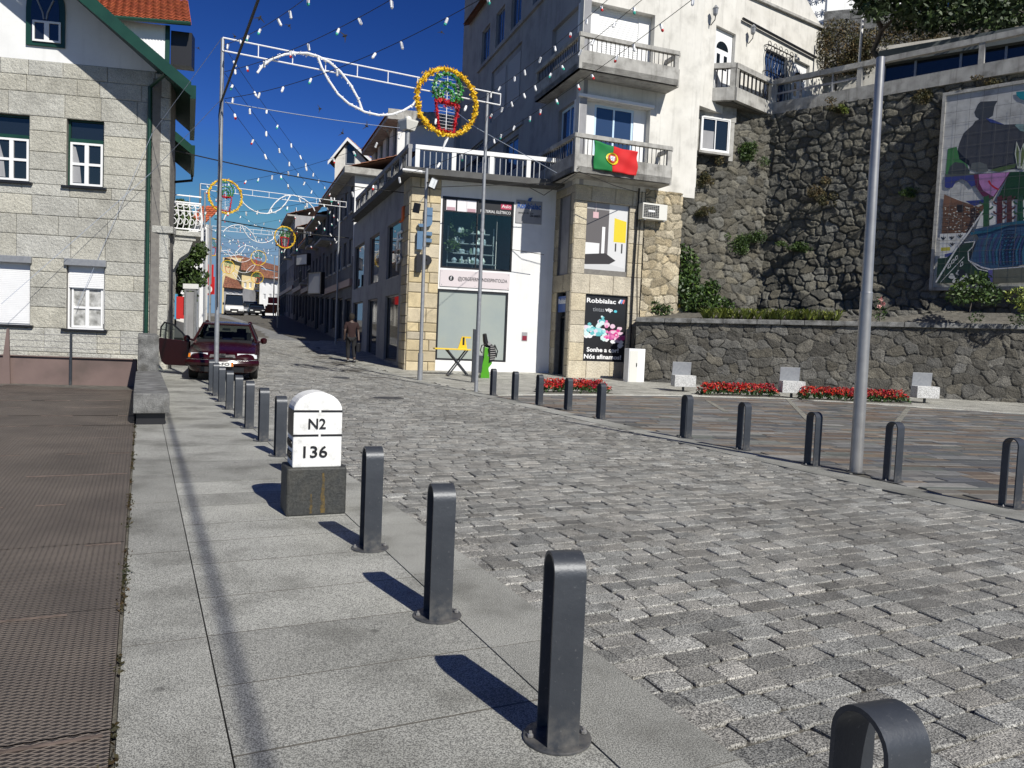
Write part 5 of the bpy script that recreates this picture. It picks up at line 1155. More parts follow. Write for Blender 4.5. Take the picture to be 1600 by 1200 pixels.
# ------------------------------------------------------------------ mural
md = .62; mu0, mz1 = UW.at(1479, 150, md); _, mz0 = UW.at(1459, 449, md); mu2 = UW.at(1600, 300, md)[0]+1.2
FMz = Fr((UW.P(mu0, md, 0).x, UW.P(mu0, md, 0).y), (UW.d.x, UW.d.y)); Wm = mu2-mu0; Hm = mz1-mz0
t = thing('mural', 'tall glazed tile mural of rocks, sunset, village and trees in a grey stone frame', 'mural', FMz.P(0, 0, mz0))
mb = MB(); mb.box(FMz, 0, Wm, -.45, 0, mz0, mz1, (.50, .50, .49)); pn = mb.build('panel', mt['attrm'], t, attr=True)
mb = MB(); mb.box(FMz, -.11, 0, -.5, .06, mz0-.11, mz1+.11); mb.box(FMz, 0, Wm, -.5, .058, mz0-.11, mz0); mb.box(FMz, 0, Wm, -.5, .058, mz1, mz1+.11); mb.build('stone_frame', mt['conc'], t)
def mp_(x, y):
    u, z = FMz.at(1440+x/3.6375, 130+y/3.6375, .0); return (min(max(u, .002), Wm), min(max(z, mz0+.002), mz1-.002))
mb = MB(); k_ = [0]
def mpoly(pts, c, th=None):
    k_[0] += 1; P = [mp_(*p) for p in pts]; n = len(P); d = .0012*k_[0]
    mb.poly([FMz.P(u, d, z) for u, z in P], c)
def mline(pts, w, c):
    k_[0] += 1; d = .0012*k_[0]; P = [Vector(mp_(*p)).to_2d() for p in pts]
    for a, b in zip(P, P[1:]):
        if (b-a).length < 1e-4: continue
        n = Vector((-(b-a).y, (b-a).x)).normalized()*w/2; mb.poly([FMz.P(q.x, d, q.y) for q in (a-n, b-n, b+n, a+n)], c)
K = (.01, .01, .012); GR = (.075, .08, .085)
mpoly([(900, 225), (640, 235), (560, 232), (470, 235), (400, 205), (365, 200), (330, 203), (305, 215), (290, 238), (262, 262), (238, 285), (215, 340), (205, 380), (205, 410), (245, 430), (270, 470), (275, 490), (560, 490), (900, 480)], (.06, .06, .065))
mpoly([(300, 165), (320, 120), (335, 105), (432, 100), (415, 130), (405, 185), (380, 200), (330, 205), (308, 190)], (.055, .06, .065))
mpoly([(900, 255), (640, 235), (540, 232), (530, 240), (560, 270), (640, 290), (900, 310)], (.22, .33, .33)); mpoly([(365, 198), (400, 205), (470, 235), (440, 232), (390, 222)], (.05, .07, .25))
mpoly([(150, 372), (200, 362), (208, 400), (250, 440), (272, 500), (275, 530), (135, 530)], (.06, .19, .06)); mpoly([(205, 380), (215, 430), (250, 455), (272, 470), (272, 440), (235, 415)], K)
mpoly([(150, 515), (160, 475), (190, 448), (240, 455), (275, 500), (265, 520)], (.06, .065, .065)); mpoly([(275, 490), (285, 455), (330, 448), (370, 462), (380, 500), (330, 510)], (.12, .13, .125)); mpoly([(385, 495), (440, 480), (500, 465), (540, 455), (530, 480), (440, 505)], (.08, .12, .04)); mpoly([(390, 490), (440, 478), (530, 452), (500, 455)], K)
for p in ([(545, 485), (530, 400), (540, 330), (560, 380), (556, 485)], [(556, 485), (560, 390), (580, 340), (600, 400), (570, 485)], [(570, 490), (600, 400), (660, 300), (640, 400), (590, 490)]): mpoly(p, (.55, .58, .5)); mpoly([(sum(q[0] for q in p)/5+(q[0]-sum(q[0] for q in p)/5)*.55, sum(q[1] for q in p)/5+(q[1]-sum(q[1] for q in p)/5)*.8) for q in p], (.12, .16, .05))
mpoly([(135, 518), (900, 495), (900, 530), (135, 545)], (.09, .10, .09)); mpoly([(538, 50), (900, 20), (900, 140), (620, 110), (560, 90), (540, 70)], (.02, .22, .28))
mpoly([(133, 535), (300, 522), (310, 580), (285, 590), (260, 560), (230, 545), (195, 560), (175, 595), (145, 597), (133, 590)], (.04, .05, .22))
mpoly([(296, 520), (505, 505), (400, 668), (345, 640), (310, 590)], (.12, .02, .06)); mpoly([(325, 518), (500, 507), (408, 645), (350, 610), (330, 570)], (.42, .20, .42)); mline([(382, 555), (395, 578), (418, 595), (440, 606)], .05, (.5, .02, .03))
mpoly([(505, 505), (900, 495), (900, 770), (560, 790), (430, 660)], (.015, .05, .012)); mpoly([(250, 670), (400, 660), (350, 720), (290, 695)], (.04, .05, .2))
mpoly([(133, 635), (195, 655), (300, 700), (385, 670), (400, 660), (400, 790), (130, 870)], (.6, .6, .58))
mpoly([(130, 632), (200, 662), (325, 705), (385, 670), (270, 855), (115, 858)], (.17, .085, .045)); mpoly([(130, 635), (210, 668), (120, 720)], (.22, .11, .06)); mpoly([(203, 690), (238, 690), (238, 735), (203, 735)], (.03, .02, .015))
r_ = random.Random(3)
for a in range(70):
    x, y = r_.uniform(125, 330), r_.uniform(700, 850)
    if x < 385-(y-670)*.55: mpoly([(x, y), (x+r_.uniform(6, 16), y-2), (x+r_.uniform(4, 12), y+6)], (.6, .58, .52))
for y in range(700, 860, 22): mline([(118, y+8), (380-(y-670)*.6, y)], .012, K)
mpoly([(370, 680), (700, 650), (700, 800), (300, 860)], (.6, .6, .6))
for x, w, c in ((372, 30, (.03, .09, .03)), (448, 28, (.09, .02, .02)), (503, 26, (.09, .03, .025)), (565, 30, (.02, .07, .03)), (640, 34, (.06, .03, .02))):
    mpoly([(x-w/2, 650), (x+w/2, 640), (x+w/2+3, 835), (x-w/2-3, 835)], c)
    for q in range(5): s = -1 if q % 2 else 1; y = 665+q*28; mline([(x, y), (x+s*w, y-6), (x+s*w*1.25, y-18)], .05, c)
mpoly([(300, 835), (450, 800), (700, 770), (700, 1010), (560, 1040), (360, 1060), (280, 1010), (330, 880)], (.035, .075, .15))
for a in range(14): x = 340+a*19; mline([(x+35, 860), (x+10, 900+a % 3*8), (x-5, 960), (x, 1030)], .05, (.03, .12, .2) if a % 2 else (.04, .05, .15))
for a in range(9): mline([(470, 845+a*22), (535, 840+a*22)], .04, (.01, .02, .06))
mline([(285, 860), (400, 840), (520, 800), (620, 790)], .09, (.02, .10, .16)); mline([(270, 1010), (350, 1050), (400, 1062), (560, 1050), (680, 1030)], .05, (.5, .5, .55))
mpoly([(385, 1065), (700, 1040), (700, 1135), (385, 1140)], (.12, .12, .09)); mpoly([(385, 1065), (410, 1065), (410, 1135), (385, 1135)], (.10, .09, .28))
mpoly([(112, 860), (265, 855), (205, 950), (110, 1080)], (.6, .6, .59)); mpoly([(118, 938), (170, 935), (170, 955), (118, 958)], (.45, .40, .05)); mpoly([(140, 975), (195, 962), (180, 985), (140, 992)], (.05, .06, .25))
for x, y in ((132, 888), (180, 885), (228, 875), (183, 922)): mline([(x-12, y-10), (x, y+6), (x+12, y-10)], .03, K); mline([(x, y-12), (x, y+6)], .03, K)
mpoly([(100, 1000), (150, 995), (250, 915), (310, 905), (295, 935), (270, 1010), (330, 1060), (385, 1070), (385, 1135), (92, 1140)], (.015, .035, .015))
mline([(90, 1135), (205, 945), (270, 860), (355, 735)], .05, (.6, .6, .6)); mline([(115, 1135), (250, 990)], .02, (.6, .6, .6)); mline([(250, 910), (310, 903), (298, 935), (272, 960), (275, 1010), (330, 1060), (385, 1072)], .03, (.6, .6, .6))
for x, y in ((165, 1045), (185, 1020), (205, 1000), (235, 1035)): mline([(x-8, y+12), (x-4, y-8), (x+6, y-18), (x+8, y), (x-8, y+12)], .022, (.6, .6, .6))
for x, y in ((180, 1100), (220, 1080), (255, 1100), (200, 1125), (240, 1120)): mpoly([(x+16*math.cos(a)*(1+.3*math.sin(3*a)), y+16*math.sin(a)) for a in [i*math.pi/6 for i in range(12)]], (.6, .6, .58))
mpoly([(225, 1060), (250, 1065), (260, 1090), (245, 1110), (225, 1100), (215, 1080)], K)
mb.build('picture', mt['attrm'], pn, attr=True)
mb = MB(); st_ = .40; D_ = .0012*(k_[0]+2)
for i in range(1, int(Wm/st_)+1): mb.box(FMz, i*st_-.004, i*st_+.004, D_-.002, D_, mz0, mz1)
for i in range(1, int(Hm/st_)+1): mb.box(FMz, 0, Wm, D_-.0045, D_-.0025, mz0+i*st_-.004, mz0+i*st_+.004)
mb.build('grout_lines', pm('grout', (.10, .10, .10)), pn)
# ------------------------------------------------------------------ upper house on the terrace, background on the hill
o_ = TF.P(uE, 0, 0); TB = Fr((o_.x, o_.y), (.77, .64))
b0, zA = TB.at(1181, 0); b1, zB = TB.at(1286, 46)
uh = thing('terrace_house', 'white rendered house with two white doors on the raised terrace', 'house', o_)
d1 = TB.R(1119, 46, 1146, 120); d2 = TB.R(1241, 97, 1263, 140); wg = TB.R(1196, 84, 1229, 124)
d1 = (d1[0], d1[1], zt0, TB.at(1130, 44)[1]); d2 = (d2[0], d2[1], zt0, TB.at(1252, 96)[1]); wg = (wg[0], wg[1], zt0+.9, TB.at(1212, 82)[1])
sl = (zB-zA)/(b1-b0)
mb = MB(); wallgrid(mb, TB, 0, b1, zt0-.4, min(zA, zB)-.1, [d1, d2, wg], .3); zq = min(zA, zB)-.1
mb.ext(TB, [(0, zq), (b1, zq), (b1, max(zB, zq+.05)), (0, zt_)], -.3, 0); mb.box(TB, b1-.01, b1+.3, -5, 0, zt0-.4, zq); mb.build('wall', mt['wwhite'], uh)
for d_ in (d1, d2):
    mb = MB(); mb.box(TB, d_[0]+.02, d_[1]-.02, -.2, -.14, d_[2], d_[3]-.02); do = mb.build('door', mt['paint'], uh)
    uc = (d_[0]+d_[1])/2; w_ = (d_[1]-d_[0]); mb = MB(); mb.ext(TB, [(uc+w_*.3*math.cos(a), d_[3]-.75+.32*math.sin(a)) for a in [k*math.pi/8 for k in range(9)]], -.14, -.13); mb.build('fanlight', mt['glass'], do)
    for s in (-1, 1): mb = MB(); mb.box(TB, uc+s*w_*.18-w_*.08, uc+s*w_*.18+w_*.08, -.14, -.13, d_[3]-1.5, d_[3]-.95); mb.build('pane', mt['glass'], do)
mb = MB(); mb.box(TB, wg[0], wg[1], -.2, -.15, wg[2], wg[3]); wo = mb.build('window', mt['bglass'], uh)
mb = MB(); r_ = random.Random(6)
for i in range(9):
    u = wg[0]-.1+(wg[1]-wg[0]+.2)*i/8; mb.tube([TB.P(u+.05*math.sin(k*1.7+i), .12+.06*math.sin(k*.9), wg[2]-.05+(wg[3]-wg[2]+.1)*k/8) for k in range(9)], .018, 5)
for z in (wg[2]-.05, wg[3]+.05, (wg[2]+wg[3])/2): mb.tube([TB.P(wg[0]-.15, .02, z), TB.P(wg[0]-.12, .2, z), TB.P(wg[1]+.12, .2, z), TB.P(wg[1]+.15, .02, z)], .022, 5)
for s in range(5): u = wg[0]+(wg[1]-wg[0])*s/4; mb.tube([TB.P(u+.12*math.cos(a), .18, wg[3]+.12+.1*math.sin(a)) for a in [i*math.pi/4 for i in range(9)]], .014, 5)
mb.build('iron_grille', mt['black'], wo)
for x, y in ((1108, 28), (1167, 57)):
    u, z = TB.at(x, y); mb = MB(); mb.tube([TB.P(u, 0, z-.25), TB.P(u, .1, z-.3), TB.P(u, .28, z-.15), TB.P(u+.02, .28, z)], .018, 6); lf = mb.build('lantern_bracket', mt['black'], uh)
    mb = MB(); mb.lathe(TB.P(u, .28, z), [(.05, 0), (.09, .06), (.11, .25), (.13, .27), (.02, .4)], 6); mb.build('lantern', mt['galv'], lf)
a, za_ = TB.at(1161, 29, .1); b, zb2 = TB.at(1275, 90, .1); mb = MB(); mb.tube([TB.P(a, .1, za_), TB.P(b, .1, zb2)], .055, 8); mb.build('awning_bar', mt['black'], uh)
mb = MB(); mb.ext(TB, [(b0-2.2, zA-sl*2.2-.02), (b1+.05, zB-.02), (b1+.05, zB+.08), (b0-2.2, zA-sl*2.2+.08)], -.4, .12); mb.build('eave', mt['conc'], uh)
# lattice balustrade block above
la = at(1256, 33, 44); lb = at(1290, 45, 43); fl = fr2(la, lb); L_ = (lb-la).to_2d().length; zl0 = at(1262, 32, 44).z
t = thing('lattice_screen', 'white openwork concrete lattice screen above the eave of the terrace house', 'screen', la)
mb = MB(); hh = 1.35; frame_bars(mb, fl, (0, L_, zl0-.4, zl0+hh), -.1, 0, .12, 1, 1); mb.box(fl, .05, L_, -.09, -.01, zl0-1.2, zl0-.4)
for i in range(3):
    for j in range(2):
        c = Vector((.12+(L_-.24)*(i+.5)/3, zl0-.28+(hh+.16)*(j+.5)/2)); r = L_/7.5
        for k in range(8): a = k*math.pi/4; mb.tube([fl.P(c.x, -.05, c.y), fl.P(c.x+r*math.cos(a)*1.1, -.05, c.y+r*math.sin(a)*1.25)], .035, 4)
mb.build('lattice', mt['white'], t)
a, b = at(1225, 12, 50), at(1262, 60, 48); f = fr2(a, b); mb = MB(); mb.box(f, -2, (b-a).to_2d().length, -4, 0, 9, 26); h_ = mb.build('wall', mt['white'], thing('hill_house', 'white house wall glimpsed behind the lattice screen at the top edge', 'house', a))
f = fr2(at(1285, 60, 40), at(1500, 40, 38)); L_ = 9; z_t = at(1300, 18, 40).z
t = thing('block_wall', 'dark stained concrete block wall on the hillside behind the dry shrubs', 'wall', f.P(0, 0, zt0)); mb = MB(); blocks(mb, f, 0, 5.2, zt0-.5, z_t, [], R7, ch=.62, lr=(1.2, 1.3), gap=.02, bev=.01, d=0, th=.3, tone=(.5, .75)); mb.build('blocks', mt['bstone'], t, attr=False)
relief_wall('hill_wall', f, 4.8, 15, zt0-.5, lambda u: z_t-.4, .9, .15, .06, 5, mt['rubble'], 'dark rough stone wall under the tree behind the glazed building', 'wall', base=(.2, .19, .17))
f = fr2(at(1255, 110, 37.), at(1400, 90, 35)); mb = MB(); mb.box(f, 0, 6, -.2, 0, zt0-.3, at(1300, 92, 37).z); mb.build('garden_wall', mt['wwhite'], loc=f.P(0, 0, zt0), tag=('low stained white wall beneath the dry shrubs on the terrace', 'wall'))
a, b = at(1300, 12, 60), at(1440, -5, 60); f = fr2(a, b); t = thing('white_building', 'white building glimpsed through the leaves at the top of the hill', 'building', a); mb = MB(); mb.box(f, 0, 8, -4, 0, 12, at(1350, -40, 60).z); mb.build('wall', mt['white'], t); mb = MB(); mb.box(f, -1.5, 2.2, .3, .5, 12, a.z+.6); mb.build('grey_bay', mt['grey_shade'], t)
mb = MB(); pA = at(1341, 112, 33.5); pB = at(1352, -25, 33.5); mb.tube([pA-Vector((0, 0, 1)), pB], .055, 10); mb.build('white_pole', mt['whitem'], loc=pA, smooth=True, tag=('slender white pole standing behind the balustrade on the terrace', 'pole'))
# glazed building
ga, gb = at(1378, 105, 31.0), at(1620, 52, 28.0); f = fr2(ga, gb); L_ = (gb-ga).to_2d().length+2
t = thing('glazed_pavilion', 'low glazed building with a dark grey roof fascia behind the terrace balustrade', 'building', ga)
zf0, zf1 = f.at(1450, 92)[1], f.at(1450, 70)[1]
mb = MB(); mb.box(f, -.1, L_, -4, .25, zf0, zf1); mb.build('roof_fascia', pm('grey_fascia', (.10, .115, .115), (.08, .09, .09), 2), t)
mb = MB(); mb.box(f, 0, L_, -.1, -.05, zt0-.3, zf0); mb.build('glass_front', mt['glass'], t)
for x in (1382, 1430, 1500, 1570): u = f.at(x, 110)[0]; mb = MB(); mb.box(f, u-.04, u+.04, -.05, .02, zt0-.3, zf0); mb.build('mullion', mt['galv'], t)
# ------------------------------------------------------------------ plants
r_ = random.Random(31)
LV = [(1, 1, 1), (.75, .85, .7), (1.4, 1.3, 1.), (.5, .6, .5), (1.9, 1.7, 1.2)]
def plant(name, label, cat, blobs, mat, size, dens, stems=(), group=None, cols=LV, base=None):
    b0_ = base or Vector(blobs[0][0]); t = thing(name, label, cat, b0_, group); mb = MB()
    for c, rad in blobs: mb.leaves(c, rad, int(dens*rad[0]*rad[2]*(.5+rad[1])), size, r_, cols)
    mb.build('foliage', mt[mat], t, attr=True)
    if stems:
        mb = MB()
        for s, rr0 in stems: mb.tube(s, rr0, 7)
        mb.build('stem', mt['bark'], t, smooth=True)
    return t
def A(x, y, Y): return at(x, y, Y)
plant('climbing_ivy', 'bushy green ivy climbing beside the cream meter box', 'plant', [(A(1062, 425, 30.6), (.85, .35, 1.1)), (A(1072, 455, 30.3), (.6, .35, .8)), (A(1093, 470, 30.1), (.8, .4, .6)), (A(1050, 400, 30.8), (.5, .3, .6)), (A(1120, 478, 29.8), (.7, .3, .4)), (A(1110, 455, 30.2), (.4, .3, .5))], 'leaf', .09, 1900, [([A(1075, 495, 30.2), A(1068, 440, 30.4), A(1060, 400, 30.6)], .03)])
plant('climbing_ivy', 'small creeper at the foot of the stone facade left of the cream meter box', 'plant', [(A(1018, 478, 29.7), (.45, .2, .35)), (A(1005, 465, 29.8), (.3, .15, .25)), (A(1035, 485, 29.6), (.4, .2, .25))], 'leaf', .08, 1800)
t = thing('strappy_plants', 'row of pale green strap leaved plants along the top of the low wall', 'plant', LW.P(4, -.5, lz0)); mb = MB()
for k in range(46):
    px = 1098+k*4.7; u = LW.at(px, 490, -.45)[0]; base = LW.P(u+r_.uniform(-.1, .1), -.3-r_.uniform(.1, .6), lt(u)+.18)
    for q in range(24):
        a = r_.uniform(0, 6.28); l = r_.uniform(.5, 1.0); w = r_.uniform(.012, .022); o = Vector((math.cos(a), math.sin(a), 0)); s = Vector((-o.y, o.x, 0))*w; c = r_.choice([(1, 1, 1), (1.5, 1.4, 1.1), (.7, .8, .6), (2.2, 2.0, 1.6)])
        pts = [base+o*(l*.55*t)+Vector((0, 0, l*(1.05*t-.62*t*t))) for t in (0, .35, .7, 1)]
        for i in range(3): w0, w1 = (1, .9, .6, .05)[i], (1, .9, .6, .05)[i+1]; mb.poly([pts[i]-s*w0, pts[i]+s*w0, pts[i+1]+s*w1, pts[i+1]-s*w1], c)
mb.build('leaves', mt['leafy'], t, attr=True)
plant('rose_bush', 'leafy rose bush growing in front of the mural bottom', 'plant', [(A(1520, 452, 25.3), (.7, .4, .5)), (A(1500, 462, 25.3), (.45, .3, .35)), (A(1545, 460, 25.2), (.5, .3, .4)), (A(1533, 435, 25.4), (.35, .25, .25))], 'leaf', .07, 1700, [([A(1515, 487, 25.2), A(1522, 450, 25.3)], .02)])
plant('shrub', 'yellow green shrub at the right picture edge below the mural', 'plant', [(A(1590, 462, 24.8), (.4, .3, .3)), (A(1605, 475, 24.7), (.4, .3, .3))], 'leafy', .06, 1800)
t = plant('rose_bush', 'small pink rose plant beside the thick steel pole above the low wall', 'plant', [(A(1375, 490, 26.6), (.25, .2, .35)), (A(1372, 475, 26.6), (.15, .15, .25))], 'leaf', .05, 1700, [([A(1374, 505, 26.6), A(1376, 470, 26.6)], .01)])
mb = MB()
for x, y in ((1376, 468), (1374, 479), (1380, 475)): c = A(x, y, 26.4); mb.leaves(tuple(c), (.06, .05, .06), 26, .05, r_, [(.6, .25, .25), (.7, .4, .35)])
mb.build('blossoms', mt['petal'], t, attr=True)
plant('shrub', 'low green plant with pink buds at the far right of the low wall top', 'plant', [(A(1592, 500, 25.2), (.35, .2, .2)), (A(1525, 495, 25.6), (.25, .2, .2))], 'leaf', .05, 1700)
wallp = [((1172, 235), (.65, .18, .42), 'leaf', 'green fern tuft high on the stone wall right of the small window'), ((1290, 305), (.75, .2, .45), 'brownleaf', 'dry brownish tuft in the middle of the tall stone wall'), ((1252, 382), (.8, .25, .3), 'leaf', 'green creeper hanging low on the tall stone wall left of the thick pole'), ((1165, 370), (.8, .25, .6), 'leaf', 'dark creeper on the tall stone wall above the strap leaved plants'), ((1438, 148), (1.0, .2, .3), 'brownleaf', 'dry grass overhanging the wall top beside the mural corner'), ((1550, 130), (.6, .2, .22), 'brownleaf', 'dry grass tuft above the mural frame'), ((1320, 168), (.25, .12, .2), 'leafy', 'small yellow flowering weed under the balustrade'), ((1095, 330), (.5, .15, .25), 'brownleaf', 'small dry tuft on the wall near the air conditioner'), ((1105, 270), (.45, .2, .4), 'brownleaf', 'dry weeds below the small cellar window'), ((1420, 300), (.4, .15, .2), 'leaf', 'small fern tuft on the wall left of the mural'), ((1306, 165), (.5, .15, .25), 'brownleaf', 'thin weeds along the wall top below the balustrade middle')]
for (x, y), rad, mm, lb in wallp:
    f = UW if x > 1205 else UL; u, z = f.at(x, y, .3); c = f.P(u, .25+(float(bump_(np.array(u), np.array(z))) if z < 6.4 else 0), z)
    t = thing('wall_plant', lb, 'plant', c, 'weeds and creepers growing out of the stone wall'); mb = MB()
    for k in range(9): q_ = r_.uniform(.2, .5); mb.leaves((c.x+r_.gauss(0, .45)*rad[0], c.y-.02, c.z+r_.gauss(-.15, .45)*rad[2]), (rad[0]*q_, rad[1]*.8, rad[2]*q_*1.2), int(2600*rad[0]*rad[2]*q_), .036, r_, LV, shell=.1)
    mb.build('foliage', mt[mm], t, attr=True)
for x, y, rad, lb in ((1310, 75, (1.6, .8, 1.3), 'dense reddish brown shrub spilling over the low white wall next to the terrace house'), (1365, 85, (1.1, .7, 1.2), 'reddish brown shrub behind the slender white pole'), (1430, 52, (1.5, .6, .8), 'brownish shrub above the roof of the glazed pavilion')):
    c = A(x, y, 35.8); plant('dry_shrub', lb, 'shrub', [(c, rad), (c+Vector((rad[0]*.6, 0, -.5)), (rad[0]*.6, .5, rad[2]*.6)), (c+Vector((-rad[0]*.6, 0, .2)), (rad[0]*.5, .5, rad[2]*.5))], 'brownleaf', .055, 2200, [([c-Vector((0, 0, rad[2]+.6)), c], .05)], 'dry shrubs on the terrace')
tb_ = A(1382, 98, 31.6)
tr = thing('tree', 'dark leafed tree with a crooked trunk overhanging the glazed pavilion at the top right', 'tree', tb_-Vector((0, 0, 1.2)))
tp = [tb_-Vector((0, 0, 1.2)), A(1378, 98, 31.6), A(1364, 80, 31.6), A(1372, 62, 31.6), A(1378, 45, 31.4), A(1368, 25, 31.2), A(1380, 0, 31.), A(1400, -40, 31)]
mb = MB(); mb.tube(tp, [.13, .12, .11, .1, .1, .09, .08, .06], 9)
for a, b_ in (((1376, 50), (1440, 5)), ((1380, 0), (1330, -20)), ((1420, 15), (1520, 5)), ((1385, -20), (1460, -40)), ((1440, 5), (1560, -20)), ((1520, 5), (1600, 20))): p, q = A(*a, 31.2), A(*b_, 30); mb.tube([p, p.lerp(q, .5)+Vector((0, 0, .25)), q], [.07, .05, .03], 7)
mb.build('trunk', mt['bark'], tr, smooth=True); mb = MB()
for k in range(150):
    x = r_.uniform(1350, 1625); y = r_.uniform(-60, 20) if x < 1400 else r_.uniform(-60, 44+(x-1400)*.02); c = A(x, y, r_.uniform(28.6, 32.0)); q = r_.uniform(.4, .9); mb.leaves(tuple(c), (q, q, q*.7), int(210*q), .12, r_, [(1, 1, 1), (.6, .7, .6), (1.5, 1.5, 1.)], shell=.2)
mb.build('crown', mt['dleaf'], tr, attr=True)
# ------------------------------------------------------------------ street on the right, going uphill
def hw_(fr, u): p = fr.P(u, 0, 0); return gz(p.x, p.y)
def street_house(name, label, fr, u0, u1, z1, floors, nwin, wallm, eave=.6, shopm='black', parent_roof='otile', depth=9, wing='glass', seed=1, balc=(), flip=False, ridge=0., fh=2.9, shut_p=.25, front=None):
    z0 = hw_(fr, (u0+u1)/2)-.3; t = thing(name, label, 'house', fr.P((u0+u1)/2, 0, z0)); r = random.Random(seed); holes = []; zb0 = hw_(fr, u0)
    L_ = u1-u0
    for f_ in range(floors):
        zb1 = max(hw_(fr, u0), hw_(fr, u1))+3.1+f_*fh
        for k in range(nwin):
            uc = u0+L_*(k+.5)/nwin; w = min(.55, L_/nwin*.3); holes.append((uc-w, uc+w, zb1+(.15 if (f_, k) in balc else .75), zb1+2.15, f_, k))
    sh_ = []; ns = max(2, int(L_/2.6))
    for k in range(ns):
        uc = u0+L_*(k+.5)/ns; w = L_/ns*.38; zz = hw_(fr, uc); sh_.append((uc-w, uc+w, zz+(.02 if k % 2 else .5), zz+2.5))
    mb = MB(); wallgrid(mb, fr, u0+.004, u1-.004, z0, z1, holes+sh_, .3); mb.build('wall', mt[wallm], t)
    mb = MB(); mb.box(fr, u0+.01, u1-.01, -depth, -.301, z0, z1-.02); mb.build('wall', mt[wallm], t)
    for h in holes:
        hh = h[:4]
        if r.random() < shut_p: shutter(t, fr, hh, .12, 'gshut')
        else: window(t, fr, hh, .12, r.choice(['galv', 'paint']), wing, 2, 1, .06)
        mb = MB(); mb.box(fr, hh[0]-.08, hh[1]+.08, 0.002, .07, hh[2]-.1, hh[2]-.0); mb.build('sill', mt['conc'], t)
        if (h[4], h[5]) in balc:
            mb = MB(); mb.box(fr, hh[0]-.5, hh[1]+.5, .01, .8, hh[2]-.2, hh[2]-.05); b_ = mb.build('balcony', mt['conc'], t); mb = MB()
            mb.box(fr, hh[0]-.5, hh[1]+.5, .76, .8, hh[2]+.9, hh[2]+.95)
            for k in range(12): u = hh[0]-.48+(hh[1]-hh[0]+.96)*k/11; mb.box(fr, u-.012, u+.012, .765, .79, hh[2]-.05, hh[2]+.9)
            mb.build('railing', mt['black'], b_)
    for i, h in enumerate(sh_): window(t, fr, h, .14, shopm, 'glass', 1 if i % 2 else 2, 1, .08, name='shop_window' if i % 2 == 0 else 'door')
    mb = MB(); fz = max(hw_(fr, u0), hw_(fr, u1))+2.62; mb.box(fr, u0+.02, u1-.02, .003, .16, fz, fz+.38); mb.build('fascia', mt['pink' if seed % 2 else 'conc'], t)
    a, b = fr.P(u0, eave, z1), fr.P(u1, eave, z1); up_ = -fr.n*(depth*.5)+Vector((0, 0, ridge or depth*.17))
    mb = MB(); tiled_roof(mb, a, b, b+up_, a+up_, 9, None, r, .05) if (b-a).cross(up_).z > 0 else tiled_roof(mb, b, a, a+up_, b+up_, 9, None, r, .05)
    ro = mb.build('roof', mt[parent_roof], t, attr=True); mb = MB(); mb.box(fr, u0, u1, 0, eave-.02, z1-.16, z1-.01); mb.build('eave', mt['conc'], ro)
    return t
zB2 = JS.at(538, 262, .6)[1]
b2 = street_house('street_house', 'grey two storey row house in shadow beside the corner shop with a pale roof edge', JS, 14.02, 27, zB2, 2, 6, 'shade_row', .6, balc=((1, 4), (1, 5)), seed=1, depth=8)
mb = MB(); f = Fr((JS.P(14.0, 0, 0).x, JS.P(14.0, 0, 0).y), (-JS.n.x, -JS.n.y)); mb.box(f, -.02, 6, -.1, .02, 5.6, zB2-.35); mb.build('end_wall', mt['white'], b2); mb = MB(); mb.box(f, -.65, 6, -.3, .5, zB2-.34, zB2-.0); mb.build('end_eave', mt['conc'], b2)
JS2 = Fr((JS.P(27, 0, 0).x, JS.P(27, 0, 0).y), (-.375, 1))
street_house('street_house', 'dark shaded row house with hanging signs, second past the corner shop', JS2, .0, 9, 9.6, 2, 4, 'shade_row', .7, seed=3, balc=((0, 1), (1, 2)), depth=7)
street_house('street_house', 'narrow shaded row house with awnings, third past the corner shop', JS2, 9.05, 17, 9.0, 2, 3, 'shade_row', .5, seed=5, balc=((0, 0),), depth=7)
street_house('street_house', 'shaded row house, fourth past the corner shop', JS2, 17.05, 27, 10.8, 2, 4, 'shade_row', .6, seed=7, balc=((1, 1),), depth=7)
street_house('street_house', 'taller pale house at the upper end of the shaded row', JS2, 27.05, 37, 13.3, 3, 4, 'grey_shade', .8, seed=9, balc=((1, 1), (2, 2)), depth=7)
street_house('street_house', 'last shaded row house before the street opens at the top of the hill', JS2, 37.05, 50, 12.5, 2, 5, 'shade_row', .6, seed=11, depth=7)
# houses rising behind the row: gabled one and the long white block
fa, fb_ = at(575, 205, 47.), at(505, 250, 62.)
FB = Fr((at(622, 200, 46.).x, at(622, 200, 46.).y), (-.36, 1)); 
def FBx(x, y): return FB.at(x, y)
u0, zt1 = FBx(622, 184); u1, zt2 = FBx(581, 228)
t = thing('hill_block', 'long white three storey block with a brown roof rising behind the row houses', 'building', FB.P(u0, 0, 5)); ws = []
for k in range(4): 
    x = (617, 606, 596, 588)[k]; uc, zc_ = FBx(x, (209, 218, 226, 233)[k]); ws.append((uc-.6, uc+.6, zc_-1.3, zc_+.9))
zt = (zt1+zt2)/2
mb = MB(); wallgrid(mb, FB, u0, u1, 4, zt-.5, ws, .3); mb.box(FB, u0+.01, u1-.01, -6, -.301, 4, zt-.5); mb.build('wall', mt['wwhite'], t)
for w in ws: window(t, FB, w, .1, 'galv', 'glass', 2, 1, .08)
f = Fr((FB.P(u0, 0, 0).x, FB.P(u0, 0, 0).y), (.98, .2)); mb = MB(); mb.box(f, 0.02, 9, -.3, .01, 4, zt-.5); mb.build('front_wall', mt['white'], t)
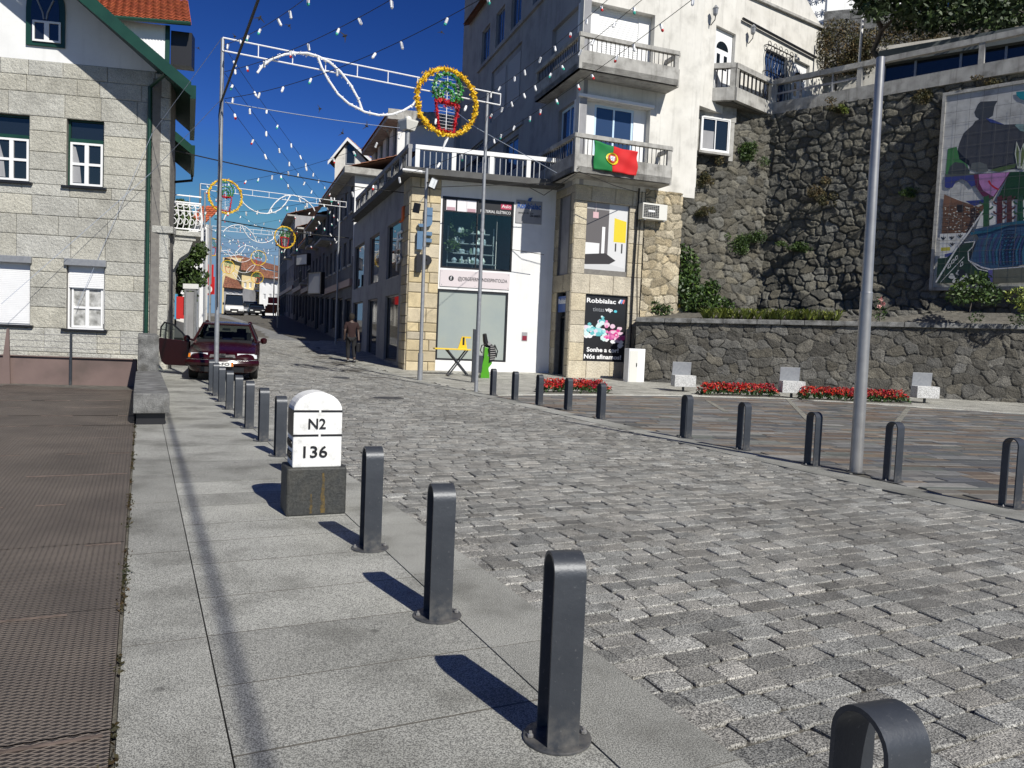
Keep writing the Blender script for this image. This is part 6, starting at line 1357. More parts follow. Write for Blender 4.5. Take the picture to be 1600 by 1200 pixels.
mb = MB(); mb.box(FB, u0-.5, u1, -6.2, .7, zt-.49, zt-.25); mb.box(f, -.6, 9, -.3, .6, zt-.48, zt+.1); ro = mb.build('roof', mt['conc'], t)
mb = MB(); a, b = FB.P(u0-.5, .75, zt-.24), FB.P(u1, .75, zt-.24); up_ = -FB.n*3+Vector((0, 0, .5)); tiled_roof(mb, b, a, a+up_, b+up_, 6, None, R7, .05); mb.build('tiles', mt['otile'], ro, attr=True)
ga, gb, gc = at(518, 250, 66), at(573, 240, 66), at(543, 217, 66); fg = fr2(ga, gb); W_ = (gb-ga).to_2d().length; zp = gc.z; zl = ga.z
t = thing('gabled_house', 'pale gabled house with a rust tiled roof standing high behind the row houses', 'house', ga); um = W_*.47
mb = MB(); mb.ext(fg, [(.3, 5), (W_, 5), (W_, zl), (um, zp-.15), (.3, zl)], -8, 0); mb.build('wall', mt['wwhite'], t)
for s, ua_, ub2 in ((-1, -.2, um), (1, um, W_+1.2)):
    mb = MB(); za_ = zl-.25 if s < 0 else zp; zb_ = zp if s < 0 else zl-.5; a, b = fg.P(ua_, .4, za_), fg.P(ub2, .4, zb_)
    if s > 0: tiled_roof(mb, fg.P(ub2, .4, zb_), fg.P(ub2, -8, zb_), fg.P(um, -8, zp), fg.P(um, .4, zp), 7, None, R7, .06)
    else: tiled_roof(mb, fg.P(ua_, .4, za_), fg.P(ua_, -8, za_), fg.P(um, -8, zp), fg.P(um, .4, zp), 7, None, R7, .06)
    ro = mb.build('roof_slope', mt['otile'], t, attr=True)
    mb = MB(); mb.ext(fg, [(ua_, za_-.25), (ub2, zb_-.25), (ub2, zb_+.02), (ua_, za_+.02)], .401, .47); mb.build('bargeboard', mt['white'], ro)
uw, zw = fg.at(548, 240); mb = MB(); frame_bars(mb, fg, (uw-.4, uw+.4, zw-.9, zw+.9), .005, .05, .08, 1, 1); w_ = mb.build('window', mt['galv'], t); mb = MB(); mb.box(fg, uw-.33, uw+.33, .006, .02, zw-.85, zw+.85); mb.build('pane', mt['glass'], w_)
# ------------------------------------------------------------------ left side of the street
LS = Fr((at(292, 520, 44).x, at(292, 520, 44).y), (-.40, 1))
t = street_house('street_house', 'white house with bright orange tiled roof beyond the tree on the left', LS, 6, 18, at(300, 347, 50).z, 2, 3, 'white', .5, seed=13, depth=8, parent_roof='tile', ridge=1.6)
f = fr2(at(293, 347, 50), at(325, 348, 50)); L_ = 1.6*(at(325, 348, 50)-at(293, 347, 50)).to_2d().length; a, b = f.P(0, .3, at(300, 347, 50).z), f.P(L_*.62, .3, at(300, 347, 50).z); mb = MB(); up_ = Vector((0, 2.6, at(300, 320, 52).z-a.z)); tiled_roof(mb, a, b, b+up_, a+up_, 8, None, R7, .05); mb.build('front_roof', mt['tile'], t, attr=True)
mb = MB(); mb.box(f, 0, L_*.6, -.3, 0, 1.2, a.z-.1); mb.build('front_wall', mt['white'], t)
street_house('street_house', 'pale shop house with red banners on the left side of the street', LS, 20, 33, 8.6, 2, 4, 'wwhite', .4, seed=15, depth=8)
street_house('street_house', 'white house with a clock sign farther up the left side', LS, 33.2, 47, 10, 2, 4, 'white', .4, seed=17, depth=8)
for (x, y, x1, y1, Y, lb) in ((324, 413, 333, 450, 58, 'red hanging banner on the left side of the street above the shop'), (327, 432, 335, 460, 64, 'second red hanging banner farther up the left side of the street')):
    a, b = at(x, y, Y), at(x1, y1, Y); mb = MB(); f = fr2((a.x, a.y), (b.x, a.y+.001)); mb.box(f, 0, b.x-a.x, -.03, 0, b.z, a.z); mb.build('banner', mt['redcloth'], loc=a, tag=(lb, 'banner'))
c = at(325.5, 452, 55); t = thing('clock_sign', 'round red rimmed clock sign hanging over the left pavement', 'sign', c); f = Fr((c.x, c.y), (1, .0))
mb = MB(); mb.ext(f, [(1.05*.16*5*.5*math.cos(a)*.95, c.z+.42*math.sin(a)) for a in [k*math.pi/10 for k in range(20)]], -.08, 0); mb.build('rim', mt['red'], t); mb = MB(); mb.ext(f, [(.28*math.cos(a), c.z+.28*math.sin(a)) for a in [k*math.pi/10 for k in range(20)]], .001, .02); mb.build('dial', mt['paint'], t)
mb = MB(); mb.box(f, -.02, .02, .021, .03, c.z, c.z+.2); mb.box(f, 0, .15, .031, .035, c.z-.02, c.z+.02); mb.build('clock_hands', mt['black'], t)
# shop stand and sign by the left pavement
p = G(277, 545); p = at(283, 540, 30.); gzp = gz(p.x, p.y)
t = thing('poster_board', 'upright display panel with posters at the left pavement under the tree', 'sign', Vector((p.x, p.y, gzp))); f = Fr((p.x, p.y), (.95, -.2))
mb = MB(); frame_bars(mb, f, (.1, .6, gzp, gzp+2.3), -.08, 0, .07, 1, 1); mb.build('frame', mt['galv'], t); mb = MB(); mb.box(f, .15, .55, -.06, -.03, gzp+.3, gzp+2.2); mb.build('poster', mt['grey_shade'], t); mb = MB(); mb.box(f, .05, .65, -.1, .02, gzp+2.31, gzp+2.5); mb.build('header', mt['white'], t)
t = thing('shop_stand', 'rack of red and white goods against a blue shop front under the tree', 'stand', Vector((p.x-1, p.y+1, gzp))); mb = MB(); 
for x, z, w, h, c in ((-.75, 1.6, .35, .9, (.5, .03, .03)), (-.45, 1.7, .3, .8, (.7, .7, .7)), (-.8, .75, .4, .75, (.7, .7, .68)), (-1.1, 1.5, .3, 1.3, (.08, .3, .5)), (-.4, .9, .25, .6, (.4, .4, .4))): mb.bx((p.x+x*.9, p.y+1.5, gzp+z), (w, .12, h), c=c)
mb.bx((p.x-.7, p.y+1.6, gzp+.2), (.9, .3, .4), c=(.1, .1, .1)); mb.build('goods', mt['attr'], t, attr=True)
# tree by the left pavement
c = at(276, 560, 34.); gb_ = gz(c.x, c.y); tb_ = Vector((c.x, c.y, gb_)); t = thing('tree', 'leafy green street tree beyond the wrought iron balcony on the left', 'tree', tb_)
mb = MB(); mb.tube([tb_, tb_+Vector((.03, 0, 1.4)), tb_+Vector((0, 0, 2.6))], [.11, .09, .07], 8)
for a in range(5): mb.tube([tb_+Vector((0, 0, 2.0)), tb_+Vector((.7*math.cos(a*1.26), .7*math.sin(a*1.26), 3.4))], [.05, .02], 6)
mb.build('trunk', mt['bark'], t, smooth=True); mb = MB(); cc = at(281, 408, 34)
for k in range(46):
    z = r_.uniform(-2.1, 2.4); w = 1.15*(1-abs(z)/3.2); c2_ = cc+Vector((r_.uniform(-w, w)*.9, r_.uniform(-w, w), z)); q = r_.uniform(.25, .5); mb.leaves(tuple(c2_), (q, q, q), int(620*q), .10, r_, [(1.2, 1.3, 1), (.7, .8, .6), (2., 2., 1.2)], shell=.2)
mb.build('crown', mt['dleaf'], t, attr=True)
# top of the street
def far_house(name, lab, px0, px1, ytop, Y, wallm, wins, roof=None, rm='otile'):
    a, b = at(px0, ytop, Y), at(px1, ytop, Y); f = fr2(a, b); L_ = (b-a).to_2d().length; t = thing(name, lab, 'house', Vector((a.x, a.y, 1.5)))
    hs2 = [f.R(*w) for w in wins]; mb = MB(); wallgrid(mb, f, 0, L_, 1, min(a.z, b.z), hs2, .3); mb.box(f, .05, L_-.05, -6, -.31, 1, min(a.z, b.z)-.1); mb.build('wall', mt[wallm], t)
    for h in hs2: window(t, f, h, .1, 'paint', 'glass', 2, 1, .1)
    if roof:
        p = [at(x, y, Y+dy) for x, y, dy in roof]; mb = MB(); tiled_roof(mb, p[0], p[1], p[2], p[3], 6, None, R7, .08); mb.build('roof', mt[rm], t, attr=True)
    return t, f
far_house('yellow_house', 'yellow house with a long red tiled roof at the top of the street', 348, 381, 402, 122, 'cream', [], None)
t, f = far_house('yellow_house', 'lower yellow house with shop front at the top of the street', 378, 407, 421, 119, 'cream', [(381, 441, 385, 450), (389, 441, 393, 450), (397, 441, 402, 450), (382, 459, 390, 468), (395, 459, 403, 468)], ((376, 422, -.6), (411, 428, -.6), (406, 412, 3), (378, 403, 3)))
mb = MB(); h = f.R(378, 453, 407, 456, .1); mb.box(f, h[0], h[1], .01, .9, h[2], h[3]); mb.build('balcony', mt['white'], t)
a = [at(360, 405, 124), at(440, 424, 124), at(432, 414, 130), at(372, 398, 130)]; t = thing('long_roof', 'long low red tiled roof behind the yellow houses', 'roof', a[0]); mb = MB(); tiled_roof(mb, at(350, 403, 121.5), at(440, 426, 121.5), at(436, 416, 130), at(372, 399, 128), 6, None, R7, .08); mb.build('tiles', mt['otile'], t, attr=True)
far_house('grey_house', 'small grey house with brown roof behind the white van', 350, 380, 448, 112, 'grey_shade', [(354, 455, 358, 468), (363, 455, 367, 468), (372, 455, 376, 468)], ((348, 449, -.5), (381, 452, -.5), (372, 439, 3), (352, 431, 3)))
t, f = far_house('white_house', 'white house at the top of the street on the right', 406, 440, 432, 116, 'white', [(411, 440, 415, 447), (420, 440, 424, 447), (429, 440, 433, 447), (411, 459, 415, 468), (420, 459, 424, 468), (429, 459, 433, 468)], ((404, 433, -.6), (442, 438, -.6), (440, 427, 3), (406, 420, 3)))
p = at(418, 480, 100); q = at(437, 478, 100); f = fr2(p, q); L_ = (q-p).to_2d().length; t = thing('awning', 'orange awning over a cafe front at the top right of the street', 'awning', p); mb = MB(); zc_ = p.z; mb.ext(Fr((p.x, p.y), (0, 1)), [(0, zc_-.9), (0, zc_-.6), (2, zc_+.5), (2, zc_+.4)], 0, 0) if 0 else mb.hexa([f.P(0, 1.4, zc_-.8), f.P(L_, 1.4, zc_-.8), f.P(L_, 0, zc_+.3), f.P(0, 0, zc_+.3), f.P(0, 1.4, zc_-.5), f.P(L_, 1.4, zc_-.5), f.P(L_, 0, zc_+.4), f.P(0, 0, zc_+.4)]); mb.build('canopy', mt['orange'], t); mb = MB(); mb.box(f, .1, L_, .1, .2, zc_+.5, zc_+1.3); mb.build('sign_band', mt['red'], t)
for u in (.1, L_-.1): mb = MB(); mb.tube([f.P(u, 1.3, 2.5), f.P(u, 1.3, zc_-.6)], .05, 6); mb.build('post', mt['black'], t)
# hanging signs on the right row
for x0, y0, x1, y1, Y, m_, lb in ((466, 399, 482, 413, 52, 'ac', 'pale box sign hanging from the shaded row houses'), (485, 428, 503, 458, 47, 'grey_shade', 'square lit box sign with dark frame on the shaded row houses')):
    a, b = at(x0, y0, Y), at(x1, y1, Y-1.2); t = thing('box_sign', lb, 'sign', a); f = fr2(a, b); L_ = (b-a).to_2d().length; mb = MB(); mb.box(f, 0, L_, -.12, .12, b.z, a.z); mb.build('panel', mt[m_], t); mb = MB(); frame_bars(mb, f, (-.05, L_+.05, b.z-.05, a.z+.05), -.14, .14, .06, 1, 1); mb.build('frame', mt['black'], t)
# ------------------------------------------------------------------ cars
def car(root, paint, door_open=True):
    R = WL[root.name]
    st = [(-.02, .60, .30, .58), (.03, .70, .22, .66), (.16, .79, .19, .715), (.5, .83, .18, .79), (.95, .845, .18, .865), (1.22, .85, .18, .915), (2.2, .85, .18, .94), (3.3, .85, .18, .95), (3.75, .83, .2, .93), (4.1, .78, .24, .88), (4.2, .70, .3, .80)]
    mb = MB(); rings = []
    for x, w, zb_, zt in st:
        half = [(0, zt+.025), (w*.45, zt+.018), (w*.80, zt-.004), (w*.95, zt-.05), (w, zt-.14), (w+.01, (zt+zb_)/2), (w-.005, zb_+.16), (w*.95, zb_), (w*.5, zb_-.02), (0, zb_-.02)]
        ring = [(x, y, z) for y, z in half]+[(x, -y, z) for y, z in half[-2:0:-1]]; rings.append(ring)
    n = len(rings[0])
    for ring in rings: mb.v += ring
    for i in range(len(rings)-1):
        for k in range(n): k2 = (k+1) % n; mb.face((i*n+k, i*n+k2, (i+1)*n+k2, (i+1)*n+k))
    mb.face(range(n)); mb.face([(len(rings)-1)*n+k for k in range(n)][::-1])
    mb.v = [(x+R.x, y+R.y, z+R.z) for x, y, z in mb.v]; body = mb.build('body', mt[paint], root, smooth=True, sub=1)
    def B(name, mat, par, verts=None, fn=None, **k):
        m_ = MB(); fn(m_); m_.v = [(x+R.x, y+R.y, z+R.z) for x, y, z in m_.v]; return m_.build(name, mt[mat], par, **k)
    bw, rw, zb_, zr = .74, .56, .92, 1.37
    P = lambda x, y, z: Vector((x, y, z))
    wsb = [P(1.18, -bw, zb_), P(1.18, bw, zb_)]; wst = [P(1.88, -rw, zr), P(1.88, rw, zr)]; rsb = [P(3.65, -bw+.03, zb_+.02), P(3.65, bw-.03, zb_+.02)]; rst = [P(3.0, -rw, zr), P(3.0, rw, zr)]
    def roof(m):
        for i in range(6):
            for j in range(4):
                def q(a, b): x = 1.85+1.2*a; y = -rw+2*rw*b; return (x, y, zr+.045*(1-(2*b-1)**2)-.05*(2*a-1)**2*.6)
                m.poly([q(i/6, j/4), q((i+1)/6, j/4), q((i+1)/6, (j+1)/4), q(i/6, (j+1)/4)])
        for s in (-1, 1): m.box(Fr((0, 0), (1, 0)), 1.85, 3.05, -s*rw-.02, -s*rw+.02, zr-.05, zr-.02) if 0 else m.tube([P(1.85, s*rw, zr-.03), P(2.4, s*(rw+.01), zr+.0), P(3.05, s*rw, zr-.03)], .03, 6)
        m.tube([P(1.85, -rw, zr-.03), P(1.85, rw, zr-.03)], .028, 6)
    B('roof', paint, body, fn=roof, smooth=True)
    for s in (-1, 1):
        B('pillar', paint, body, fn=lambda m: m.tube([P(1.18, s*(bw+.02), zb_), P(1.86, s*(rw+.01), zr-.01)], .032, 6))
        B('pillar', 'black', body, fn=lambda m: m.tube([P(2.42, s*(bw+.03), zb_), P(2.42, s*(rw+.01), zr)], .035, 6))
        B('pillar', paint, body, fn=lambda m: m.tube([P(3.6, s*bw, zb_), P(3.02, s*rw, zr)], .06, 6))
    B('windscreen', 'cglass', root, fn=lambda m: m.poly([wsb[0], wsb[1], wst[1], wst[0]]))
    B('rear_window', 'cglass', root, fn=lambda m: m.poly([rsb[0], rsb[1], rst[1], rst[0]]))
    for s in (-1, 1): B('side_window', 'cglass', root, fn=lambda m: m.poly([P(1.25, s*bw, zb_), P(3.6, s*bw, zb_), P(3.0, s*rw, zr), P(1.9, s*rw, zr)]))
    def inter(m):
        for y in (-.36, .36): m.bx((2.2, y, .80), (.16, .46, .62), ry=.25); m.bx((2.28, y, 1.14), (.1, .24, .18))
        m.bx((3.1, 0, .85), (.2, 1.2, .5)); m.bx((1.35, 0, .90), (.4, 1.3, .12))
        m.tube([P(1.62+.05*math.cos(a), .36+.17*math.sin(a)*1.0, 1.0+.15*math.cos(a)) for a in [k*math.pi/6 for k in range(13)]], .014, 6)
    B('seats', 'trou', root, fn=inter)
    B('rear_view_mirror', 'black', root, fn=lambda m: m.bx((1.72, 0, 1.22), (.03, .2, .06)))
    for s in (-1, 1):
        B('headlight', 'lens', root, fn=lambda m: m.hexa([P(-.0, s*.34, .56), P(.12, s*.74, .56), P(.3, s*.76, .56), P(.3, s*.34, .56), P(.03, s*.34, .69), P(.16, s*.735, .68), P(.32, s*.76, .68), P(.32, s*.34, .7)]))
        B('indicator', 'amber' if s > 0 else 'lens', root, fn=lambda m: m.hexa([P(.12, s*.735, .57), P(.17, s*.80, .57), P(.3, s*.81, .57), P(.3, s*.74, .57), P(.16, s*.735, .66), P(.2, s*.785, .655), P(.3, s*.80, .655), P(.3, s*.74, .66)]))
        B('wing_mirror', paint, root, fn=lambda m: (m.lathe((1.45, s*.95, .90), [(.05, -.02), (.085, .03), (.085, .1), (.04, .14)], 10), m.tube([P(1.42, s*.78, .92), P(1.44, s*.92, .95)], .03, 6)), smooth=True)
        for x in (.78, 3.35):
            wh = B('wheel', 'tyre', root, fn=lambda m: m.tube([P(x, s*.62, .29), P(x, s*.64, .29), P(x, s*.80, .29), P(x, s*.82, .29)], [.26, .29, .29, .26], 24), smooth=True)
            B('rim', 'chrome', wh, fn=lambda m: m.tube([P(x, s*.815, .29), P(x, s*.83, .29)], [.19, .17], 16))
    B('grille', 'black', root, fn=lambda m: m.hexa([P(-.03, -.3, .585), P(-.03, .3, .585), P(.08, .3, .585), P(.08, -.3, .585), P(.0, -.28, .66), P(.0, .28, .66), P(.1, .28, .66), P(.1, -.28, .66)]))
    B('grille_emblem', 'chrome', root, fn=lambda m: (m.bx((-.035, 0, .66), (.02, .14, .05)), m.bx((-.035, 0, .605), (.014, .5, .012))))
    B('bumper', paint, root, fn=lambda m: m.tube([P(.12, -.80, .46), P(-.05, -.62, .46), P(-.10, 0, .46), P(-.05, .62, .46), P(.12, .80, .46)], .085, 8), smooth=True)
    B('bumper_strip', 'chrome', root, fn=lambda m: m.tube([P(.05, -.80, .535), P(-.09, -.60, .535), P(-.13, 0, .535), P(-.09, .60, .535), P(.05, .80, .535)], .008, 5))
    B('air_intake', 'black', root, fn=lambda m: m.bx((-.045, 0, .30), (.1, 1.0, .12)))
    return B
c0 = G(347, 596); cr = thing('car', 'maroon saloon car parked on the left with its front door standing open', 'car', (0, 0, 0))
B_ = car(cr, 'car')
P3 = lambda x, y, z: Vector((x, y, z))
fpl = Fr((-.19, 0), (0, 1)); 
mbp = MB(); mbp.bx((-.198, 0, .44), (.012, .52, .115)); plt = mbp.build('number_plate', mt['plate'], cr)
mbp = MB(); mbp.bx((-.206, -.235, .44), (.006, .045, .11)); mbp.build('plate_strip', mt['amber'], plt)
fpl = Fr((-.205, 0), (0, -1)); fpl.n = Vector((-1, 0, 0)); text('62-FO', fpl, (-.2, .17, .405, .475), 0.002, 'black', plt, 'registration', ext=.001, bold=.02)
# open front door: hinge at x=1.25 on the +y side
dr = MB(); hinge = Vector((1.3, .86, 0)); da = math.radians(47); dx = Vector((math.cos(da), math.sin(da), 0)); dn = Vector((-dx.y, dx.x, 0))
prof = [(0, .25), (.85, .22), (1.0, .30), (1.08, .55), (1.12, .80), (1.08, .92), (0, .88)]
n = len(prof)
dr.v = [tuple(hinge+dx*a+Vector((0, 0, z))+dn*.03) for a, z in prof]+[tuple(hinge+dx*a+Vector((0, 0, z))-dn*.03) for a, z in prof]
dr.face(range(n)); dr.face([n+i for i in range(n)][::-1])
for i in range(n): j = (i+1) % n; dr.face((i, n+i, n+j, j))
dob = dr.build('door', mt['car'], cr, bevel=.012)
mbp = MB(); q = [hinge+dx*a+Vector((0, 0, z)) for a, z in ((.02, .88), (.28, 1.1), (.62, 1.30), (.92, 1.33), (1.05, 1.2), (1.08, .93))]; mbp.tube(q, .022, 6); mbp.tube([hinge+dx*.88+Vector((0, 0, .9)), hinge+dx*.86+Vector((0, 0, 1.32))], .015, 6); mbp.build('window_frame', mt['black'], dob)
mbp = MB(); mbp.poly(q); mbp.build('door_glass', mt['cglass'], dob)
cr.location = c0; cr.rotation_euler = (0, math.radians(-2), math.atan2(.93, -.30))
# van, parked beyond the crest edge
def boxcar(name, label, px, py, Y, w, l, h, paint, hood=.9, nose=1.0, cat='van', rz=None):
    p = at(px, py, Y); p = Vector((p.x, p.y, gz(p.x, p.y))); t = thing(name, label, cat, (0, 0, 0))
    st = [(0, .84*w/2, .35, nose*.80), (.12, w/2*.95, .28, nose*.95), (.35, w/2*.99, .25, nose), (hood, w/2, .25, nose+.12), (l-.05, w/2, .25, nose+.12), (l, w/2*.96, .3, nose+.08)]
    mb = MB(); rings = []
    for x, hw, z0, z1 in st: rings.append([(x, y, z) for y, z in ((hw*.85, z0), (hw, z0+.15), (hw, z1-.12), (hw*.9, z1), (-hw*.9, z1), (-hw, z1-.12), (-hw, z0+.15), (-hw*.85, z0))])
    for r in rings: mb.v += r
    for i in range(len(rings)-1):
        for k in range(8): k2 = (k+1) % 8; mb.face((i*8+k, i*8+k2, (i+1)*8+k2, (i+1)*8+k))
    mb.face(range(8)); mb.face([(len(rings)-1)*8+k for k in range(8)][::-1]); bo = mb.build('body', mt[paint], t, smooth=True)
    zc_ = nose+.1; ct = [(hood, w/2*.97, zc_), (hood+.55, w/2*.86, h-.06), (hood+.8, w/2*.84, h), (l-.2, w/2*.84, h), (l-.02, w/2*.9, zc_)]
    mb = MB()
    mb.poly([(ct[2][0], -ct[2][1], h), (ct[2][0], ct[2][1], h), (ct[3][0], ct[3][1], h), (ct[3][0], -ct[3][1], h)]); mb.poly([(ct[1][0], -ct[1][1], h-.06), (ct[1][0], ct[1][1], h-.06), (ct[2][0], ct[2][1], h), (ct[2][0], -ct[2][1], h)])
    mb.poly([(ct[3][0], -ct[3][1], h), (ct[3][0], ct[3][1], h), (ct[4][0], ct[4][1], zc_), (ct[4][0], -ct[4][1], zc_)])
    for s in (-1, 1): mb.poly([(a, s*b, c) for a, b, c in ct])
    mb.build('cabin', mt[paint], bo)
    mb = MB(); a, b = ct[0], ct[1]; e = .012; mb.hexa([(a[0]-e, -a[1]*.93, a[2]+.04), (a[0]-e, a[1]*.93, a[2]+.04), (a[0]+.1, a[1]*.93, a[2]+.04), (a[0]+.1, -a[1]*.93, a[2]+.04), (b[0]-e-.04, -b[1]*.93, b[2]-.12), (b[0]-e-.04, b[1]*.93, b[2]-.12), (b[0]+.1, b[1]*.93, b[2]-.12), (b[0]+.1, -b[1]*.93, b[2]-.12)]); mb.build('windscreen', mt['glass'], t)
    for s in (-1, 1):
        mb = MB(); mb.bx((.05, s*w*.36, nose*.68), (.16, w*.17, .16)); mb.build('headlight', mt['lens'], t)
        mb = MB(); mb.bx((hood+.25, s*(w/2+.12), zc_+.15), (.1, .16, .25)); mb.build('wing_mirror', mt['black'], t)
        for x in (.8, l-.8): mb = MB(); mb.tube([(x, s*(w/2-.2), .33), (x, s*(w/2+.005), .33)], .33, 18); mb.build('wheel', mt['tyre'], t)
    mb = MB(); mb.bx((-.02, 0, nose*.62), (.08, w*.42, .14)); mb.build('grille', mt['black'], t)
    mb = MB(); mb.bx((.02, 0, .40), (.14, w*.94, .22)); mb.build('bumper', mt['black'], t)
    mb = MB(); mb.bx((-.06, 0, .42), (.02, .5, .11)); mb.build('number_plate', mt['plate'], t)
    t.location = p; t.rotation_euler = (0, 0, rz if rz is not None else math.atan2(.93, -.36)); return t
boxcar('van', 'white delivery van coming over the crest of the street', 366, 494, 83, 1.98, 5.0, 2.35, 'vanw')
boxcar('parked_car', 'pale minivan parked beyond the crest to the right of the white van', 392, 492, 92, 1.8, 4.2, 1.75, 'carg', 1.0, .9, 'car')
boxcar('parked_car', 'dark car parked at the crest in front of the pale minivan', 402, 494, 86, 1.7, 4.0, 1.35, 'black', 1.1, .8, 'car')
# ------------------------------------------------------------------ poles, lamp post
p = G(656, 594); t = thing('lamp_post', 'slim grey lamp post with street lamp arm and floodlight by the stone pilaster', 'lamp post', p); tp_ = at(667, 263, p.y)
mb = MB(); mb.tube([p, p.lerp(tp_, .13)], .085, 12); mb.tube([p.lerp(tp_, .1305), tp_], [.06, .05], 12); mb.build('post', mt['galv'], t, smooth=True)
q = at(664, 269, p.y); e = at(634, 266, p.y-.3); mb = MB(); mb.tube([q, q.lerp(e, .35)], .03, 6); ar = mb.build('arm', mt['galv'], t); mb = MB(); m_ = q.lerp(e, .65); mb.bx(m_, (.62, .2, .07), 0.1, ry=.06); mb.build('lamp_head', mt['whitem'], ar, bevel=.02)
q = at(677, 287, p.y-.25); mb = MB(); mb.bx(q, (.24, .1, .34), .3, ry=.35); fl_ = mb.build('floodlight', mt['black'], t, bevel=.01); mb = MB(); mb.bx(q+Vector((-.0, -.056, 0)), (.19, .012, .28), .3, ry=.35); mb.build('lens', mt['lens'], fl_); mb = MB(); mb.tube([at(666, 285, p.y), at(674, 285, p.y-.2)], .02, 6); mb.build('bracket', mt['black'], fl_)
q = at(651, 325, p.y-.25); mb = MB(); mb.bx(q, (.2, .1, .3), -.3, ry=.2); fl_ = mb.build('floodlight', mt['black'], t, bevel=.01); mb = MB(); mb.tube([at(665, 305, p.y), at(653, 320, p.y-.2)], .012, 6); mb.build('bracket', mt['black'], fl_)
# speaker mast on the terrace
c = at(637, 208, 30.5); t = thing('terrace_lamp', 'grey lantern shaped lamp on a thick steel post at the terrace corner', 'lamp post', Vector((c.x, c.y, zslab)))
mb = MB(); mb.tube([Vector((c.x, c.y, zslab)), c+Vector((0, 0, .1))], .10, 12); mb.build('post', mt['galv'], t, smooth=True); mb = MB(); n_ = len(mb.v)
mb.tube([c+Vector((0, 0, .1)), c+Vector((0, 0, .42)), c+Vector((0, 0, .48))], [.27, .40, .40], 4); mb.tube([c+Vector((0, 0, .481)), c+Vector((0, 0, .62)), c+Vector((0, 0, .66))], [.16, .13, .02], 10); mb.build('lantern', mt['ac'], t)
for px, y0, y1, Y, lb in ((320, 300, 575, 40.5, 'pale steel pole on the left pavement behind the maroon car, nearer of two'), (328, 338, 570, 47, 'thin steel pole on the left pavement, second behind the maroon car'), (429, 400, 500, 78, 'thin pole at the far right end of the shaded row')):
    p0, p1 = at(px-2, y1, Y), at(px, y0, Y); p0.z = gz(p0.x, p0.y); pole('street_pole', p0, 1, .06, .05, 'galv', lb, top=p1)
# ------------------------------------------------------------------ festive light arches
def pol2(mb, fr, pts, r, n=6, d=0.): mb.tube([fr.P(u, d, z) for u, z in pts], r, n)
def rough_tube(mb, pts3, r, size, per_m, rng, cols, closed=False):
    tot = 0
    for a, b in zip(pts3, pts3[1:]):
        L_ = (b-a).length; n = max(1, int(L_*per_m))
        for i in range(n): p = a.lerp(b, rng.random()); mb.leaves((p.x+rng.gauss(0, r*.5), p.y+rng.gauss(0, r*.5), p.z+rng.gauss(0, r*.5)), (r*.5, r*.5, r*.5), 2, size, rng, cols)
A1 = fr2(at(348, 57, 17.5), at(762, 140, 20.35)); cu_, cz_ = A1.at(698, 160, .12)
rel = lambda pts: [(A1.at(x, y, .12)[0]-cu_, A1.at(x, y, .12)[1]-cz_) for x, y in pts]
SW = [rel([(402, 114), (410, 103), (425, 92), (445, 85), (462, 83), (480, 83), (497, 88), (515, 97), (532, 112), (548, 133), (560, 155), (566, 172)]), rel([(497, 90), (503, 106), (512, 123), (528, 147), (545, 162), (570, 175), (592, 180), (612, 179), (630, 173), (645, 164), (655, 150)])]
RA = .93
POT = rel([(678, 158), (718, 164), (710, 207), (686, 203)])
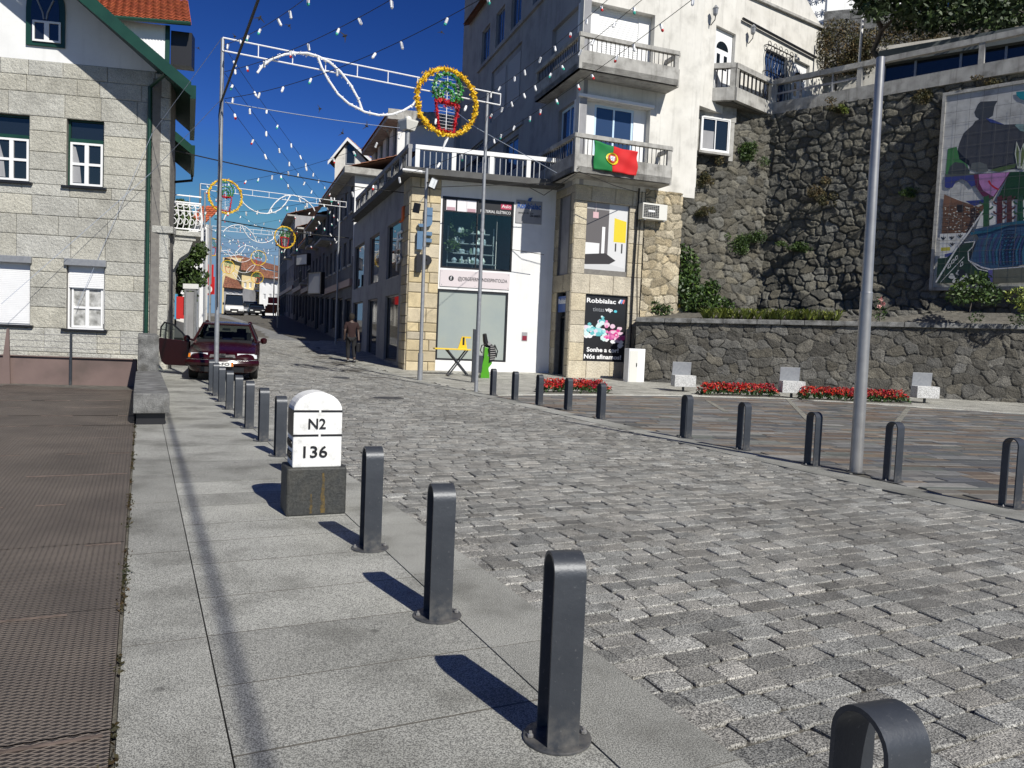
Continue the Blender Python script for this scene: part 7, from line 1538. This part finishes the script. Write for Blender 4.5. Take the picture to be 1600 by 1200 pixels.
def arch_deco(idx, fr, cu, cz, m, poles, beam, label, detail=1., scale=1., posts=True):
    "m=+1 ring to the right of the swirl, -1 mirrored"
    rng = random.Random(40+idx); base = fr.P(cu, 0, cz-6); t = thing('light_arch', label, 'street decoration', base, 'festive light arches across the street')
    if poles:
        for (u, zt) in poles:
            p = fr.P(u, 0, 0); g = gz(p.x, p.y); mb = MB(); mb.tube([Vector((p.x, p.y, g-.02)), Vector((p.x, p.y, g+4.2)), Vector((p.x, p.y, zt))], [.052, .05, .04], 10); po = mb.build('pole', mt['galv'], t, smooth=True)
            if detail > .8:
                mb = MB(); mb.tube([Vector((p.x, p.y, g+4.2)), Vector((p.x, p.y, g+4.28))], .062, 10); mb.build('joint', mt['galv'], po)
        (ua, za), (ub, zb_) = poles; mb = MB(); e = .35
        for dz in (0, -.28*scale): mb.tube([fr.P(ua, .05, za+dz), fr.P(ub+e, .05, zb_+dz-.02)], .017, 6)
        n = 9
        for i in range(n+1): k = i/n; u = ua+(ub+e-ua)*k; z = za+(zb_-za)*k; mb.tube([fr.P(u, .05, z), fr.P(u, .05, z-.28*scale)], .013, 5)
        mb.build('beam', mt['whitem'], t)
    rv = lambda pts: [fr.P(cu+m*u*scale, .12, cz+z*scale) for u, z in pts]
    for s in SW:
        P_ = rv(s); mb = MB(); mb.tube(P_, .028*scale, 7); rough_tube(mb, P_, .045*scale, .028, 26*detail, rng, [(1, 1, 1)]); mb.build('swirl', mt['whitem'], t)
    scale *= .85; R_ = RA*scale; rg_ = [fr.P(cu+R_*math.cos(a), .14, cz+R_*1.02*math.sin(a)) for a in [k*2*math.pi/40 for k in range(41)]]
    mb = MB(); mb.tube(rg_, .045*scale, 7, (.72, .48, .01), caps=False); rough_tube(mb, rg_, .066*scale, .042, 240*detail, rng, [(.85, .55, .01), (.75, .42, .01), (.9, .65, .05)]); mb.build('ring', mt['petal'], t, attr=True)
    mb = MB(); cxg, czg = cu+.04*scale*m*0+0.0, cz+.36*scale
    for rr1, zo in ((.44, .0), (.29, -.1), (.17, -.16)):
        P_ = [fr.P(cxg+rr1*scale*math.cos(a), .15, czg+(zo+rr1*1.05*math.sin(a))*scale) for a in [-.9+k*(math.pi+1.8)/18 for k in range(19)]]
        mb.tube(P_, .03*scale, 6, (.02, .16, .02)); rough_tube(mb, P_, .055*scale, .04, 110*detail, rng, [(.03, .25, .03), (.05, .4, .05), (.02, .12, .02), (.4, .6, .4)])
    mb.build('greenery', mt['petal'], t, attr=True)
    px = [fr.P(cu+a*scale, .15, cz+b*scale) for a, b in ((-.36, .0), (.36, -.04), (.24, -.86), (-.22, -.83), (-.36, .0))]
    mb = MB(); mb.tube(px, .035*scale, 6, (.5, .01, .02)); rough_tube(mb, px, .05*scale, .04, 100*detail, rng, [(.6, .01, .02), (.35, .01, .02)]); rough_tube(mb, [px[0], px[1]], .10*scale, .05, 130*detail, rng, [(.6, .01, .02), (.35, .01, .02)]); mb.build('flower_pot', mt['petal'], t, attr=True)
    if detail > .3:
        mb = MB()
        for k in range(16): z = -.75+.095*k; w = .27 if z < 0 else .38*math.sqrt(max(.05, 1-((z-.36)/.5)**2)); mb.tube([fr.P(cu-w*scale, .13, cz+z*scale), fr.P(cu+w*scale, .13, cz+z*scale)], .006*scale, 4)
        mb.tube([fr.P(cu, .13, cz-.95*scale), fr.P(cu, .13, cz+.9*scale)], .012*scale, 5); mb.build('wire_grid', mt['whitem'], t)
        mb = MB(); mb.tube([fr.P(cu+.1*scale, .1, cz-.9*scale), fr.P(cu+.04*scale, .1, cz-1.1*scale), fr.P(cu-.05*scale, .08, cz-1.35*scale)], [.05, .04, .02], 6); mb.build('ribbon', mt['whitem'], t)
    return t
uA, zA_ = A1.at(348, 60); uB, zB_ = A1.at(762, 143)
arch_deco(1, A1, cu_, cz_, 1, [(uA, zA_), (uB, zB_)], True, 'nearest light arch, big yellow ring with green and red flower pot beside white swirls')
F2 = fr2(at(313, 287, 38.), at(531, 313, 42.)); c2u, c2z = F2.at(352, 307, .12); arch_deco(2, F2, c2u, c2z, -1, [(F2.at(313, 287)[0], F2.at(313, 287)[1]), (F2.at(531, 314)[0], F2.at(531, 314)[1])], True, 'second light arch, yellow ring left of its swirls behind the near left pole', .5, 1.0)
F3 = fr2(at(330, 352, 56), at(437, 362, 59)); u, z = F3.at(445, 371, .12); arch_deco(3, F3, u, z, 1, [(F3.at(331, 353)[0], F3.at(331, 353)[1]), (F3.at(437, 362)[0], F3.at(437, 362)[1])], True, 'third light arch with its yellow ring against the shaded row houses', .35)
F4 = fr2(at(329, 374, 72), at(418, 385, 76)); u, z = F4.at(332, 386, .12); arch_deco(4, F4, u, z, -1, None, True, 'fourth light arch with its ring half hidden at the left poles', .25)
F5 = fr2(at(350, 390, 84), at(420, 398, 86)); u, z = F5.at(404, 403, .12); arch_deco(5, F5, u, z, 1, None, True, 'fifth light arch, small ring in the sky above the white van', .2)
u, z = F5.at(356, 417, .12); 
F6 = fr2(at(350, 410, 96), at(420, 416, 98)); u, z = F6.at(356, 417, .12); arch_deco(6, F6, u, z, -1, None, True, 'sixth light arch, small ring in front of the yellow house', .2)
F7 = fr2(at(350, 430, 106), at(420, 434, 108)); u, z = F7.at(402, 434, .12); arch_deco(7, F7, u, z, 1, None, True, 'farthest light arch, tiny ring in front of the balcony of the yellow house', .2)
# strings of bulbs
bm = [None]; bulb_m = {}
def bulb_mesh(kind):
    mb = MB(); c2 = {'r': (.6, .02, .02), 'g': (.05, .45, .35), 'w': (.85, .85, .85)}[kind]; w = (.85, .85, .85)
    mb.tube([(0, 0, 0), (0, 0, -.015), (0, 0, -.10), (0, 0, -.10)], [.012, .028, .028, .026], 8, w); mb.tube([(0, 0, -.1005), (0, 0, -.13), (0, 0, -.155)], [.026, .03, .012], 8, c2); return mb
def light_string(a, b, n, label, sag=.25, size=1.0, seed=0, group='strings of festive bulbs over the street'):
    rng = random.Random(seed); a, b = Vector(a), Vector(b); t = thing('light_string', label, 'light string', a, group); pts = []
    for i in range(25): k = i/24; p = a.lerp(b, k); p.z -= sag*4*k*(1-k); pts.append(p)
    mb = MB(); mb.tube(pts, .007*max(1, size*.8), 4); mb.build('cable', mt['cable'], t)
    for i in range(n):
        k = (i+.5+rng.uniform(-.2, .2))/n; p = a.lerp(b, k); p.z -= sag*4*k*(1-k)+.01; kd = rng.choice('wwrg' if size < 1.3 else 'wwwr')
        key = (kd,)
        if key not in bulb_m:
            mb = bulb_mesh(kd); o = mb.build('bulb', mt['petal'], None, attr=True); bulb_m[key] = o.data; C.objects.unlink(o); bpy.data.objects.remove(o)
        o = bpy.data.objects.new('bulb', bulb_m[key]); C.objects.link(o); o.parent = t; o.location = p-a; o.scale = (size,)*3; o.rotation_euler = (rng.uniform(-.5, .5), rng.uniform(-.5, .5), 0)
PL = lambda y: at(351, y, 17.5); PR = lambda y: at(761, y, 20.35)
q2 = lambda y: at(531, y, 42.); l2 = lambda y: at(314, y, 38.)
light_string(PL(70), at(500, -20, 12), 7, 'topmost bulb string running from the near left pole towards the upper right', .1, .85, 1)
light_string(PL(112), at(700, -55, 11), 9, 'second bulb string from the near left pole, passing over the white swirl', .2, .85, 2)
light_string(PL(154), at(800, -30, 12), 9, 'third bulb string from the near left pole, reaching the top edge left of the tower', .3, .85, 3)
light_string(PR(148), at(960, -10, 14), 9, 'bulb string from the arch pole by the shop up past the upper balcony, leftmost', .1, .85, 4)
light_string(PR(182), at(1012, -8, 13), 11, 'bulb string from the arch pole crossing the front of the upper balcony', .1, .85, 5)
light_string(PR(222), at(1100, -15, 12), 12, 'bulb string from the arch pole crossing the wall below the upper balcony', .1, .85, 6)
light_string(PL(74), q2(318), 13, 'uppermost bulb string from the near left pole down to the second arch pole', .2, 1., 7)
light_string(PL(114), q2(345), 13, 'middle bulb string from the near left pole down to the second arch pole', .2, 1., 8)
light_string(PL(156), q2(380), 13, 'lowest bulb string from the near left pole down to the second arch pole', .2, 1., 9)
light_string(l2(290), PR(150), 14, 'bulb string from the second left pole rising to the arch pole by the shop', .5, 1.2, 10)
light_string(l2(330), PR(225), 14, 'lower bulb string from the second left pole rising towards the shop terrace', .6, 1.2, 11)
l3 = lambda y: at(331, y, 56.); q3 = lambda y: at(437, y, 59.); l4 = lambda y: at(334, y, 72.); q4 = lambda y: at(424, y, 76.)
k = 12
DS = [(l2(292), q3(366), 14, 'highest distant bulb string, second left pole top to third right pole top'), (l2(320), q3(380), 14, 'distant bulb string, middle of second left pole to third right pole'), (l2(350), q3(400), 12, 'distant bulb string, low on second left pole to low on third right pole'),
 (q2(318), l3(356), 12, 'distant bulb string, second right pole top to third left pole top'), (q2(345), l3(375), 12, 'distant bulb string, middle of second right pole to third left pole'), (q2(375), l3(395), 12, 'distant bulb string, low on second right pole to low on third left pole'),
 (l3(356), q4(390), 12, 'far bulb string, third left pole top falling right towards the fifth ring'), (l3(375), q4(405), 10, 'far bulb string, middle of third left pole falling right above the van'), (q3(366), l4(378), 12, 'far bulb string, third right pole top towards the fourth ring'), (q3(385), l4(395), 10, 'far bulb string, middle of third right pole towards the fourth ring'),
 (l4(380), at(420, 402, 95), 10, 'farthest bulb string falling to the right above the yellow house'), (q4(390), at(345, 405, 95), 10, 'farthest bulb string falling to the left above the yellow house')]
for a, b, n, lb in DS: light_string(a, b, max(7, n-3), lb, .3, 1.05 if k < 18 else 1.25, k, 'distant bulb strings up the street'); k += 1
# plain cables
curve_thing('overhead_cable', [at(346, 158, 17.45), Vector((4.2, -4.9, 7.05))], .024, 'cable', 'thick black overhead cable slanting from the near left pole to the top edge', 'cable', sag=.12)
curve_thing('pole_cable', [at(345, 158, 17.4), at(343, 170, 17.4), at(342, 180, 17.35), at(344, 260, 17.4), at(341, 330, 17.4), at(340, 480, 17.4)], .012, 'cable', 'thin cable hanging down along the near left arch pole', 'cable')
curve_thing('overhead_cable', [at(236, 226, 21.4), at(640, 302, 30)], .018, 'cable', 'dark cable from the stone house corner across the street to the shop', 'cable', sag=.15)
curve_thing('overhead_cable', [at(335, 342, 39), at(545, 372, 43)], .03, 'cable', 'dark cable crossing the street behind the second yellow ring', 'cable', sag=.1)
curve_thing('overhead_cable', [at(352, 160, 17.5), at(625, 200, 30.4)], .012, 'wcable', 'pale thin cable from the near left pole to the terrace lamp', 'cable', sag=.05)
curve_thing('overhead_cable', [at(700, 165, 26), at(745, 200, 21), at(870, 270, 27.5)], .01, 'wcable', 'pale thin cable sagging from behind the near ring to the mid balcony', 'cable')
curve_thing('overhead_cable', [at(120, 480, 20.9), at(238, 208, 21), at(346, 60, 17.5)], .006, 'wcable', 'pale guy wire rising from the stone house front to the near arch pole top', 'cable')
curve_thing('overhead_cable', [at(2, 475, 20), at(236, 270, 21.), at(345, 156, 17.5)], .006, 'wcable', 'lower pale guy wire rising across the stone house to the near arch pole', 'cable')
curve_thing('overhead_cable', [at(690, 292, 27.8), at(860, 286, 28.4), at(905, 262, 27.2)], .014, 'cable', 'black cable strung along the top of the shop wall to the balcony', 'cable')
curve_thing('overhead_cable', [at(818, 288, 28.6), at(850, 305, 28), at(905, 268, 27.1), at(960, 290, 27.5), at(995, 300, 28.8)], .014, 'cable', 'drooping black cable under the mid balcony', 'cable')
curve_thing('overhead_cable', [at(800, 390, 28.9), at(850, 398, 29.2)], .012, 'cable', 'short cable on the shaded shop wall right of the display window', 'cable')
# ------------------------------------------------------------------ birds
for i, (x, y, s, a) in enumerate(((406, 28, 1.3, 1.2), (367, 57, .7, .3), (452, 40, .8, .9), (539, 56, 1.2, .5), (310, 75, .6, 1.1), (690, 50, .7, 1.3), (500, 170, .8, .2), (535, 208, .8, -.5), (573, 197, .9, -.4), (605, 204, 1., .8), (618, 263, .6, .2), (460, 390, .7, .1))):
    c = at(x, y, 24); t = thing('swift', ['small dark swift with spread wings flying high beside the thick black cable', 'small dark swift near the top of the near left pole', 'small dark swift above the white swirl', 'thin dark swift gliding right of the second bulb string', 'tiny dark swift left of the near pole top', 'tiny dark swift above the big yellow ring', 'dark swift beneath the hanging white swirl', 'dark swift above the rust roofed gable', 'dark swift over the long white block roof, left one', 'dark swift over the long white block roof, right one', 'tiny dark swift low beside the terrace corner', 'tiny dark swift over the shaded row houses'][i], 'bird', c, 'swifts circling in the sky')
    mb = MB(); X = Vector((math.cos(a), .2, math.sin(a))); Z = Vector((-math.sin(a), .2, math.cos(a))); s *= .11
    mb.tube([c-X*s*.7, c-X*s*.3, c+X*s*.3, c+X*s*.6], [.003, .018*s/.085, .02*s/.085, .005], 6); b_ = mb.build('body', mt['birdm'], t)
    for sg in (-1, 1): mb = MB(); mb.hexa([c+X*s*.3, c-X*s*.1, c+Z*sg*s*1.6-X*s*.75, c+Z*sg*s*1.5-X*s*.6, c+X*s*.3+Vector((0, .008, .004)), c-X*s*.1+Vector((0, .008, .004)), c+Z*sg*s*1.6-X*s*.75+Vector((0, .004, .002)), c+Z*sg*s*1.5-X*s*.6+Vector((0, .004, .002))]); mb.build('wing', mt['birdm'], t)
# ------------------------------------------------------------------ yellow lift table and green machine in front of the shop
pf = G(712, 588); f = Fr((pf.x, pf.y), (JF.d.x, JF.d.y)); g = pf.z
ul, ur = f.at(679, 545)[0], f.at(735, 545)[0]; zt = f.at(700, 545)[1]
t = thing('yellow_table', 'yellow topped table on crossed dark legs with an upright yellow end panel', 'table', pf)
mb = MB(); mb.box(f, ul, ur, -.45, .1, zt-.03, zt+.02); mb.build('table_top', mt['yel'], t, bevel=.006)
zu = f.at(730, 526)[1]; mb = MB(); mb.ext(f, [(ur-.42, zt+.02), (ur-.10, zt+.02), (ur-.17, zu-.06), (ur+.02, zu-.06), (ur+.02, zu), (ur-.30, zu)], -.16, -.1); ep = mb.build('end_panel', mt['yel'], t); mb = MB(); mb.box(f, ur-.27, ur-.20, -.099, -.095, zt+.15, zt+.42); mb.build('decal', mt['black'], ep)
for d in (-.4, .05):
    for a, b in (((ul+.45, zt-.03), (ur-.05, g+.05)), ((ul+.5, g+.02), (ur-.1, zt-.03))): mb = MB(); mb.tube([f.P(a[0], d, a[1]), f.P(b[0], d, b[1])], .028, 6); mb.build('leg', mt['iron'], t)
mb = MB(); mb.tube([f.P(ul+.5, -.4, g+.03), f.P(ul+.5, .05, g+.03)], .025, 6); mb.tube([f.P((ul+ur)/2+.2, -.4, (zt+g)/2), f.P((ul+ur)/2+.2, .05, (zt+g)/2)], .02, 6); mb.build('crossbar', mt['iron'], t)
pm_ = G(762, 591); f = Fr((pm_.x, pm_.y), (JF.d.x, JF.d.y)); g = pm_.z; S_ = pm_.y/1200
t = thing('green_machine', 'lime green and black workshop machine standing between the arch pole and bollards', 'machine', pm_); u = lambda x: f.at(x, 560)[0]; z = lambda y: f.at(762, y)[1]
mb = MB(); mb.ext(f, [(u(752), g), (u(766), g), (u(766), g+.08), (u(764), z(575)), (u(769), z(568)), (u(769), z(562)), (u(762), z(556)), (u(764), z(544)), (u(757), z(542)), (u(756), z(560)), (u(753), z(575))], -.3, .0); mb.build('frame', mt['lime'], t, bevel=.01)
mb = MB(); mb.box(f, u(746), u(755), -.35, .0, z(583), z(555)); mb.build('tank', mt['iron'], t, bevel=.02)
mb = MB(); mb.ext(f, [(u(764), z(566)), (u(772), z(563)), (u(775), z(552)), (u(772), z(540)), (u(766), z(537)), (u(762), z(545)), (u(765), z(556))], -.25, .06); en = mb.build('motor', mt['black'], t, bevel=.02)
mb = MB()
for k in range(7): yy = 541+k*3.4; mb.tube([f.P(u(765), .07, z(yy)), f.P(u(773), .07, z(yy-1))], .014, 5)
mb.build('cooling_fins', mt['steel'], en)
mb = MB(); mb.tube([f.P(u(761), -.1, z(543)), f.P(u(758), -.1, z(532)), f.P(u(756), -.05, z(522))], [.09, .085, .07], 8); mb.build('upper_arm', mt['black'], t, smooth=True)
mb = MB(); mb.tube([f.P(u(758), 0, z(538)), f.P(u(752), 0, z(540)), f.P(u(750), 0, z(548)), f.P(u(753), 0, z(552))], .02, 6); mb.tube([f.P(u(771), .1, z(538)), f.P(u(776), .1, z(548)), f.P(u(774), .1, z(558))], .02, 6); mb.build('hose', mt['black'], t)
mb = MB(); mb.tube([f.P(u(763), .02, z(537)), f.P(u(763), .08, z(537))], .06, 10); mb.build('gauge', mt['steel'], t)
q = G(741, 600); mb = MB(); mb.bx(q+Vector((-.05, .6, .85)), (.16, .12, 1.7), .2); mb.build('control_box', mt['iron'], loc=q, bevel=.01, tag=('slim dark metal cabinet beside the arch pole and the green machine', 'cabinet'))
# ------------------------------------------------------------------ person walking in the shade
pp = at(548, 562, 31.2); pp = Vector((pp.x, pp.y, gz(pp.x, pp.y)-.0)); t = thing('person', 'person in a dark red shirt walking away along the shaded shop fronts', 'person', pp)
def skinned(name, J, E_, mat, parent, root=0, sub=2):
    me = bpy.data.meshes.new(name); L = WL[parent.name]; me.from_pydata([j[0] for j in J], E_, []); me.materials.append(mt[mat])
    o = bpy.data.objects.new(name, me); C.objects.link(o); o.parent = parent; WL[o.name] = L
    m_ = o.modifiers.new('skin', 'SKIN'); 
    if not me.skin_vertices: me.attributes  # layer is created with the modifier
    try: sv = me.skin_vertices[0].data
    except Exception:
        bpy.context.view_layer.objects.active = o; bpy.ops.mesh.customdata_skin_add(); sv = me.skin_vertices[0].data
    for i, j in enumerate(J): sv[i].radius = (j[1], j[2] if len(j) > 2 else j[1]); sv[i].use_root = (i == root)
    m_.use_smooth_shade = True; s = o.modifiers.new('sub', 'SUBSURF'); s.levels = s.render_levels = sub; return o
hd = math.atan2(1, -.37)
Jb = [((0, 0, .95), .13, .10), ((0, 0, 1.15), .135, .10), ((0, .01, 1.38), .16, .10), ((0, .02, 1.50), .06), ((0, .03, 1.56), .055), ((0, .03, 1.66), .085, .10), ((0, .03, 1.74), .07, .08),
      ((-.18, .0, 1.42), .06), ((-.25, -.04, 1.14), .045), ((-.24, .08, .90), .035), ((-.24, .13, .80), .04), ((.18, .0, 1.42), .06), ((.25, .02, 1.14), .045), ((.26, -.06, .90), .035), ((.26, -.08, .80), .04),
      ((-.10, 0, .88), .09), ((-.10, .10, .50), .065), ((-.10, -.02, .10), .045), ((-.10, .10, .04), .04), ((.10, 0, .88), .09), ((.10, -.04, .50), .065), ((.10, -.22, .14), .045), ((.10, -.12, .05), .04)]
Eb = [(0, 1), (1, 2), (2, 3), (3, 4), (4, 5), (5, 6), (2, 7), (7, 8), (8, 9), (9, 10), (2, 11), (11, 12), (12, 13), (13, 14), (0, 15), (15, 16), (16, 17), (17, 18), (0, 19), (19, 20), (20, 21), (21, 22)]
bd = skinned('body', Jb, Eb, 'skin', t)
Js = [((0, 0, .82), .165, .13), ((0, 0, .93), .165, .13), ((0, 0, 1.15), .165, .125), ((0, .01, 1.37), .185, .125), ((0, .02, 1.47), .085), ((-.19, .0, 1.42), .08), ((-.25, -.03, 1.2), .07), ((.19, .0, 1.42), .08), ((.25, .02, 1.2), .07)]
skinned('shirt', Js, [(0, 1), (1, 2), (2, 3), (3, 4), (3, 5), (5, 6), (3, 7), (7, 8)], 'shirt', t)
Jt = [((0, 0, .95), .155, .12), ((-.10, 0, .86), .11), ((-.10, .10, .50), .085), ((-.10, -.01, .12), .065), ((.10, 0, .86), .11), ((.10, -.04, .50), .085), ((.10, -.21, .16), .065)]
skinned('trousers', Jt, [(0, 1), (1, 2), (2, 3), (0, 4), (4, 5), (5, 6)], 'trou', t)
mb = MB(); mb.tube([Vector((0, .015, 1.60))+pp, Vector((0, .015, 1.70))+pp, Vector((0, .02, 1.78))+pp, Vector((0, .02, 1.81))+pp], [.088, .105, .085, .03], 12); mb.build('hair', mt['hair'], t, smooth=True)
for sx, y in ((-1, .08), (1, -.14)): mb = MB(); mb.bx(pp+Vector((sx*.10, y, .045)), (.10, .28, .09)); mb.build('shoe', mt['black'], t, bevel=.02)
mb = MB(); mb.bx(pp+Vector((.32, -.08, .62)), (.12, .32, .36)); mb.build('bag', mt['black'], loc=pp, bevel=.02, tag=('dark bag carried in the hand of the walking person', 'bag'))
t.rotation_euler = (0, 0, .35); t.scale = (1.1,)*3
